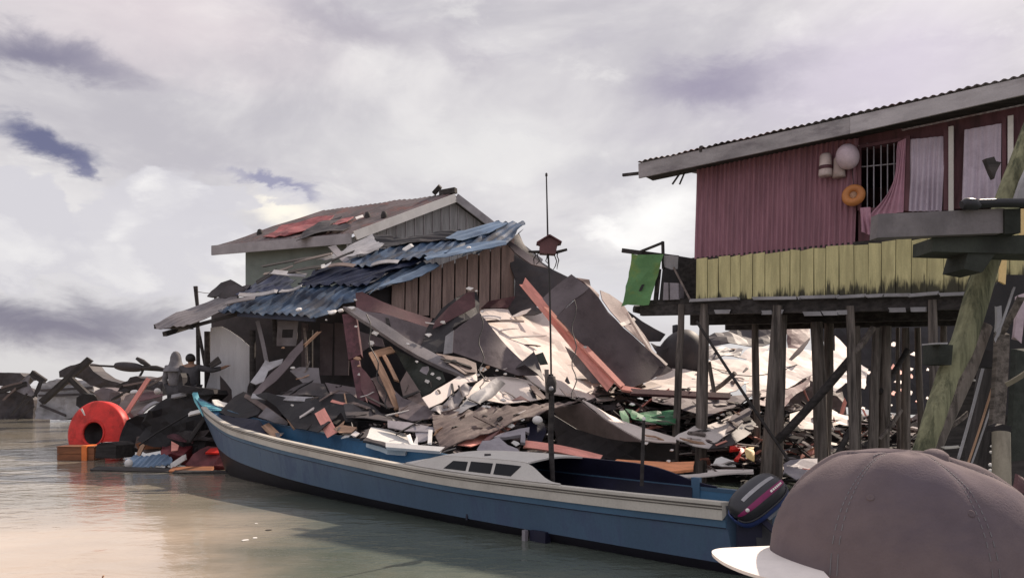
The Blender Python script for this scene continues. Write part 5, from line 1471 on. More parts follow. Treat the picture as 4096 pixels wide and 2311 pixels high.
dome()
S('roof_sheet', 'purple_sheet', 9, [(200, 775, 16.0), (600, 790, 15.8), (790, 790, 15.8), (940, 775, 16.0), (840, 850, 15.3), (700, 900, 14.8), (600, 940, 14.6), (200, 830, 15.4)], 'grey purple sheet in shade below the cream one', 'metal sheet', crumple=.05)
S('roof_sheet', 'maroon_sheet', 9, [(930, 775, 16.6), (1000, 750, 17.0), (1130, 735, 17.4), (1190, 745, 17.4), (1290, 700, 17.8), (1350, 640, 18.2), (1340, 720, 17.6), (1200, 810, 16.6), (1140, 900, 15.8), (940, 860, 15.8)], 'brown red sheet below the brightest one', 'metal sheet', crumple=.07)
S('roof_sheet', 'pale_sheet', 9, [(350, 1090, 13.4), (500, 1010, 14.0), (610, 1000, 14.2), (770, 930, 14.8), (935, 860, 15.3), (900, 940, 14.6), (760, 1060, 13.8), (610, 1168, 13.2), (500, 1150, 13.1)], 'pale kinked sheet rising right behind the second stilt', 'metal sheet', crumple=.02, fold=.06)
S('roof_sheet', 'purple_sheet', 9, [(735, 1055, 13.75), (775, 930, 14.7), (935, 862, 15.2), (900, 940, 14.5), (800, 1030, 13.9)], 'grey sheet painting the shadow cast on the pale kinked sheet', 'metal sheet', crumple=.02)  # darker colour stands in for the shadow falling across the pale sheet
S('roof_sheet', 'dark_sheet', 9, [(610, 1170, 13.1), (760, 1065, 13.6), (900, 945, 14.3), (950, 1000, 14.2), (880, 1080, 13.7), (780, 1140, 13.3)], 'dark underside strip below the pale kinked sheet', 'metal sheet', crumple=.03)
S('tarp', 'green_tarp', 9, [(0, 890, 14.6), (150, 885, 14.7), (370, 905, 14.7), (365, 1000, 14.0), (220, 1030, 13.8), (80, 1000, 14.0)], 'crumpled dark green tarpaulin behind the leftmost stilt', 'tarpaulin', crumple=.14, fold=.1, step=.12)
S('tarp', 'green_tarp', 9, [(-40, 890, 14.4), (0, 885, 14.5), (30, 940, 14.2), (40, 1010, 13.8), (0, 990, 13.9), (-30, 930, 14.2)], 'bright green strap at the left of the green tarpaulin', 'strap', crumple=.05)
S('panel', 'red_plastic', 9, [(760, 1155, 13.3), (860, 1145, 13.5), (888, 1170, 13.4), (830, 1245, 12.9), (795, 1240, 12.9), (840, 1170, 13.3), (765, 1180, 13.2)], 'red plastic chair frame on its side behind the second stilt', 'chair', crumple=.03, thick=.05)
S('bag', 'white_junk', 9, [(640, 1300, 12.6), (660, 1260, 12.8), (700, 1248, 12.9), (790, 1280, 12.7), (805, 1305, 12.5), (700, 1320, 12.4)], 'white tarpaulin lump right of the second stilt', 'bag', crumple=.08)
S('panel', 'lit_yellow', 9, [(860, 1210, 13.2), (900, 1160, 13.5), (940, 1150, 13.6), (940, 1260, 12.9), (880, 1250, 12.9)], 'pale yellow cloth heap left of the third stilt', 'cloth', crumple=.1)
S('panel', 'pale_sheet', 9, [(600, 1315, 12.3), (930, 1318, 12.3), (935, 1345, 12.0), (600, 1350, 12.0)], 'pale flat board just above the boat stern', 'plank', crumple=.02)
S('boat_hull', 'plastic_grey', 9, [(1150, 1290, 12.6), (1200, 1270, 12.8), (1400, 1250, 13.0), (1400, 1340, 12.2), (1240, 1415, 11.6), (1160, 1370, 11.8)], 'blue grey crumpled hull piece right of the diagonal pole', 'hull', crumple=.08, fold=.08)
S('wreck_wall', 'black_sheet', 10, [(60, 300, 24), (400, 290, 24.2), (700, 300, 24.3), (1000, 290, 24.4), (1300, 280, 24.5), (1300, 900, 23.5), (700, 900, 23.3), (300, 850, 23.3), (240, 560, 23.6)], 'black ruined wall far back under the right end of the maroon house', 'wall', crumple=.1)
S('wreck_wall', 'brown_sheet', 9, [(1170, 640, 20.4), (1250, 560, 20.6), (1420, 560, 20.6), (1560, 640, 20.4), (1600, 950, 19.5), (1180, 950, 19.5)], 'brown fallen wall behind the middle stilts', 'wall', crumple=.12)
g = 'pale scraps far back under the house'
r = random.Random(5)
for (x, y, w, h) in ((605, 445, 40, 22), (825, 535, 40, 24), (835, 610, 26, 20), (720, 655, 20, 24), (832, 795, 22, 30), (722, 760, 18, 22), (650, 630, 40, 30), (605, 590, 24, 40), (655, 740, 20, 16), (415, 860, 26, 26), (380, 425, 18, 30), (720, 605, 26, 20), (765, 810, 18, 18), (440, 630, 30, 20), (605, 760, 30, 24), (640, 690, 40, 20), (740, 510, 36, 26), (420, 1000, 24, 50), (640, 1020, 50, 40), (430, 1090, 40, 30), (590, 840, 30, 16)):
    d = 20.5 + r.uniform(-1, 1)
    P = [at(10, x - w * r.uniform(.5, .8), y + h * r.uniform(-.2, .4), d), at(10, x + r.uniform(-.3, .2) * w, y - h * r.uniform(.4, .7), d + .15), at(10, x + w * r.uniform(.4, .8), y - h * r.uniform(0, .3), d + .1), at(10, x + w * r.uniform(.1, .5), y + h * r.uniform(.4, .7), d - .1)]
    tag(obj('scrap', sheet_mb(P, .02, .02, None, .02, .1), M['cream_sheet' if r.random() < .7 else 'salmon']), 'pale scrap lying far back in the dark under the maroon house', 'scrap', g)
# a few sunlit planks and splinters under the house
g = 'sunlit planks under the house'
r = random.Random(21)
for (x, y, L, a, m, w) in ((1250, 1230, 1.3, .28, 'salmon', .10), (1330, 1215, .9, .5, 'orange_wood', .12), (1240, 1160, 1.5, -.05, 'wood_dark', .1), (1300, 1140, 1.1, -.03, 'salmon', .1), (1240, 1180, 1.2, .02, 'cream_sheet', .12), (1330, 1040, .8, -.4, 'cream_sheet', .14),
                           (1290, 1020, .9, -.2, 'cream_sheet', .12), (1390, 1200, .7, .3, 'cream_sheet', .2), (1560, 960, .9, 1.2, 'salmon', .08), (1565, 1040, .6, -1.0, 'salmon', .08), (1210, 900, .9, .2, 'cream_sheet', .15), (1320, 780, .7, -1.1, 'salmon', .08), (1560, 1150, 1.0, -.2, 'cream_sheet', .1), (1200, 1100, .8, .3, 'pale_sheet', .2)):
    d = 14.6 + (1250 - y) * .008
    p = at(9, x, y, d)
    v = V3((math.cos(a), .2, math.sin(a)))
    plank('plank', m, p - v * L / 2, p + v * L / 2, w, .03, 'sunlit broken plank in the heap under the maroon house', 'plank', g, V3((.2, -.5, .9)), r.uniform(-.05, .05), .08)


# ================================================================== THE BLUE BOAT
BC0 = V3((2.31, 7.44, 0)); BLEN = 12.8
BD = V3((-.7071, .7071, 0)); BN = V3((-.7071, -.7071, 0))      # towards the bow; towards the near side


def interp(tab, t):
    """smooth (monotone-ish cubic) interpolation"""
    xs = [a for a, _ in tab]; ys = [b for _, b in tab]
    if t <= xs[0]: return ys[0]
    if t >= xs[-1]: return ys[-1]
    i = max(k for k in range(len(xs) - 1) if xs[k] <= t)
    h = xs[i + 1] - xs[i]
    def m(k):
        if k == 0: return (ys[1] - ys[0]) / (xs[1] - xs[0])
        if k == len(xs) - 1: return (ys[-1] - ys[-2]) / (xs[-1] - xs[-2])
        return (ys[k + 1] - ys[k - 1]) / (xs[k + 1] - xs[k - 1])
    u = (t - xs[i]) / h
    return (2 * u ** 3 - 3 * u ** 2 + 1) * ys[i] + (u ** 3 - 2 * u ** 2 + u) * h * m(i) + (-2 * u ** 3 + 3 * u ** 2) * ys[i + 1] + (u ** 3 - u ** 2) * h * m(i + 1)


ZG = [(0, .645), (.15, .63), (.3, .64), (.45, .72), (.6, .82), (.7, .90), (.8, 1.0), (.9, 1.19), (.96, 1.36), (1, 1.5)]
BW = [(0, .5), (.1, .58), (.3, .66), (.6, .65), (.7, .59), (.8, .49), (.9, .29), (.96, .13), (1, .02)]
ZCH = [(0, .10), (.3, .12), (.5, .17), (.65, .25), (.8, .38), (.9, .52), (1, .70)]
zg = lambda t: interp(ZG, t)
bw = lambda t: interp(BW, t)
zch = lambda t: interp(ZCH, t)


def along(t, z):
    """fore-and-aft place of a hull point: the stem rakes back towards the water"""
    if t <= .7: return t
    k = ((t - .7) / .3) ** 1.6
    top = zg(t)
    return t - .125 * k * max(0.0, min(1.0, (top - z) / 1.5))


def hp(t, s, z):
    """hull point: s is the sideways place as a fraction of the half beam (+ near side)"""
    return BC0 + BD * (BLEN * (along(t, z) - .05 * (1 - s) / 2 * max(0.0, 1 - t / .2))) + BN * (bw(t) * s) + V3((0, 0, z))


def boat():
    root = thing('longboat', BC0 + BD * 6 + V3((0, 0, 0)), 'long narrow blue wooden boat with cream rail and white cabin', 'boat')
    T = [i / 60 for i in range(61)]
    # section: rows from the near rail round the keel to the far rail
    def sect(t, grow=0.0):
        g, c = zg(t), zch(t)
        rows = [(1.0, g), (.985, g - .13), (.97, g - .21), (.93, (g + c) / 2 - .03), (.87, c), (.70, c - .14), (.42, -.16), (.0, -.22)]
        k = 1 if t < .9 else 1 - (t - .9) * 2.0
        return [(s if s > .9 else s * k, z) for s, z in rows]
    mb = MB()
    near = []; far = []
    for t in T:
        s_ = sect(t)
        near.append([hp(t, s, z) for s, z in s_]); far.append([hp(t, -s, z) for s, z in s_])
    for side, fl in ((near, False), (far, True)):
        for (a, b, mi) in ((0, 4, 0), (4, 7, 1)):
            P = [[r[j] for j in range(a, b + 1)] for r in side]
            if fl: P = [p[::-1] for p in P]
            mb.grid(P, mi, True)
    # transom
    n0 = near[0]; f0 = far[0]
    mb.add(n0[:5] + f0[:5][::-1], [tuple(range(10))], 0)
    mb.add(n0[4:] + f0[4:7][::-1], [tuple(range(7))], 1)
    obj('hull', mb, [M['boat_blue'], M['boat_bottom']], root)
    # inner skin
    mb = MB(); P = []
    Ti = [i / 60 for i in range(1, 57)]
    for t in Ti:
        g = zg(t); e = max(.2, 1 - .045 / bw(t))
        fz = max(.12, zch(t) - .05)
        P.append([hp(t, s, z) for s, z in ((e, g - .005), (e * .97, (g + fz) / 2), (e * .9, fz + .05), (e * .8, fz), (0, fz - .02), (-e * .8, fz), (-e * .9, fz + .05), (-e * .97, (g + fz) / 2), (-e, g - .005))])
    mb.grid([p[::-1] for p in P], 0, True)
    a = P[0]; mb.add(a, [tuple(range(9))]); mb.add(P[-1], [tuple(range(9))[::-1]])
    obj('inner_hull', mb, M['boat_inner'], root)
    # rails
    for s in (1, -1):
        mb = MB(); P = []
        for i in range(0, 57):
            t = i / 60
            e = .03 / bw(t); o = .028 / bw(t)
            g = zg(t)
            q = [(1 + o, g - .13), (1 + o, g + .004), (1 + o * 1.5, g + .006), (1 + o * 1.5, g + .035), (1 - e * 2.0, g + .035), (1 - e * 2.0, g - .01)]
            P.append([hp(t, s * a, z) for a, z in q])
        if s > 0: P = [p[::-1] for p in P]
        if s > 0:
            mb.grid([[p[0], p[1], p[2], p[3], p[4], p[5]] for p in P][::-1] if False else P, 0, False)
            mb.add(P[0], [tuple(range(6))]); mb.add(P[-1], [tuple(range(6))[::-1]])
            obj('rubbing_band', mb, M['boat_cream'], root)
            for dz, w in ((-.005, .012), (-.030, .010)):
                mb = MB(); L = []
                for i in range(0, 57):
                    t = i / 60; L.append(hp(t, s * (1 + .031 / bw(t)), zg(t) + dz))
                mb.tube(L, w * .62, 6)
                obj('rail_groove', mb, M['boat_line'], root)
        else:
            mb = MB()
            PP = []
            for i in range(0, 56):
                t = i / 60; e = .05 / bw(t); g = zg(t)
                PP.append([hp(t, s * a, z) for a, z in ((1 + e * .4, g - .03), (1 + e * .4, g + .012), (1 - e, g + .012), (1 - e, g - .03))])
            mb.grid(PP, 0, False)
            mb.add(PP[0], [(0, 1, 2, 3)]); mb.add(PP[-1], [(3, 2, 1, 0)])
            obj('far_rail', mb, M['boat_stripe'], root)
    # blue board under the cream band
    mb = MB(); P = []
    for i in range(0, 55):
        t = i / 60; g = zg(t); o = .012 / bw(t)
        P.append([hp(t, a, z) for a, z in ((.985 + o, g - .128), (.970 + o, g - .205), (.968, g - .205))])
    mb.grid(P, 0, False)
    mb.add([P[0][0], P[0][1], P[0][2], hp(0, .98, zg(0) - .128)], [(0, 1, 2, 3)])
    obj('side_stripe', mb, M['boat_stripe'], root)
    mb = MB(); mb.tube([hp(i / 60, .970 + .012 / bw(i / 60), zg(i / 60) - .206) for i in range(0, 55)], .005, 5)
    obj('seam', mb, M['navy'], root)
    # cyan stem head
    mb = MB()
    a, b = hp(.995, 0, 1.06), hp(1.0, 0, 1.5)
    P = [hp(.985, 0, 1.12) + BD * .03, hp(.99, 0, 1.25) + BD * .03, hp(1, 0, 1.42) + BD * .02, hp(1, 0, 1.58) + BD * .05]
    for i in range(3):
        mb.bar(P[i], P[i + 1], .10, .06, BD)
    obj('stem_head', mb, M['boat_cyan'], root)
    # breasthook deck at the bow in turquoise
    mb = MB()
    P = [[hp(t, s, zg(t) - .05) for s in (.92, .4, -.4, -.92)] for t in (.93, .95, .97, .985)]
    mb.grid([p[::-1] for p in P], 0, False, .02)
    obj('bow_deck', mb, M['boat_cyan'], root)
    # ribs and thwart inside
    for t in (.66, .60, .545, .49):
        mb = MB()
        e = 1 - .075 / bw(t)
        mb.bar(hp(t, -e * .90, .18), hp(t, -e, zg(t) - .22), .05, .045, BD)
        obj('rib', mb, M['boat_inner'], root)
    mb = MB(); mb.bar(hp(.44, -.9, .56), hp(.44, .9, .56), .26, .03)
    obj('thwart', mb, M['navy'], root)
    mb = MB(); mb.bar(hp(.70, -.85, .58), hp(.70, .85, .58), .22, .03)
    obj('thwart', mb, M['boat_inner'], root)
    # stern seat board
    mb = MB()
    q = [hp(.13, .88, .58), hp(.01, .86, .58), hp(.012, .35, .58), hp(.03, .2, .58), (hp(.13, .3, .58))]
    u = V3((0, 0, .03))
    mb.add(q + [p + u for p in q], [(4, 3, 2, 1, 0), (5, 6, 7, 8, 9)] + [(i, (i + 1) % 5, 5 + (i + 1) % 5, 5 + i) for i in range(5)])
    obj('seat', mb, M['plastic_grey'], root)

    # cabin ------------------------------------------------------
    ZR = .845
    def ctop(t):
        return interp([(.155, .675), (.162, .685), (.172, .72), (.182, .775), (.192, .825), (.202, .845), (.24, .85), (.30, .835), (.325, .80), (.345, .72), (.36, .665)], t)
    def wall_s(t, k):                   # leaning in towards the roof
        return .95 - .22 * k
    def wall_pt(t, k, out=0.0):
        z0 = zg(t) + .034
        z1 = max(ctop(t), z0 + .004)
        return hp(t, wall_s(t, k * (z1 - z0) / .2) + out / bw(t), z0 + (z1 - z0) * k)
    tt = [.152 + (.365 - .152) * i / 44 for i in range(45)]
    mb = MB()
    P = [[wall_pt(t, k / 6) for k in range(7)] for t in tt]
    mb.grid([p[::-1] for p in P], 0, True, .02)
    cab = obj('cabin', mb, M['boat_white'], root)
    # roof sheet from the near wall across to the far side
    mb = MB()
    tr = [.198 + (.362 - .198) * i / 26 for i in range(27)]
    P = []
    for t in tr:
        a = wall_pt(t, 1)
        b = hp(t, -.80, max(ctop(t), zg(t) + .034))
        P.append([a + (b - a) * (i / 12) + V3((0, 0, .035 * math.sin(math.pi * i / 12))) for i in range(13)])
    mb.grid([p[::-1] for p in P], 0, True, .02)
    obj('cabin_roof', mb, M['boat_white'], root)
    mb = MB(); q = wall_pt(.262, 1) + V3((0, 0, .02)) + BN * -.15
    mb.box(q - V3((.04, .03, 0)), q + V3((.04, .03, .035)))
    obj('roof_vent', mb, M['motor_black'], root)
    # windows, proud of the wall, with mullions left as wall
    for (t0, t1, k0, k1, skew) in ((.304, .2725, .22, .80, 1), (.2685, .239, .22, .84, 0), (.235, .203, .22, .86, -1)):
        mb = MB(); P = []
        for j in range(5):
            k = k0 + (k1 - k0) * j / 4
            row = []
            for i in range(9):
                u = i / 8
                a = t0 - (.010 * j / 4 if skew == 1 else -.0) ; b = t1 - (.008 * (1 - j / 4) if skew == -1 else 0) - .003 * (1 - j / 4)
                a = t0 - .003 * (1 - j / 4) - (.011 * j / 4 if skew == 1 else 0)
                b = t1 - .003 * (1 - j / 4) + (.010 * (1 - j / 4) if skew == -1 else 0)
                row.append(wall_pt(a + (b - a) * u, k, .03))
            P.append(row)
        mb.grid(P, 0, True, .004)
        obj('window', mb, M['glass_dark'], cab)
    # far coaming with navy lining, bulkhead
    mb = MB(); P = []
    def ftop(t):
        return interp([(.085, .665), (.10, .70), (.115, .77), (.13, .82), (.15, .845), (.25, .85), (.35, .80)], t)
    for i in range(41):
        t = .082 + (.345 - .082) * i / 40
        z0 = zg(t) - .05; z1 = max(ftop(t), zg(t) + .02)
        P.append([hp(t, -(.93 - .13 * max(0, k / 5 * (z1 - z0) - .05) / .2), z0 + (z1 - z0) * k / 5) for k in range(6)])
    mb.grid(P, 0, True, .015)
    obj('far_coaming', mb, M['navy'], root)
    mb = MB()
    q = [hp(.27, .9, .1), hp(.27, -.9, .1), hp(.27, -.8, .84), hp(.27, .75, .83)]
    mb.hexa([q[0], q[1], q[1] + BD * .03, q[0] + BD * .03, q[3], q[2], q[2] + BD * .03, q[3] + BD * .03])
    obj('bulkhead', mb, M['navy'], root)
    mb = MB()
    P = []
    for i in range(21):
        t = .10 + .20 * i / 20
        e = .885
        P.append([hp(t, e, zg(t) - .02), hp(t, e * .95, .25), hp(t, 0, .2), hp(t, -e * .95, .25), hp(t, -e, zg(t) + .0)])
    mb.grid([p[::-1] for p in P][::1], 0, True)
    obj('cockpit_lining', mb, M['navy'], root)
    # partition frame between cockpit and stern well
    mb = MB(); mb.bar(hp(.098, -.97, .12), hp(.098, -.92, .74), .05, .10, BD)
    obj('frame', mb, M['boat_stripe'], root)
    # rudder stub under the near side
    mb = MB(); q = hp(.175, .92, -.28)
    P = [hp(.176, .95, .125), hp(.187, .95, .12), hp(.188, .95, -.3), hp(.170, .95, -.3), hp(.169, .95, .12)]
    n = -BN * .1
    mb.add(P + [p + n for p in P], [(0, 1, 2, 3, 4), (9, 8, 7, 6, 5)] + [(i, (i + 1) % 5, 5 + (i + 1) % 5, 5 + i)[::-1] for i in range(5)])
    obj('side_fin', mb, M['navy'], root)
    mb = MB().bar(hp(.190, 1.0, .12), hp(.191, 1.0, -.3), .05, .05, BD)
    obj('fin_edge', mb, M['plastic_grey'], root)
    return root


BOAT = boat()


def mast():
    d0 = 9.15
    T = thing('mast', at(6, 1045, 700, d0), 'tall thin mast with a small house shaped box, standing in the boat cockpit', 'mast')
    d = d0
    obj('shaft', MB().tube([at(6, 1046, 760, d), at(6, 1043, 640, d), at(6, 1028, 300, d), at(5, 495, 1000, d), at(5, 490, 800, d)], [.028, .03, .034, .036, .03], 9), M['wood_dark'], T)
    obj('shaft', MB().tube([at(5, 492, 820, d), at(5, 487, 500, d), at(5, 480, 150, d), at(3, 1620, 560, d), at(3, 1615, 300, d), at(3, 1608, 0, d), (at(0, 1374, 435, d))], [.012, .012, .012, .012, .010, .008, .008], 7), M['wire'], T)
    mb = MB().lathe([(.001, .01), (.014, 0), (.014, -.03)], at(0, 1374, 437, d), (0, 0, 1), 8)
    obj('tip', mb, M['wood_dark'], T)
    # thicker lashed block on the lower shaft
    mb = MB().lathe([(.001, .12), (.05, .10), (.062, .02), (.055, -.08), (.001, -.12)], at(5, 492, 870, d - .03), (0, .1, 1), 10)
    obj('pulley', mb, M['wood_dark'], T)
    mb = MB().bar(at(5, 462, 770, d - .02), at(5, 466, 960, d - .02), .05, .05, V3((0, 1, 0)), seg=4, taper=.7)
    obj('cleat', mb, M['wood_post'], T)
    mb = MB().lathe([(.001, .03), (.025, .02), (.03, -.02), (.001, -.03)], at(5, 492, 893, d - .09), (0, -1, .2), 8)
    obj('shackle', mb, M['light_grey_sheet'], T)
    # little house
    k = d - .0
    front = [at(3, x, y, k - .07) for x, y in ((1560, 565), (1676, 572), (1690, 500), (1712, 494), (1695, 480), (1628, 446), (1545, 494), (1562, 502), (1560, 515))]
    back = [p + V3((0, .16, 0)) for p in front]
    n = len(front)
    mb = MB()
    mb.add(front + back, [tuple(range(n)), tuple(range(2 * n - 1, n - 1, -1))] + [(i, n + i, n + (i + 1) % n, (i + 1) % n) for i in range(n)])
    b = obj('small_house', mb, M['maroon_sheet'], T)
    mb = MB()
    for a, c in (((1538, 500), (1628, 446)), ((1628, 446), (1716, 498))):
        mb.bar(at(3, a[0], a[1], k + .01), at(3, c[0], c[1], k + .01), .22, .014)
    obj('small_roof', mb, M['maroon_wood'], b)
    obj('crosspiece', MB().tube([at(3, 1478, 556, k), at(3, 1560, 560, k - .02), at(3, 1680, 562, k - .02), at(3, 1757, 541, k)], [.012, .02, .02, .018], 8, wob=.3), M['wood_dark'], T)
    r = random.Random(2)
    for i, x in enumerate((1520, 1548, 1620, 1660, 1690)):
        L = [at(3, x, 565, k)]
        for j in range(4):
            L.append(L[-1] + V3((r.uniform(-.035, .025), r.uniform(-.02, .02), -r.uniform(.02, .055))))
        obj('strand', MB().tube(L, [.008, .007, .007, .006, .004], 5), M['wood_dark'], T)


mast()
t = thing('boat_pole', at(6, 1775, 640, 9.0), 'slim dark pole standing at the far rail of the boat stern', 'pole')
obj('shaft', MB().tube([at(6, 1772, 700, 8.75), at(6, 1775, 600, 8.75), at(6, 1780, 400, 8.75), at(6, 1790, 150, 8.75)], [.022, .022, .021, .017], 8, wob=.1), M['wood_dark'], t)
obj('tip', MB().lathe([(.001, .02), (.02, .01), (.02, -.02)], at(6, 1790, 148, 8.75), (0, 0, 1), 8), M['white_junk'], t)


# outboard motor at the stern ---------------------------------------
def motor():
    c = at(11, 1255, 690, 6.99)
    T = thing('outboard_motor', c, 'black and blue outboard motor with magenta stripe, tilted up at the boat stern', 'motor')
    ex = V3((.80, .25, .56)).normalized()           # long axis, rising to the right
    ey = V3((-.42, -.55, .85)); ey = (ey - ex * ey.dot(ex)).normalized()     # top of the cowling
    ez = ex.cross(ey).normalized()
    if ez.y > 0: ez = -ez                            # towards the camera side
    A, B, C = .272, .138, .165

    def sp(u, v, k=1.0):
        """superellipsoid: u round the long axis from the top towards the near side, v along it"""
        def p(x, e): return math.copysign(abs(x) ** e, x)
        cx = p(math.sin(v), .75); w = p(math.cos(v), .55)
        drop = .10 * (cx * .9) ** 2
        return c + ex * (A * k * cx) + ey * (B * k * (w * p(math.cos(u), .75) - drop)) + ez * (C * k * w * p(math.sin(u), .75))

    def patch(u0, u1, v0, v1, k, nu=18, nv=26, mi=0, mb=None, thick=0):
        P = [[sp(u0 + (u1 - u0) * i / nu, v0 + (v1 - v0) * j / nv, k) for i in range(nu + 1)] for j in range(nv + 1)]
        n = (P[1][0] - P[0][0]).cross(P[0][1] - P[0][0])
        mid = P[nv // 2][nu // 2]
        nn = (P[nv // 2][nu // 2 + 1] - mid).cross(P[nv // 2 + 1][nu // 2] - mid)
        if nn.dot(mid - c) < 0: P = P[::-1]
        (mb or MB()).grid(P, mi, True, thick) if mb else None
        return MB().grid(P, mi, True, thick)
    pi = math.pi
    obj('cowling', patch(-1.75, 1.75, -pi / 2, pi / 2, 1.0, 36, 36, thick=.01), M['motor_black'], T)
    # lower pan
    mb = MB()
    P = []
    for j in range(29):
        v = -pi / 2 + pi * j / 28
        row = []
        for i in range(25):
            u = 1.62 + (2 * pi - 3.24) * i / 24
            q = sp(u, v, 1.06)
            row.append(q - ey * .02)
        P.append(row)
    n = (P[14][13] - P[14][12]).cross(P[15][12] - P[14][12])
    if n.dot(P[14][12] - c) < 0: P = P[::-1]
    mb.grid(P, 0, True, .012)
    obj('lower_cowling', mb, M['motor_blue'], T)
    obj('stripe', patch(.62, 1.02, -1.45, 1.12, 1.012, 8, 30, thick=.004), M['motor_magenta'], T)
    obj('pale_band', patch(.02, .20, -.55, .75, 1.014, 6, 20, thick=.004), M['light_grey_sheet'], T)
    mb = MB()
    v = .15
    for k in range(7):
        mb.merge(patch(.74, .90, v, v + .07, 1.020, 3, 3, thick=.003)); v += .095
    obj('lettering', mb, M['white_trim'], T)
    obj('rim', MB().tube([sp(1.66, -1.5 + 3.0 * i / 30, 1.03) for i in range(31)], .010, 6), M['motor_black'], T)
    obj('latch', MB().lathe([(.001, .02), (.016, .015), (.018, 0), (.016, -.02)], at(11, 1165, 808, 6.76), V3((-.3, -.9, .2)), 10), M['white_junk'], T)
    # bracket and leg
    q = [at(11, 1280, 832, 6.92), at(11, 1470, 700, 6.99), at(11, 1505, 795, 7.02), at(11, 1380, 902, 6.94)]
    n = V3((.02, .16, .0))
    obj('bracket', MB().hexa([q[3], q[2], q[2] + n, q[3] + n, q[0], q[1], q[1] + n, q[0] + n]), M['motor_grey'], T)
    mb = MB().bar(at(11, 1300, 860, 7.06), at(11, 1330, 1500, 6.94), .16, .10, V3((0, 1, 0)), seg=4, taper=.8)
    obj('leg', mb, M['motor_black'], T)
    mb = MB().bar(at(11, 1250, 850, 6.99), at(11, 1480, 1060, 6.79), .05, .05, V3((0, 1, 0)), seg=2)
    obj('tiller_arm', mb, M['navy'], T)
    mb = MB().bar(at(11, 1180, 900, 7.00), at(11, 1180, 1300, 7.00), .22, .05, V3((0, 1, 0)), seg=2)
    obj('clamp', mb, M['navy'], T)


motor()

# things lying in and on the bow
S('tarp', 'navy', 13, [(360, 340, 15.6), (560, 370, 15.3), (700, 375, 15.0), (850, 520, 14.5), (845, 540, 14.45), (650, 470, 14.7), (500, 430, 15.0), (420, 390, 15.3)], 'navy tarpaulin in the bow of the blue boat', 'tarpaulin', crumple=.05)
plank('board', 'wood_tan', at(13, 745, 410, 14.9), at(13, 860, 520, 14.3), .16, .03, 'tan board leaning inside the bow of the blue boat', 'board', None, V3((.2, -.8, .6)))
S('bag', 'light_grey_sheet', 13, [(830, 490, 14.35), (905, 480, 14.5), (870, 520, 14.3), (850, 535, 14.25)], 'clear plastic scrap beside the tan board in the bow', 'plastic', crumple=.04)
S('sack', 'white_junk', 13, [(308, 210, 16.6), (340, 205, 16.7), (440, 235, 16.6), (450, 260, 16.5), (330, 255, 16.4)], 'white lumpy net bundle behind the bow of the boat', 'net', crumple=.12, step=.06, thick=.05)
S('tarp', 'black_sheet', 13, [(375, 325, 15.9), (430, 260, 16.1), (500, 190, 16.3), (575, 150, 16.4), (660, 190, 16.2), (760, 240, 15.8), (690, 345, 15.4), (550, 365, 15.4)], 'black arched tarpaulin over the heap behind the bow', 'tarpaulin', fold=.12, crumple=.05)
plank('lath', 'brown_sheet', at(13, 570, 165, 16.3), at(13, 930, 415, 14.9), .09, .03, 'pale brown edge strip curving over the black arched tarpaulin', 'strip', None, V3((-.2, -.7, .7)), .08, .05, 1.3)


# ================================================================== THE WRECKAGE AT THE LEFT
def drum():
    c = at(1, 541, 622, 19.0)
    ax = V3((-.20, -.97, .10)).normalized()
    T = thing('red_drum', c, 'big red ring shaped float with dark round hole half sunk in water', 'float')
    prof = [(.30, -.42), (.30, -.1), (.31, .0), (.335, .03), (.36, .02), (.55, .0), (.74, -.03), (.79, -.05), (.81, -.09), (.81, -.30), (.78, -.36), (.60, -.42), (.30, -.42)]
    obj('body', MB().lathe([(r, h) for r, h in prof], c, ax, 56), M['red_plastic'], T)
    obj('core', MB().lathe([(.296, -.02), (.294, -.30), (.001, -.31)][::-1] + [(.299, -.02), (.299, -.30)], c, ax, 40), M['hole_shade'], T)  # dark inner colour paints the shade inside the red hole
    obj('hub_rim', MB().lathe([(.30 + .03 * math.cos(i * math.pi / 6), .02 + .03 * math.sin(i * math.pi / 6)) for i in range(13)], c, ax, 48), M['red_plastic'], T)
    obj('scratch', MB().bar(at(1, 468, 480, 18.9), at(1, 488, 518, 18.88), .05, .012, V3((0, -1, .1)), taper=.6), M['white_junk'], T)


drum()


def crate():
    a = at(1, 328, 775, 18.0)
    T = thing('crate', V3((a.x + .4, a.y + .3, 0)), 'brown orange wooden crate floating below the red ring float', 'crate')
    x0 = a.x; x1 = at(1, 540, 775, 18.0).x; z1 = at(1, 330, 702, 18.0).z
    mb = MB(); h = (z1 + .15) / 3
    for k in range(3):
        mb.box((x0, 18.0, -.15 + k * h + .004), (x1, 18.03, -.15 + (k + 1) * h - .006))
        mb.box((x0, 18.03, -.15 + k * h + .004), (x0 + .03, 18.5, -.15 + (k + 1) * h - .006))
        mb.box((x1 - .03, 18.03, -.15 + k * h + .004), (x1, 18.5, -.15 + (k + 1) * h - .006))
    mb.box((x0 + .03, 18.47, -.15), (x1 - .03, 18.5, z1 - .01))
    obj('side', mb, M['crate_wood'], T)
    obj('top', MB().box((x0 - .01, 17.99, z1), (x1 + .01, 18.51, z1 + .025)), M['crate_wood'], T)
    p = at(1, 485, 690, 17.97)
    obj('strap', MB().box((p.x - .06, 17.955, -.1), (p.x + .06, 17.988, z1 + .03)).box((p.x - .06, 17.955, z1 + .026), (p.x + .06, 18.4, z1 + .04)), M['orange_rope'], T)


crate()


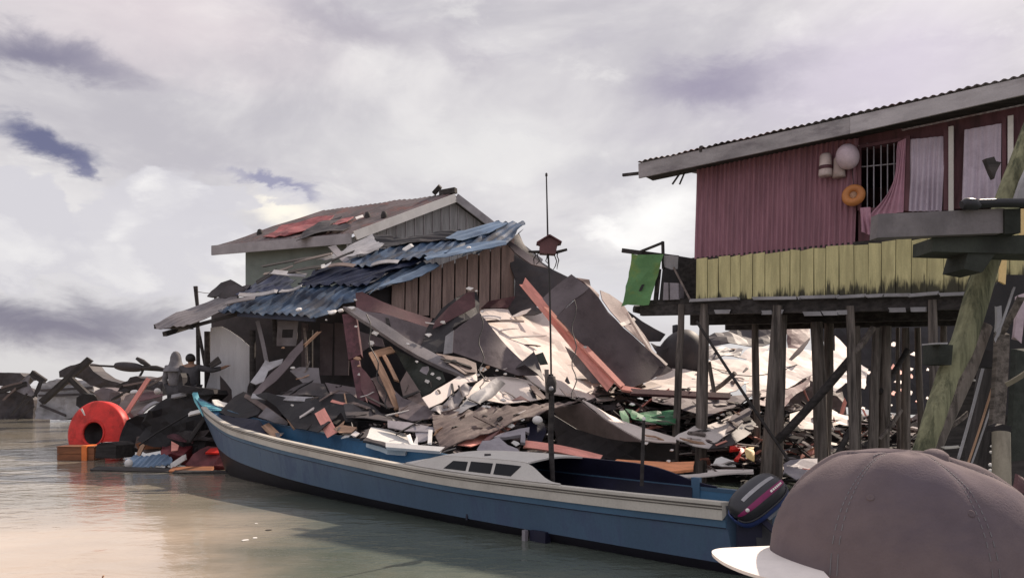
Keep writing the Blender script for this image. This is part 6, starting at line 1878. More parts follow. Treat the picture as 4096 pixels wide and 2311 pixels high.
def block():
    c = at(1, 630, 715, 17.9)
    T = thing('tyre_block', c, 'dark worn block floating right of the brown crate', 'block')
    mb = MB()
    P = [at(1, x, y, 17.8) for x, y in ((545, 765), (555, 690), (580, 674), (640, 672), (668, 690), (664, 765))]
    b = [p + V3((.25, .4, 0)) for p in P]
    n = len(P)
    mb.add(P + b, [tuple(range(n))[::-1], tuple(range(n, 2 * n))] + [(i, (i + 1) % n, n + (i + 1) % n, n + i) for i in range(n)])
    obj('body', mb, M['wood_dark'], T)
    obj('cap', sheet_mb([at(1, 575, 676, 17.85), at(1, 640, 672, 17.85), at(1, 690, 684, 18.0), at(1, 660, 692, 17.9)], .03, .02, None, .02, .1, 3), M['pale_sheet'], T)


block()


def slab(name, m, z, lst, d, depth, label, cat, group=None, seed=1, rough=.04):
    """a solid lump with an outline and real depth"""
    P = pts(z, lst, d)
    return tag(obj(name, sheet_mb(P, depth, rough * 2.2, None, rough, .16, seed, fold=rough * .8), M[m]), label, cat, group)


# far wrecks across the water
slab('boat_wreck', 'dark_sheet', 1, [(-60, 270), (120, 275), (142, 295), (100, 340), (70, 345), (-60, 348)], 41.5, 1.2, 'long dark roof of a far boat at the left edge', 'boat roof')
slab('boat_wreck', 'dark_sheet', 1, [(-60, 390), (60, 385), (85, 360), (180, 400), (200, 430), (195, 540), (-60, 545)], 40.5, 1.5, 'dark hull of the far boat wreck at the left edge', 'boat hull')
S('frame_cloth', 'grey_sheet', 1, [(75, 370, 40), (130, 310, 40), (185, 272, 40.2), (225, 315, 40), (195, 320, 39.9), (178, 300, 40), (165, 330, 40), (200, 390, 39.8), (200, 420, 39.8), (140, 400, 39.7)], 'grey torn awning on a frame over the far boat wreck', 'awning', crumple=.12)
plank('frame_pole', 'wood_dark', at(1, 185, 275, 40), at(1, 258, 325, 40), .3, .2, 'dark frame pole slanting from the torn awning', 'pole', None, V3((0, -1, 0)))
plank('frame_pole', 'wood_dark', at(1, 250, 325, 39.9), at(1, 215, 410, 39.9), .35, .2, 'dark frame pole bent down beside the torn awning', 'pole', None, V3((0, -1, 0)))
plank('frame_pole', 'wood_dark', at(1, -20, 385, 39.8), at(1, 160, 335, 40), .25, .2, 'dark rail along the far boat wreck', 'rail', None, V3((0, -1, 0)))
slab('boat_wreck', 'light_grey_sheet', 1, [(200, 540), (215, 420), (245, 335), (330, 308), (440, 318), (500, 315), (545, 350), (545, 450), (440, 520), (380, 545)], 37.5, 1.4, 'pale grey upturned boat beyond the red ring float', 'boat hull', seed=4, rough=.06)
plank('strake', 'dark_sheet', at(1, 235, 375, 37.3), at(1, 530, 360, 37.3), .12, .05, 'upper dark seam plank on the pale upturned boat', 'plank', 'seam planks of the pale boat', V3((0, -1, 0)))
plank('strake', 'dark_sheet', at(1, 225, 405, 37.3), at(1, 540, 395, 37.3), .12, .05, 'lower dark seam plank on the pale upturned boat', 'plank', 'seam planks of the pale boat', V3((0, -1, 0)))
plank('strake', 'dark_sheet', at(1, 235, 460, 37.2), at(1, 380, 520, 37.2), .12, .05, 'curved dark rail low on the pale upturned boat', 'plank', None, V3((0, -1, 0)))
slab('roof_wreck', 'dark_sheet', 1, [(340, 300), (338, 265), (410, 232), (470, 216), (510, 225), (540, 265), (600, 305), (725, 345), (725, 400), (600, 370), (520, 345), (470, 310), (400, 290)], 33, 1.0, 'long dark broken roof lying behind the pale upturned boat', 'roof', seed=6)
plank('mast_pole', 'wood_dark', at(1, 238, 445, 32), at(1, 518, 195, 32), .24, .2, 'thick dark pole slanting up right above the pale boat', 'pole', None, V3((0, -1, 0)))
plank('mast_pole', 'wood_dark', at(1, 408, 310, 31), at(1, 500, 400, 31), .22, .2, 'short dark pole slanting down left of the red ring float', 'pole', None, V3((0, -1, 0)))
slab('wreck_lump', 'black_sheet', 1, [(440, 460), (445, 415), (480, 392), (540, 400), (580, 440), (575, 480), (500, 500)], 30, .8, 'black rounded lump just behind the top of the red ring float', 'lump', seed=8)


r = random.Random(9)
for (x0, y0, x1, y1, d) in ((20, 430, 90, 365, 39), (60, 520, 150, 400, 39), (100, 540, 190, 470, 39), (350, 330, 470, 345, 35), (600, 380, 720, 330, 27), (640, 430, 790, 350, 24), (520, 380, 650, 440, 27), (10, 360, 120, 330, 39), (700, 350, 930, 300, 23.5), (850, 350, 940, 290, 23), (620, 450, 700, 400, 24), (130, 470, 205, 400, 38.5)):
    plank('timber', r.choice(('wood_dark', 'wood', 'wood_dark', 'brown_sheet')), at(1, x0, y0, d), at(1, x1, y1, d), .0024 * d, .04, 'thin broken timber sticking out of the far wreckage', 'timber', 'thin timbers on the far wreckage', V3((0, -1, .1)), r.uniform(-.1, .1), .1)


def paddle():
    T = thing('paddle', at(1, 740, 240, 26), 'long dark paddle with rounded blade sticking out over the far wreckage', 'paddle')
    c = at(1, 740, 240, 26)
    e = (at(1, 830, 248, 26) - at(1, 655, 232, 26)); L = e.length; e.normalize()
    n = 16
    mb = MB(); P = []
    prof = [(.001 + .165 * (math.sin(math.pi * (i / n)) ** .35 if 0 < i < n else 0), -L / 2 + L * i / n) for i in range(n + 1)]
    obj('blade', mb.lathe(prof, c, e, 14), M['dark_sheet'], T)
    obj('shaft', MB().tube([at(1, 520, 230, 26), at(1, 660, 238, 26)], [.03, .04], 7), M['wood_dark'], T)
    obj('shaft', MB().tube([at(1, 820, 245, 26), at(1, 900, 248, 26), at(1, 950, 258, 26)], [.08, .10, .06], 8, wob=.3), M['wood_dark'], T)
    obj('crossbar', MB().tube([at(1, 785, 190, 26), at(1, 820, 212, 26), at(1, 860, 235, 26)], [.05, .1, .06], 8, wob=.3), M['wood_dark'], T)
    obj('strut', MB().tube([at(1, 830, 245, 26), at(1, 815, 275, 26), at(1, 800, 300, 26)], .04, 7), M['wood_dark'], T)


paddle()
slab('wreck_lump', 'dark_sheet', 1, [(680, 380), (735, 325), (790, 292), (850, 305), (940, 325), (940, 400), (800, 400)], 24, 1.0, 'dark mound of wreckage under the long paddle', 'wreckage', seed=12, rough=.1)
slab('wreck_lump', 'purple_sheet', 1, [(545, 380), (590, 358), (680, 385), (690, 430), (680, 480), (600, 460), (560, 430)], 25.5, .8, 'grey purple broken hull piece behind the red ring float', 'hull piece', seed=14, rough=.08)
S('hull_piece', 'brown_sheet', 1, [(680, 480, 22), (720, 400, 22.5), (800, 375, 22.7), (940, 395, 22.5), (930, 440, 22), (840, 480, 21.5), (790, 540, 21), (720, 530, 21)], 'worn brown hull plates right of the red ring float', 'hull piece', crumple=.12)
S('hull_piece', 'maroon_sheet', 1, [(790, 400, 22), (900, 380, 22.2), (945, 400, 22), (860, 430, 21.7), (800, 440, 21.6)], 'dull red plate on top of the worn brown hull plates', 'hull piece', crumple=.05)
tag(obj('float', MB().lathe([(.11 * math.sin(math.pi * i / 10) + .001, -.06 * math.cos(math.pi * i / 10)) for i in range(11)], at(1, 772, 384, 22), V3((0, -.3, 1)), 12), M['white_junk']), 'small white float on the worn brown hull plates', 'float')
tag(obj('float', MB().lathe([(.09 * math.sin(math.pi * i / 10) + .001, -.09 * math.cos(math.pi * i / 10)) for i in range(11)], at(1, 905, 380, 21.5), V3((.6, -.3, 1)), 12), M['white_junk']), 'small white float left of the two standing people', 'float')
plank('pole', 'salmon', at(1, 712, 528, 20.0), at(1, 852, 312, 20.5), .11, .06, 'salmon pole leaning right beside the red ring float', 'pole', None, V3((0, -1, 0)))
plank('pole', 'brown_sheet', at(1, 745, 505, 19.8), at(1, 800, 572, 19.6), .1, .06, 'short brown stick right of the red ring float', 'stick', None, V3((0, -1, 0)))
plank('rail', 'light_grey_sheet', at(1, 805, 512, 19.8), at(1, 915, 440, 20.2), .10, .05, 'curved grey rail piece on the black heap', 'rail', None, V3((0, -.8, .5)), .08)
slab('wreck_lump', 'black_sheet', 1, [(790, 660), (810, 560), (860, 490), (920, 440), (990, 400), (1060, 375), (1130, 370), (1225, 375), (1240, 400), (1200, 480), (1200, 600), (1260, 690), (1200, 760), (950, 700)], 16.9, .9, 'black heap of wreckage behind the boat bow', 'wreckage', seed=16, rough=.1)
slab('wreck_lump', 'black_sheet', 1, [(1030, 380), (1035, 290), (1045, 275), (1055, 300), (1060, 345), (1130, 360), (1230, 370), (1235, 395), (1120, 400)], 16.7, .4, 'black jagged beam in front of the two people', 'beam', seed=18)
plank('lath', 'light_grey_sheet', at(1, 990, 412, 16.75), at(1, 1082, 393, 16.75), .10, .04, 'grey lath on the black heap in front of the people', 'plank', None, V3((0, -.7, .7)))
plank('stick', 'white_junk', at(1, 1083, 512, 16.6), at(1, 1175, 490, 16.6), .10, .04, 'white stick lying against the stem of the boat', 'stick', None, V3((0, -.7, .7)))
tag(obj('rope', MB().tube([at(1, 800, 690, 16.8), at(1, 900, 620, 16.7), at(1, 1000, 560, 16.7), at(1, 1090, 508, 16.7)], .018, 6), M['wire']), 'dark rope running up right over the black heap', 'rope')
plank('stick', 'wood_tan', at(1, 792, 755, 17.2), at(1, 833, 668, 17.4), .09, .04, 'yellow tan stick standing in the water right of the crate', 'stick', None, V3((0, -1, .1)))
M['wood_tan_y'] = M['wood_tan']
slab('beam', 'crate_wood', 1, [(785, 680), (830, 668), (925, 675), (925, 710), (800, 715)], 17.6, .4, 'brown floating beam behind the yellow tan stick', 'beam', seed=19)


slab('wreck_lump', 'black_sheet', 1, [(690, 720), (715, 600), (735, 545), (790, 520), (850, 500), (880, 560), (870, 690), (800, 730)], 18.6, .8, 'black lump filling the gap right of the red ring float', 'wreckage', seed=23, rough=.08)
slab('wreck_lump', 'brown_sheet', 1, [(780, 700), (790, 640), (850, 655), (925, 672), (930, 720), (850, 735)], 17.9, .5, 'low brown lump between the crate and the red crate', 'wreckage', seed=24, rough=.06)


def crates_red():
    T = thing('red_crate', at(1, 1010, 740, 16.7), 'crushed dark red crate left of the boat stem', 'crate')
    obj('shell', sheet_mb([at(1, 925, 755, 16.6), at(1, 930, 665, 16.9), at(1, 965, 632, 17.1), at(1, 1090, 640, 17.0), at(1, 1110, 690, 16.8), at(1, 1060, 770, 16.5)], .3, .12, None, .05, .12, 3), M['red_crate'], T)
    obj('lid', sheet_mb([at(1, 960, 640, 16.7), at(1, 1000, 625, 16.9), at(1, 1120, 640, 16.8), at(1, 1110, 668, 16.6), at(1, 1000, 655, 16.6)], .05, .03, None, .03, .12, 4), M['maroon_wood'], T)
    obj('flap', sheet_mb([at(1, 985, 665, 16.5), at(1, 1030, 690, 16.5), at(1, 1020, 720, 16.4), at(1, 985, 725, 16.4)], .03, .03, None, .03, .1, 5), M['salmon'], T)
    T = thing('red_crate', at(1, 1190, 790, 16.2), 'dark red plastic tub lying on its side at the boat stem', 'tub')
    obj('shell', sheet_mb([at(1, 1065, 805, 16.0), at(1, 1110, 745, 16.2), at(1, 1200, 705, 16.4), at(1, 1275, 705, 16.4), at(1, 1292, 750, 16.2), at(1, 1290, 815, 16.0), at(1, 1150, 825, 15.9)], .35, .06, None, .02, .12, 6), M['red_crate'], T)
    obj('rim', sheet_mb([at(1, 1180, 735, 16.1), at(1, 1210, 710, 16.3), at(1, 1280, 705, 16.3), at(1, 1285, 735, 16.2)], .04, .02, None, .01, .12, 7), M['red_plastic'], T)


crates_red()
slab('bundle', 'dark_sheet', 1, [(1035, 620), (1070, 605), (1130, 612), (1215, 598), (1180, 640), (1225, 650), (1258, 670), (1130, 660), (1090, 668), (1050, 640)], 16.6, .25, 'dark knotted bundle on top of the red crate', 'bundle', seed=20, rough=.06)
plank('stick', 'wood_dark', at(1, 1085, 670, 16.3), at(1, 1190, 515, 16.8), .09, .07, 'dark stick leaning against the stem over the bundle', 'stick', None, V3((0, -1, 0)))
S('roof_sheet', 'light_blue_roof', 1, [(712, 800, 16.2), (725, 772, 16.4), (790, 752, 16.6), (940, 752, 16.6), (995, 780, 16.4), (985, 812, 16.1), (860, 815, 16.1), (740, 815, 16.1)], 'blue grey ribbed sheet floating left of the boat stem', 'metal sheet', corr=(3, 6, .018, .12), crumple=.05)
tag(obj('float', MB().lathe([(.08 * math.sin(math.pi * i / 10) + .001, -.10 * math.cos(math.pi * i / 10)) for i in range(11)], at(1, 740, 795, 16.0), V3((.2, -.2, 1)), 12), M['white_junk']), 'white oval float at the end of the floating ribbed sheet', 'float')
plank('stick', 'white_junk', at(1, 985, 812, 15.9), at(1, 1065, 758, 16.0), .11, .05, 'white stick leaning on the red tub', 'stick', None, V3((0, -1, .2)))
plank('plank', 'wood_dark', at(1, 545, 826, 15.9), at(1, 1000, 838, 15.6), .24, .05, 'long dark plank afloat in front of the wreckage', 'plank', None, V3((0, -.2, 1)))
plank('plank', 'crate_wood', at(1, 985, 832, 15.6), at(1, 1220, 830, 15.6), .3, .05, 'orange brown plank afloat below the red tub', 'plank', None, V3((0, -.2, 1)))
plank('plank', 'wood_dark', at(1, 1000, 845, 15.4), at(1, 1350, 848, 15.4), .14, .05, 'thin dark plank afloat at the boat stem', 'plank', None, V3((0, -.2, 1)))
r = random.Random(15)
for (x, y, w) in ((1075, 2119, .035), (1020, 2151, .03), (982, 2160, .04), (1024, 2093, .02)):
    d = EYE * F / (y - HZ); X = (x - CX) / F * d
    P = [V3((X + w * math.cos(k * 1.05 + .3) * r.uniform(.7, 1.2), d + w * 1.2 * math.sin(k * 1.05 + .3) * r.uniform(.6, 1.1), .006)) for k in range(6)]
    tag(obj('flake', sheet_mb(P, .004, .0, None, .01, .05), M['white_junk' if r.random() < .6 else 'wood_dark']), 'small flat flake of litter floating on the open water', 'litter', 'flakes floating on the water')
# twig in the near water
tag(obj('twig', MB().tube([at(1, 590, 1460, 6.95), at(1, 590, 1445, 6.95), at(1, 598, 1438, 6.95)], .008, 5), M['wood_tan']), 'small bent twig poking out of the water at the bottom edge', 'twig')


# ------------------------------------------------------------------ the two people on the wreckage
def small_person(zx, head_y, d, shirt, label, hood, arm):
    """a standing figure about 1.65 m tall; zx, head_y: top of the head on plate 1"""
    top = at(1, zx, head_y, d)
    H_ = 1.66
    f = lambda dx, dy, k: V3((top.x + dx, top.y - dy, top.z - H_ * (1 - k)))
    J = {'pelvis': (f(0, 0, .52), .15), 'waist': (f(0, 0, .62), .145), 'chest': (f(0, 0, .73), .165), 'collar': (f(0, 0, .815), .10), 'neck': (f(0, -.01, .855), .058), 'skull': (f(0, -.02, .91), .088), 'crown': (f(0, -.01, .955), .075)}
    E = [('pelvis', 'waist'), ('waist', 'chest'), ('chest', 'collar'), ('collar', 'neck'), ('neck', 'skull'), ('skull', 'crown')]
    for s, n in ((-1, 'l'), (1, 'r')):
        J['hip' + n] = (f(.10 * s, 0, .49), .10); J['knee' + n] = (f(.12 * s, -.03, .27), .066); J['ankle' + n] = (f(.13 * s, .01, .05), .045); J['toe' + n] = (f(.14 * s, -.14, .02), .04)
        E += [('pelvis', 'hip' + n), ('hip' + n, 'knee' + n), ('knee' + n, 'ankle' + n), ('ankle' + n, 'toe' + n)]
        if arm == s:
            a = [(f(.19 * s, 0, .80), .06), (f(.45 * s, -.02, .765), .046), (f(.68 * s, -.05, .795), .036), (f(.78 * s, -.06, .82), .03)]
        else:
            a = [(f(.19 * s, 0, .80), .06), (f(.25 * s, .02, .63), .046), (f(.24 * s, -.08, .50), .036), (f(.23 * s, -.11, .455), .03)]
        for i, k in enumerate(('sh', 'el', 'wr', 'ha')): J[k + n] = a[i]
        E += [('collar', 'sh' + n), ('sh' + n, 'el' + n), ('el' + n, 'wr' + n), ('wr' + n, 'ha' + n)]
        h = a[3][0]; dirn = (h - a[2][0]).normalized()
        for q in range(4):
            off = V3((0, .022 * (q - 1.5), .0)) if arm == s else V3((0, .022 * (q - 1.5), 0))
            J['fa%d%s' % (q, n)] = (h + dirn * .05 + off, .010); J['fb%d%s' % (q, n)] = (h + dirn * (.085 + .01 * (q in (1, 2))) + off + V3((0, 0, -.012)), .008)
            E += [('ha' + n, 'fa%d%s' % (q, n)), ('fa%d%s' % (q, n), 'fb%d%s' % (q, n))]
        J['th' + n] = (h + V3((0, -.04, .02)), .011); E += [('ha' + n, 'th' + n)]
    P = thing('person', f(0, 0, 0), label, 'person')
    obj('body', skin_mesh(J, E, 'pelvis', 2), M['skin'], P)
    # face
    fc = f(0, -.10, .905)
    FY = V3((0, 1, 0))
    mb = MB()
    mb.lathe([(.001, .03), (.012, .015), (.016, -.02), (.001, -.03)], fc + V3((0, .005, 0)), V3((0, .5, .9)), 8)
    b = obj('nose', mb, M['skin'], P)
    for s in (-1, 1):
        obj('eye', MB().lathe([(.001, .012), (.01, .006), (.012, 0), (.001, -.01)], fc + V3((.032 * s, -.012, .03)), V3((0, 1, 0)), 8), M['white_junk'], P)
        obj('ear', MB().lathe([(.001, .03), (.02, .02), (.024, -.02), (.001, -.035)], f(.088 * s, 0, .91), V3((0, 0, 1)), 8), M['skin'], P)
    obj('mouth', MB().bar(fc + V3((-.022, -.012, -.045)), fc + V3((.022, -.012, -.045)), .01, .01), M['maroon_wood'], P)
    # clothes
    C = {k: J[k] for k in ('pelvis', 'waist', 'chest', 'collar')}
    C = {k: (v[0], v[1] + .025) for k, v in C.items()}
    CE = [('pelvis', 'waist'), ('waist', 'chest'), ('chest', 'collar')]
    for n in 'lr':
        for k, g in (('sh', .022), ('el', .018), ('wr', .014)):
            C[k + n] = (J[k + n][0], J[k + n][1] + g)
        CE += [('collar', 'sh' + n), ('sh' + n, 'el' + n), ('el' + n, 'wr' + n)]
    obj('jacket', skin_mesh(C, CE, 'pelvis', 2), M[shirt], P)
    C = {'pelvis': (J['pelvis'][0] + V3((0, 0, -.02)), .165)}
    CE = []
    for n in 'lr':
        for k, g in (('hip', .02), ('knee', .022), ('ankle', .024)):
            C[k + n] = (J[k + n][0], J[k + n][1] + g)
        CE += [('pelvis', 'hip' + n), ('hip' + n, 'knee' + n), ('knee' + n, 'ankle' + n)]
    obj('trousers', skin_mesh(C, CE, 'pelvis', 2), M['shirt_dark'], P)
    c = f(0, 0, .925)
    if hood:
        prof = [(.001, .16), (.05, .145), (.09, .10), (.118, .02), (.125, -.06), (.15, -.14), (.20, -.20), (.26, -.26), (.27, -.30)]
        mb = MB(); n = 28; vs = []; fs = []
        for i, (r, h) in enumerate(prof):
            for j in range(n):
                t = 2 * math.pi * j / n
                rr = r * (1.0 if math.sin(t) < .75 or h < -.1 else .72)
                vs.append(c + V3((math.cos(t) * rr, math.sin(t) * rr * .95 - .012, h)))
        for i in range(len(prof) - 1):
            for j in range(n): fs.append((i * n + j, (i + 1) * n + j, (i + 1) * n + (j + 1) % n, i * n + (j + 1) % n))
        mb.add(vs, fs, 0, True)
        obj('hood', mb, M['shirt_grey'], P)
    else:
        mb = MB()
        prof = [(.106 * math.sin(math.pi * .60 * i / 8) + .001, .115 * math.cos(math.pi * .60 * i / 8)) for i in range(9)]
        mb.lathe(prof, c + V3((0, -.016, .0)), (0, -.45, 1), 20)
        obj('hair', mb, M['hair'], P)


small_person(1012, 158, 17.5, 'shirt_grey', 'person in grey hooded garment standing on the wreckage behind the bow', True, 0)
small_person(1097, 160, 17.35, 'shirt_dark', 'bare headed person in dark top holding one arm out to the right', False, 1)
plank('stick', 'wood_dark', at(1, 1215, 232, 17.3), at(1, 1262, 200, 17.3), .11, .09, 'dark stick end by the outstretched hand of the standing person', 'stick', None, V3((0, -1, 0)), 0, .04, 1.3)


# ================================================================== THE NEAR JETTY AT THE RIGHT
def bx(z, q, d, depth, mb=None):
    mb = mb or MB()
    a, b, c, e = [at(z, x, y, d) for x, y in q]
    n = V3((0, depth, 0))
    return mb.hexa([a, b, b + n, a + n, e, c, c + n, e + n])


def jetty():
    T = thing('jetty_beam', at(8, 970, 990, 6), 'long grey concrete beam end jutting in from the right over the green beam', 'beam')
    obj('body', bx(8, [(597, 1018), (1340, 990), (1340, 848), (606, 880)], 6.0, .12), M['concrete'], T)
    obj('end_block', bx(8, [(1341, 995), (1434, 990), (1434, 850), (1341, 852)], 5.98, .3), M['moss_beam'], T)
    tag(obj('cross_beam', bx(8, [(920, 1098), (1700, 1118), (1700, 995), (922, 1019)], 6.08, .30), M['moss_beam']), 'dark mossy beam under the grey concrete beam', 'beam')
    T = thing('pipe', at(8, 1250, 830, 5.95), 'black pipe lying on the grey concrete beam', 'pipe')
    obj('tube', MB().tube([at(8, 1172, 818, 5.95), at(8, 1210, 820, 5.95), at(8, 1300, 816, 5.95), at(8, 1700, 816, 5.95)], [.028, .036, .034, .036], 14), M['black_pipe'], T)
    obj('collar', MB().tube([at(8, 1090, 828, 5.95), at(8, 1110, 822, 5.95), at(8, 1160, 824, 5.95), at(8, 1192, 838, 5.95)], [.030, .046, .046, .03], 14), M['black_pipe'], T)
    # dark block left of the log top, hanging under the cross beam
    tag(obj('beam_block', bx(8, [(1102, 1200), (1210, 1220), (1290, 1105), (1128, 1105)], 6.1, .3), M['moss_beam']), 'black mossy block hanging under the dark beam', 'block')
    # leaning mossy log
    a = at(8, 1290, 1100, 6.5); b = at(10, 795, 1140, 6.2)
    P = []; R_ = []
    q = [(8, 1800, -420, 7.0), (8, 1560, 270, 6.8), (8, 1400, 690, 6.7), (8, 1262, 1080, 6.6), (8, 1200, 1280, 6.5), (10, 1060, 440, 6.4), (10, 960, 650, 6.35), (10, 880, 900, 6.25), (10, 800, 1130, 6.2), (10, 700, 1430, 6.1)]
    for z, x, y, d in q: P.append(at(z, x, y, d))
    P.append(P[-1] + (P[-1] - P[-2]) * 1.6)
    w = [80, 80, 80, 80, 78, 74, 68, 64, 62, 62, 62]
    L = []; LR = []
    for i in range(len(P) - 1):
        for k in range(4):
            L.append(P[i] + (P[i + 1] - P[i]) * k / 4); LR.append((w[i] + (w[i + 1] - w[i]) * k / 4) * .62 * 6.3 / F)
    L.append(P[-1]); LR.append(LR[-1])
    tag(obj('log', MB().tube(L, LR, 18, wob=.12), M['mossy_log']), 'thick mossy green log leaning from the upper right down behind the cap', 'log')
    tag(obj('log', MB().tube([at(10, 1190, 330, 6.9), at(10, 1090, 600, 6.8), at(10, 1010, 780, 6.75), at(10, 930, 980, 6.7), at(10, 820, 1260, 6.6), at(10, 640, 1900, 6.4)], [.075, .075, .07, .06, .06, .07], 14, wob=.15), M['wood_post']), 'thinner grey log leaning just right of the mossy one', 'log')
    tag(obj('block', bx(10, [(905, 575), (985, 580), (995, 450), (905, 445)], 6.2, .25), M['moss_beam']), 'dark wooden block bolted left of the mossy log', 'block')
    tag(obj('plate', bx(10, [(880, 445), (960, 445), (960, 434), (880, 436)], 6.1, .2), M['light_grey_sheet']), 'thin pale plate on top of the dark wooden block', 'plate')
    tag(obj('cross_beam', bx(10, [(1090, 585), (1300, 600), (1300, 488), (1120, 480)], 6.9, .2), M['black_sheet']), 'black short beam between the mossy log and the right posts', 'beam')
    P = [at(8, x, y, 6.3) for x, y in ((1228, 560), (1278, 548), (1290, 575), (1320, 580), (1290, 640), (1280, 676), (1262, 640))]
    tag(obj('bracket', sheet_mb(P, .05, .01, None, .01, .1, 3), M['wood_dark']), 'dark metal bracket on the upper part of the mossy log', 'bracket')
    P = [at(8, x, y, 6.5) for x, y in ((1405, 800), (1440, 690), (1500, 560), (1560, 560), (1520, 800))]
    tag(obj('board', sheet_mb(P, .05, .02, None, .01, .2, 5), M['light_grey_sheet']), 'pale board end beside the upper part of the mossy log', 'board')
    # posts and laths at the far right
    J = 'jetty timbers'
    def bar(z, a, b, w, d, m, label, cat='post', group=None):
        p, q = at(z, *a, d), at(z, *b, d - .1)
        return plank(cat if cat in ('post', 'lath', 'pole') else 'post', m, p, q, w * ZM[z][2] * d / F, w * ZM[z][2] * d / F * .5, label, cat, group, V3((0, -1, 0)), .01, .03)
    bar(10, (1190, 590), (1030, 1180), 16, 7.2, 'light_grey_sheet', 'thin pale lath leaning right of the mossy log', 'lath')
    bar(10, (1285, 600), (1090, 1220), 12, 7.0, 'wood_tan', 'thin tan lath leaning right of the pale one', 'lath')
    bar(10, (1285, 700), (1110, 1230), 10, 6.9, 'light_grey_sheet', 'thinnest pale lath next to the tan one', 'lath')
    bar(10, (1230, 590), (1130, 1300), 120, 7.6, 'wood_dark', 'wide dark board behind the thin leaning laths', 'board')
    bar(10, (1310, 380), (1270, 1020), 80, 6.7, 'wood_post', 'dark vertical post above the tan cylinder', 'post')
    bar(10, (1300, 380), (1430, 150), 40, 6.7, 'wood_post', 'brown strut branching up right from the dark post', 'strut')
    bar(10, (1385, 90), (1262, 430), 14, 6.5, 'light_grey_sheet', 'thin pale edge strip above the dark post', 'lath')
    bar(10, (1285, 210), (1280, 380), 34, 6.6, 'light_grey_sheet', 'short pale board beside the pale edge strip', 'board')
    bar(10, (1428, 130), (1405, 420), 50, 6.8, 'purple_float', 'pale mauve board at the right edge', 'board')
    bar(10, (1440, 480), (1400, 1200), 110, 7.4, 'moss_beam', 'broad mossy post at the right edge', 'post')
    bar(10, (1350, 700), (1480, 620), 30, 6.4, 'bamboo', 'bent pale lath at the right edge', 'lath')
    bar(10, (930, 1113), (1036, 1106), 16, 6.5, 'white_junk', 'small white strip above the cap button', 'lath')
    bar(10, (1090, 890), (990, 970), 28, 7.1, 'wood_post', 'short grey stick beside the grey log', 'stick')
    bar(10, (1430, 1300), (1395, 1440), 60, 5.5, 'maroon_sheet', 'dull red board edge at the right behind the cap', 'board')
    tag(obj('cylinder_post', MB().tube([at(10, 1305, 1016, 6.2), at(10, 1308, 1330, 6.1), at(10, 1310, 1900, 6.0)], [.065, .066, .068], 20), M['bamboo']), 'tan round concrete post behind the right side of the cap', 'post')
    tag(obj('dark_crown', sheet_mb([at(10, 1250, 1010, 6.3), at(10, 1255, 975, 6.3), at(10, 1300, 960, 6.3), at(10, 1358, 975, 6.3), at(10, 1358, 1012, 6.3)], .1, .03, None, .03, .06, 2), M['black_sheet']), 'ragged black cap on the tan round post', 'cap')
    P = [at(10, x, y, 8.5) for x, y in ((1296, 40), (1300, 0), (1300, -110), (1345, -140), (1336, 30), (1334, 60))]  # yellow strips: sunlight on a wall behind, put into a bright albedo
    tag(obj('panel', sheet_mb(P, .03, .0, None, .0, .2, 5), M['lit_yellow']), 'narrow board painted as sunlit yellow wall between the dark jetty timbers', 'board')
    P = [at(8, x, y, 8.5) for x, y in ((1436, 850), (1600, 845), (1600, 1030), (1436, 1030))]
    tag(obj('panel', sheet_mb(P, .03, .0, None, .0, .2, 5), M['lit_yellow']), 'board painted as sunlit yellow wall at the right edge beside the grey beam', 'board')
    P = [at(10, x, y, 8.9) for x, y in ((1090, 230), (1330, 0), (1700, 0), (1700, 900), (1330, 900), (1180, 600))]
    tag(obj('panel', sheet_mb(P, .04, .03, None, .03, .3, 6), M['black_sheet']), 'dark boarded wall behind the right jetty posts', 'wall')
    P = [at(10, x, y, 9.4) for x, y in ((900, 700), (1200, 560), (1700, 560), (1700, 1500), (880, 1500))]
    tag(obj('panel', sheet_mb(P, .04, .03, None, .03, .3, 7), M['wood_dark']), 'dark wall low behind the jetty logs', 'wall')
    for i, (x, y, s) in enumerate(((1243, 1105, .012), (1243, 1143, .018), (1240, 1225, .022), (1240, 1262, .022), (1130, 678, .014), (1115, 605, .016))):
        tag(obj('float', MB().lathe([(s * math.sin(math.pi * k / 8) + .0005, -s * .7 * math.cos(math.pi * k / 8)) for k in range(9)], at(10, x, y, 6.9 if x > 1200 else 7.0), V3((0, -.4, 1)), 10), M['white_junk']), 'tiny white float hanging between the dark jetty timbers', 'float', 'tiny white floats on the jetty')


jetty()


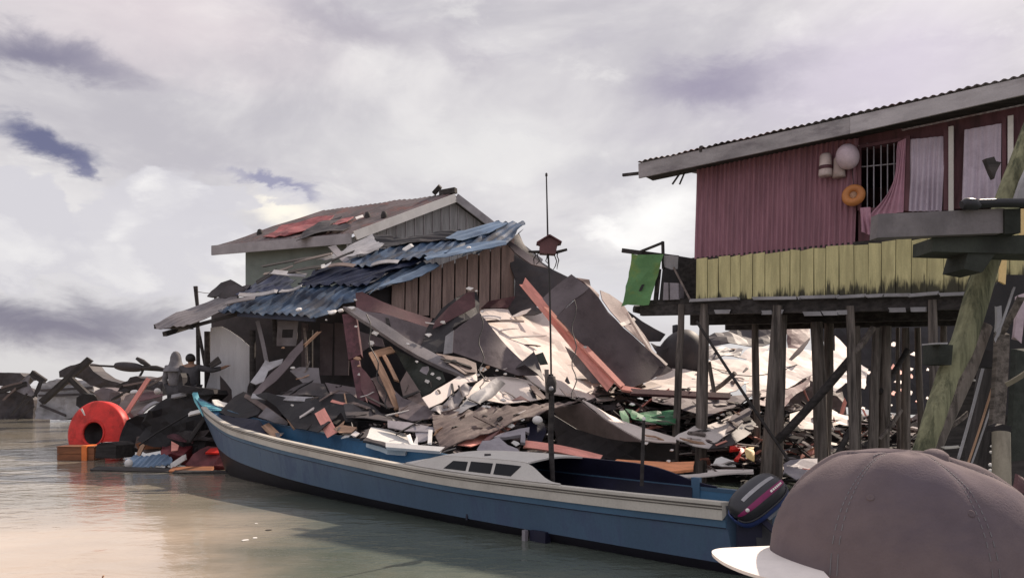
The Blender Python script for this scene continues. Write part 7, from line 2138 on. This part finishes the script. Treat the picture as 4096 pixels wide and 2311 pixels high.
# ================================================================== THE PERSON IN THE CAP
def capped_person():
    D = .68
    k = D / F
    wx = lambda X: (X - CX) * k
    wz = lambda Y: EYE - (Y - HZ) * k
    base_z = wz(2285)
    cx = (wx(3112) + wx(4235)) / 2; a = (wx(4235) - wx(3112)) / 2; b = .092
    cy = D + .015
    P = thing('person', V3((cx, cy, 0)), 'person in a mauve grey cap with pale visor in the near right corner', 'person')
    top = wz(1806) - base_z
    # crown of the cap: superelliptic dome, steeper at the front (left), slumping at the back
    mb = MB(); G = []
    nt, nr = 120, 34
    for i in range(nr + 1):
        r = i / nr
        row = []
        for j in range(nt):
            th = 2 * math.pi * j / nt
            c_, s_ = math.cos(th), math.sin(th)
            # height profile: front flat and full, back rounder
            fr = max(0, -c_)
            q = 2.5 + .7 * fr
            h = (1 - r ** q) ** (1 / (1.75 + .25 * fr))
            x = cx + a * c_ * r; y = cy + b * s_ * r
            z = base_z + top * h
            z += -.004 * max(0, c_) * r * (1 - r) * 4
            # bulge at the brim
            # seams: six panels
            ph = (th + .35) % (math.pi / 3) - math.pi / 6
            dseam = abs(math.pi / 6 - abs(ph)) * r
            z -= .0030 * math.exp(-(dseam / .03) ** 2) * min(1, r * 4) * (1 - r ** 6)
            # soft dents and creases from the button outwards
            n1 = noise.noise(V3((c_ * r * 2.2 + 3, s_ * r * 2.2, .7)))
            ang = noise.noise(V3((math.cos(th) * 1.7, math.sin(th) * 1.7, 5.1)))
            n3 = noise.noise(V3((c_ * r * 5.5 + 9, s_ * r * 5.5, 2.2)))
            z += .007 * n1 * (1 - r ** 4) + .013 * ang * r * (1 - r) * 2.5 + .0012 * n3 * (1 - r ** 6)
            row.append(V3((x, y, z)))
        row.append(row[0].copy())
        G.append(row)
    mb.grid(G, 0, True)
    # turned-in lower edge
    E = [[p for p in G[-1]], [V3((cx + (p.x - cx) * .985, cy + (p.y - cy) * .985, base_z - .022)) for p in G[-1]]]
    mb.grid(E, 0, True)
    # stitching along both sides of the panel seams
    st = MB()
    for sk in range(6):
        for off in (-1, 1):
            for r_ in range(8, 34):
                row = G[r_]
                th = (-.35 + math.pi / 3 * sk) + off * .022 / max(.2, r_ / nr) * .8
                j = int(round((th % (2 * math.pi)) / (2 * math.pi) * nt)) % nt
                p0 = row[j]; p1 = G[r_ + 1][j]
                nn = V3(((p0.x - cx) / a ** 2, (p0.y - cy) / b ** 2, (p0.z - base_z) / top ** 2)).normalized()
                st.bar(p0.lerp(p1, .15) + nn * .0002, p0.lerp(p1, .75) + nn * .0002, .0007, .0006, nn, 1)
    mb.merge(st)
    cap = obj('cap', mb, [M['cap_cloth'], M['shirt_grey']], P)
    obj('cap_button', MB().lathe([(.0005, .0045), (.006, .004), (.010, .0015), (.0115, -.003)], V3((wx(3767) , cy - .006, base_z + top - .0035)), V3((.05, -.25, 1)), 20), M['cap_cloth'], cap)
    for (tx, r) in ((-2.25, .55), (-1.1, .6), (-.4, .55)):
        pass
    # seam tape and eyelets
    for (X, Y) in ((3490, 1980), (3895, 2050)):
        rd = V3(((X - CX) / F, 1, -(Y - HZ) / F))
        # march the ray on to the crown
        best = None
        for row in G:
            for p in row:
                q = V3((0, 0, EYE)) + rd * p.y
                dd = (q - p).length
                if p.y < cy and (best is None or dd < best[0]): best = (dd, p)
        p = best[1]
        nn = V3(((p.x - cx) / a ** 2, (p.y - cy) / b ** 2, (p.z - base_z) / top ** 2)).normalized()
        obj('eyelet', MB().lathe([(.0003, .0001), (.0012, .0002), (.0024, .0007), (.0032, .0003), (.0034, -.002)], p, nn, 14), M['cap_cloth'], cap)
    # visor: a slightly curved half oval plate
    vz = wz(2250)
    x_tip = wx(2878)
    mb = MB(); G2 = []
    x_root = cx - a * .80
    for i in range(25):
        u = i / 24                                # across, near to far
        s = -1 + 2 * u
        half = .074
        y = cy + s * half - .002
        row = []
        ext = (1 - abs(s) ** 2.3) ** .5
        xt = x_root - (x_root - x_tip) * ext
        for j in range(11):
            w = j / 10
            x = x_root + (xt - x_root) * w
            z = vz + .004 - .010 * s * s * (1 - .3 * w) - .004 * w
            row.append(V3((x, y, z)))
        G2.append(row)
    G2 = [r for r in G2]
    n = (G2[1][5] - G2[0][5]).cross(G2[0][6] - G2[0][5])
    if n.z < 0: G2 = G2[::-1]
    mb.grid(G2, 0, True, .0028)
    obj('cap_visor', mb, M['cap_visor'], cap)
    # head, neck, body (below the frame): seated on a thwart of the near boat
    hz = base_z - .02
    mb = MB(); G3 = []
    for i in range(19):
        v = math.pi * i / 18
        row = []
        for j in range(33):
            th = 2 * math.pi * j / 32
            rx, ry, rz = .095, .074, .118
            x = rx * math.sin(v) * math.cos(th); y = ry * math.sin(v) * math.sin(th); z = rz * math.cos(v)
            jaw = max(0, -z / rz)
            x = x * (1 - .16 * jaw) - .018 * jaw; y *= (1 - .28 * jaw)
            row.append(V3((cx - .005 + x, cy + y, hz - .075 + z)))
        G3.append(row)
    mb.grid(G3, 0, True)
    J = {}
    f = lambda x, y, z: V3((cx + x, cy + y, z))
    zs = hz - .27
    J['neck'] = (f(.01, 0, hz - .17), .052); J['collar'] = (f(.015, 0, zs), .075); J['chest'] = (f(.03, 0, zs - .14), .145); J['waist'] = (f(.04, 0, zs - .36), .13); J['pelvis'] = (f(.05, 0, zs - .52), .145)
    E = [('pelvis', 'waist'), ('waist', 'chest'), ('chest', 'collar'), ('collar', 'neck')]
    for s, n in ((-1, 'l'), (1, 'r')):
        J['sh' + n] = (f(.02, .18 * s, zs - .03), .06); J['el' + n] = (f(-.02, .23 * s, zs - .30), .045); J['wr' + n] = (f(-.23, .16 * s, zs - .38), .034); J['ha' + n] = (f(-.31, .14 * s, zs - .40), .028)
        E += [('collar', 'sh' + n), ('sh' + n, 'el' + n), ('el' + n, 'wr' + n), ('wr' + n, 'ha' + n)]
        J['hip' + n] = (f(0, .10 * s, zs - .55), .105); J['kn' + n] = (f(-.40, .13 * s, zs - .55), .07); J['an' + n] = (f(-.42, .13 * s, zs - .97), .048); J['to' + n] = (f(-.56, .13 * s, zs - 1.01), .04)
        E += [('pelvis', 'hip' + n), ('hip' + n, 'kn' + n), ('kn' + n, 'an' + n), ('an' + n, 'to' + n)]
        for q in range(4):
            o = V3((0, (q - 1.5) * .021, 0))
            J['fa%d%s' % (q, n)] = (J['ha' + n][0] + V3((-.05, 0, 0)) + o, .009); J['fb%d%s' % (q, n)] = (J['ha' + n][0] + V3((-.085 - .008 * (q in (1, 2)), 0, -.02)) + o, .008)
            E += [('ha' + n, 'fa%d%s' % (q, n)), ('fa%d%s' % (q, n), 'fb%d%s' % (q, n))]
        J['th' + n] = (J['ha' + n][0] + V3((-.02, -.04 * s, .005)), .010); E += [('ha' + n, 'th' + n)]
    mb.merge(skin_mesh(J, E, 'pelvis', 2))
    obj('body', mb, M['skin'], P)
    C = {q: (J[q][0], J[q][1] + .02) for q in ('pelvis', 'waist', 'chest', 'collar', 'shl', 'ell', 'shr', 'elr')}
    obj('shirt', skin_mesh(C, [('pelvis', 'waist'), ('waist', 'chest'), ('chest', 'collar'), ('collar', 'shl'), ('shl', 'ell'), ('collar', 'shr'), ('shr', 'elr')], 'pelvis', 2), M['shirt_grey'], P)
    C = {q: (J[q][0], J[q][1] + .018) for q in ('pelvis', 'hipl', 'knl', 'anl', 'hipr', 'knr', 'anr')}
    obj('trousers', skin_mesh(C, [('pelvis', 'hipl'), ('hipl', 'knl'), ('knl', 'anl'), ('pelvis', 'hipr'), ('hipr', 'knr'), ('knr', 'anr')], 'pelvis', 2), M['shirt_dark'], P)
    fx = cx - .112
    obj('nose', MB().lathe([(.001, .022), (.010, .01), (.014, -.012), (.001, -.022)], V3((fx + .006, cy, hz - .085)), V3((-.4, 0, .9)), 10), M['skin'], P)
    for s in (-1, 1):
        obj('eye', MB().lathe([(.001, .008), (.009, .005), (.012, 0), (.001, -.01)], V3((fx + .022, cy + .031 * s, hz - .062)), V3((-1, .2 * s, 0)), 10), M['white_junk'], P)
        obj('ear', MB().lathe([(.001, .03), (.016, .022), (.02, -.01), (.001, -.03)], V3((cx + .012, cy + .073 * s, hz - .08)), V3((.15, 0, 1)), 10), M['skin'], P)
    obj('mouth', MB().bar(V3((fx + .014, cy - .02, hz - .128)), V3((fx + .014, cy + .02, hz - .128)), .008, .008), M['maroon_wood'], P)


capped_person()


# ------------------------------------------------------------------ splinters that came to rest on the sheets
def strewn():
    dg = bpy.context.evaluated_depsgraph_get()
    ok = {'roof_sheet', 'wall_panel', 'tarp', 'panel', 'rubble', 'mud_bank', 'bag', 'beam_wrap', 'hull_piece', 'boat_hull', 'trim_strip'}
    r = random.Random(77)
    mats = [M['wood_dark'], M['wood'], M['wood_tan'], M['pale_sheet'], M['brown_sheet'], M['salmon'], M['white_junk'], M['black_sheet']]
    wts = (4, 4, 1.3, 2.2, 3, .6, 1.2, 2)
    mb = MB(); n = 0; tries = 0
    while n < 330 and tries < 9000:
        tries += 1
        x = r.uniform(-4.6, 5.6); y = r.uniform(12.2, 19.5)
        hit, p, nn, _, o, _ = sc.ray_cast(dg, V3((x, y, 3.25 if x > 2.6 and y > 13 else 6.5)), V3((0, 0, -1)))
        if not hit or o is None or o.name.split('.')[0] not in ok or o.parent is not None: continue
        if nn.z < 0: nn = -nn
        if nn.z < .5: continue
        if p.z > 2.2 and r.random() < .8: continue
        if o.material_slots and 'cream' in o.material_slots[0].name and r.random() < .72: continue
        n += 1
        t = nn.orthogonal().normalized(); b_ = nn.cross(t)
        a = r.uniform(0, 6.283)
        d = t * math.cos(a) + b_ * math.sin(a) + nn * r.uniform(-.05, .22)
        d.normalize()
        L = r.uniform(.06, .35) if r.random() < .88 else r.uniform(.4, .8)
        w = r.uniform(.012, .04) if r.random() < .7 else r.uniform(.04, .11)
        mi = r.choices(range(len(mats)), wts)[0]
        c_ = p + nn * .018
        mb.bar(c_ - d * L / 2, c_ + d * L / 2, w, r.uniform(.008, .03), nn, mi, 2, r.uniform(-.03, .03), .03, r.uniform(.5, 1), r)
    tag(obj('splinters', mb, mats, origin=V3((0, 16, 0))), 'fine splinters, laths and flakes strewn over the collapsed sheets', None, None, 'stuff')
    # a few loose cables draped across the heap
    for i, (A, B, sag) in enumerate((((3, 1130, 1010, 15.4), (4, 1690, 560, 13.9), .5), ((3, 300, 1010, 15.0), (4, 1010, 700, 13.8), .35), ((5, 640, 320, 16.2), (5, 640, 960, 14.4), .3), ((9, 560, 560, 16.8), (9, 1260, 560, 17.4), .5))):
        a, b = at(*A), at(*B)
        P = [a + (b - a) * (k / 14) + V3((.05 * math.sin(k * 1.3), 0, -sag * math.sin(math.pi * k / 14) * .5)) for k in range(15)]
        tag(obj('cable', MB().tube(P, .012, 5), M['wire']), ('black cable draped from the black sheet down over the cream panels', 'black cable hanging along the folded beam cover', 'black cable running down the face of the big dark roof piece', 'black cable sagging across the sunlit sheets behind the stilts')[i], 'cable')


strewn()
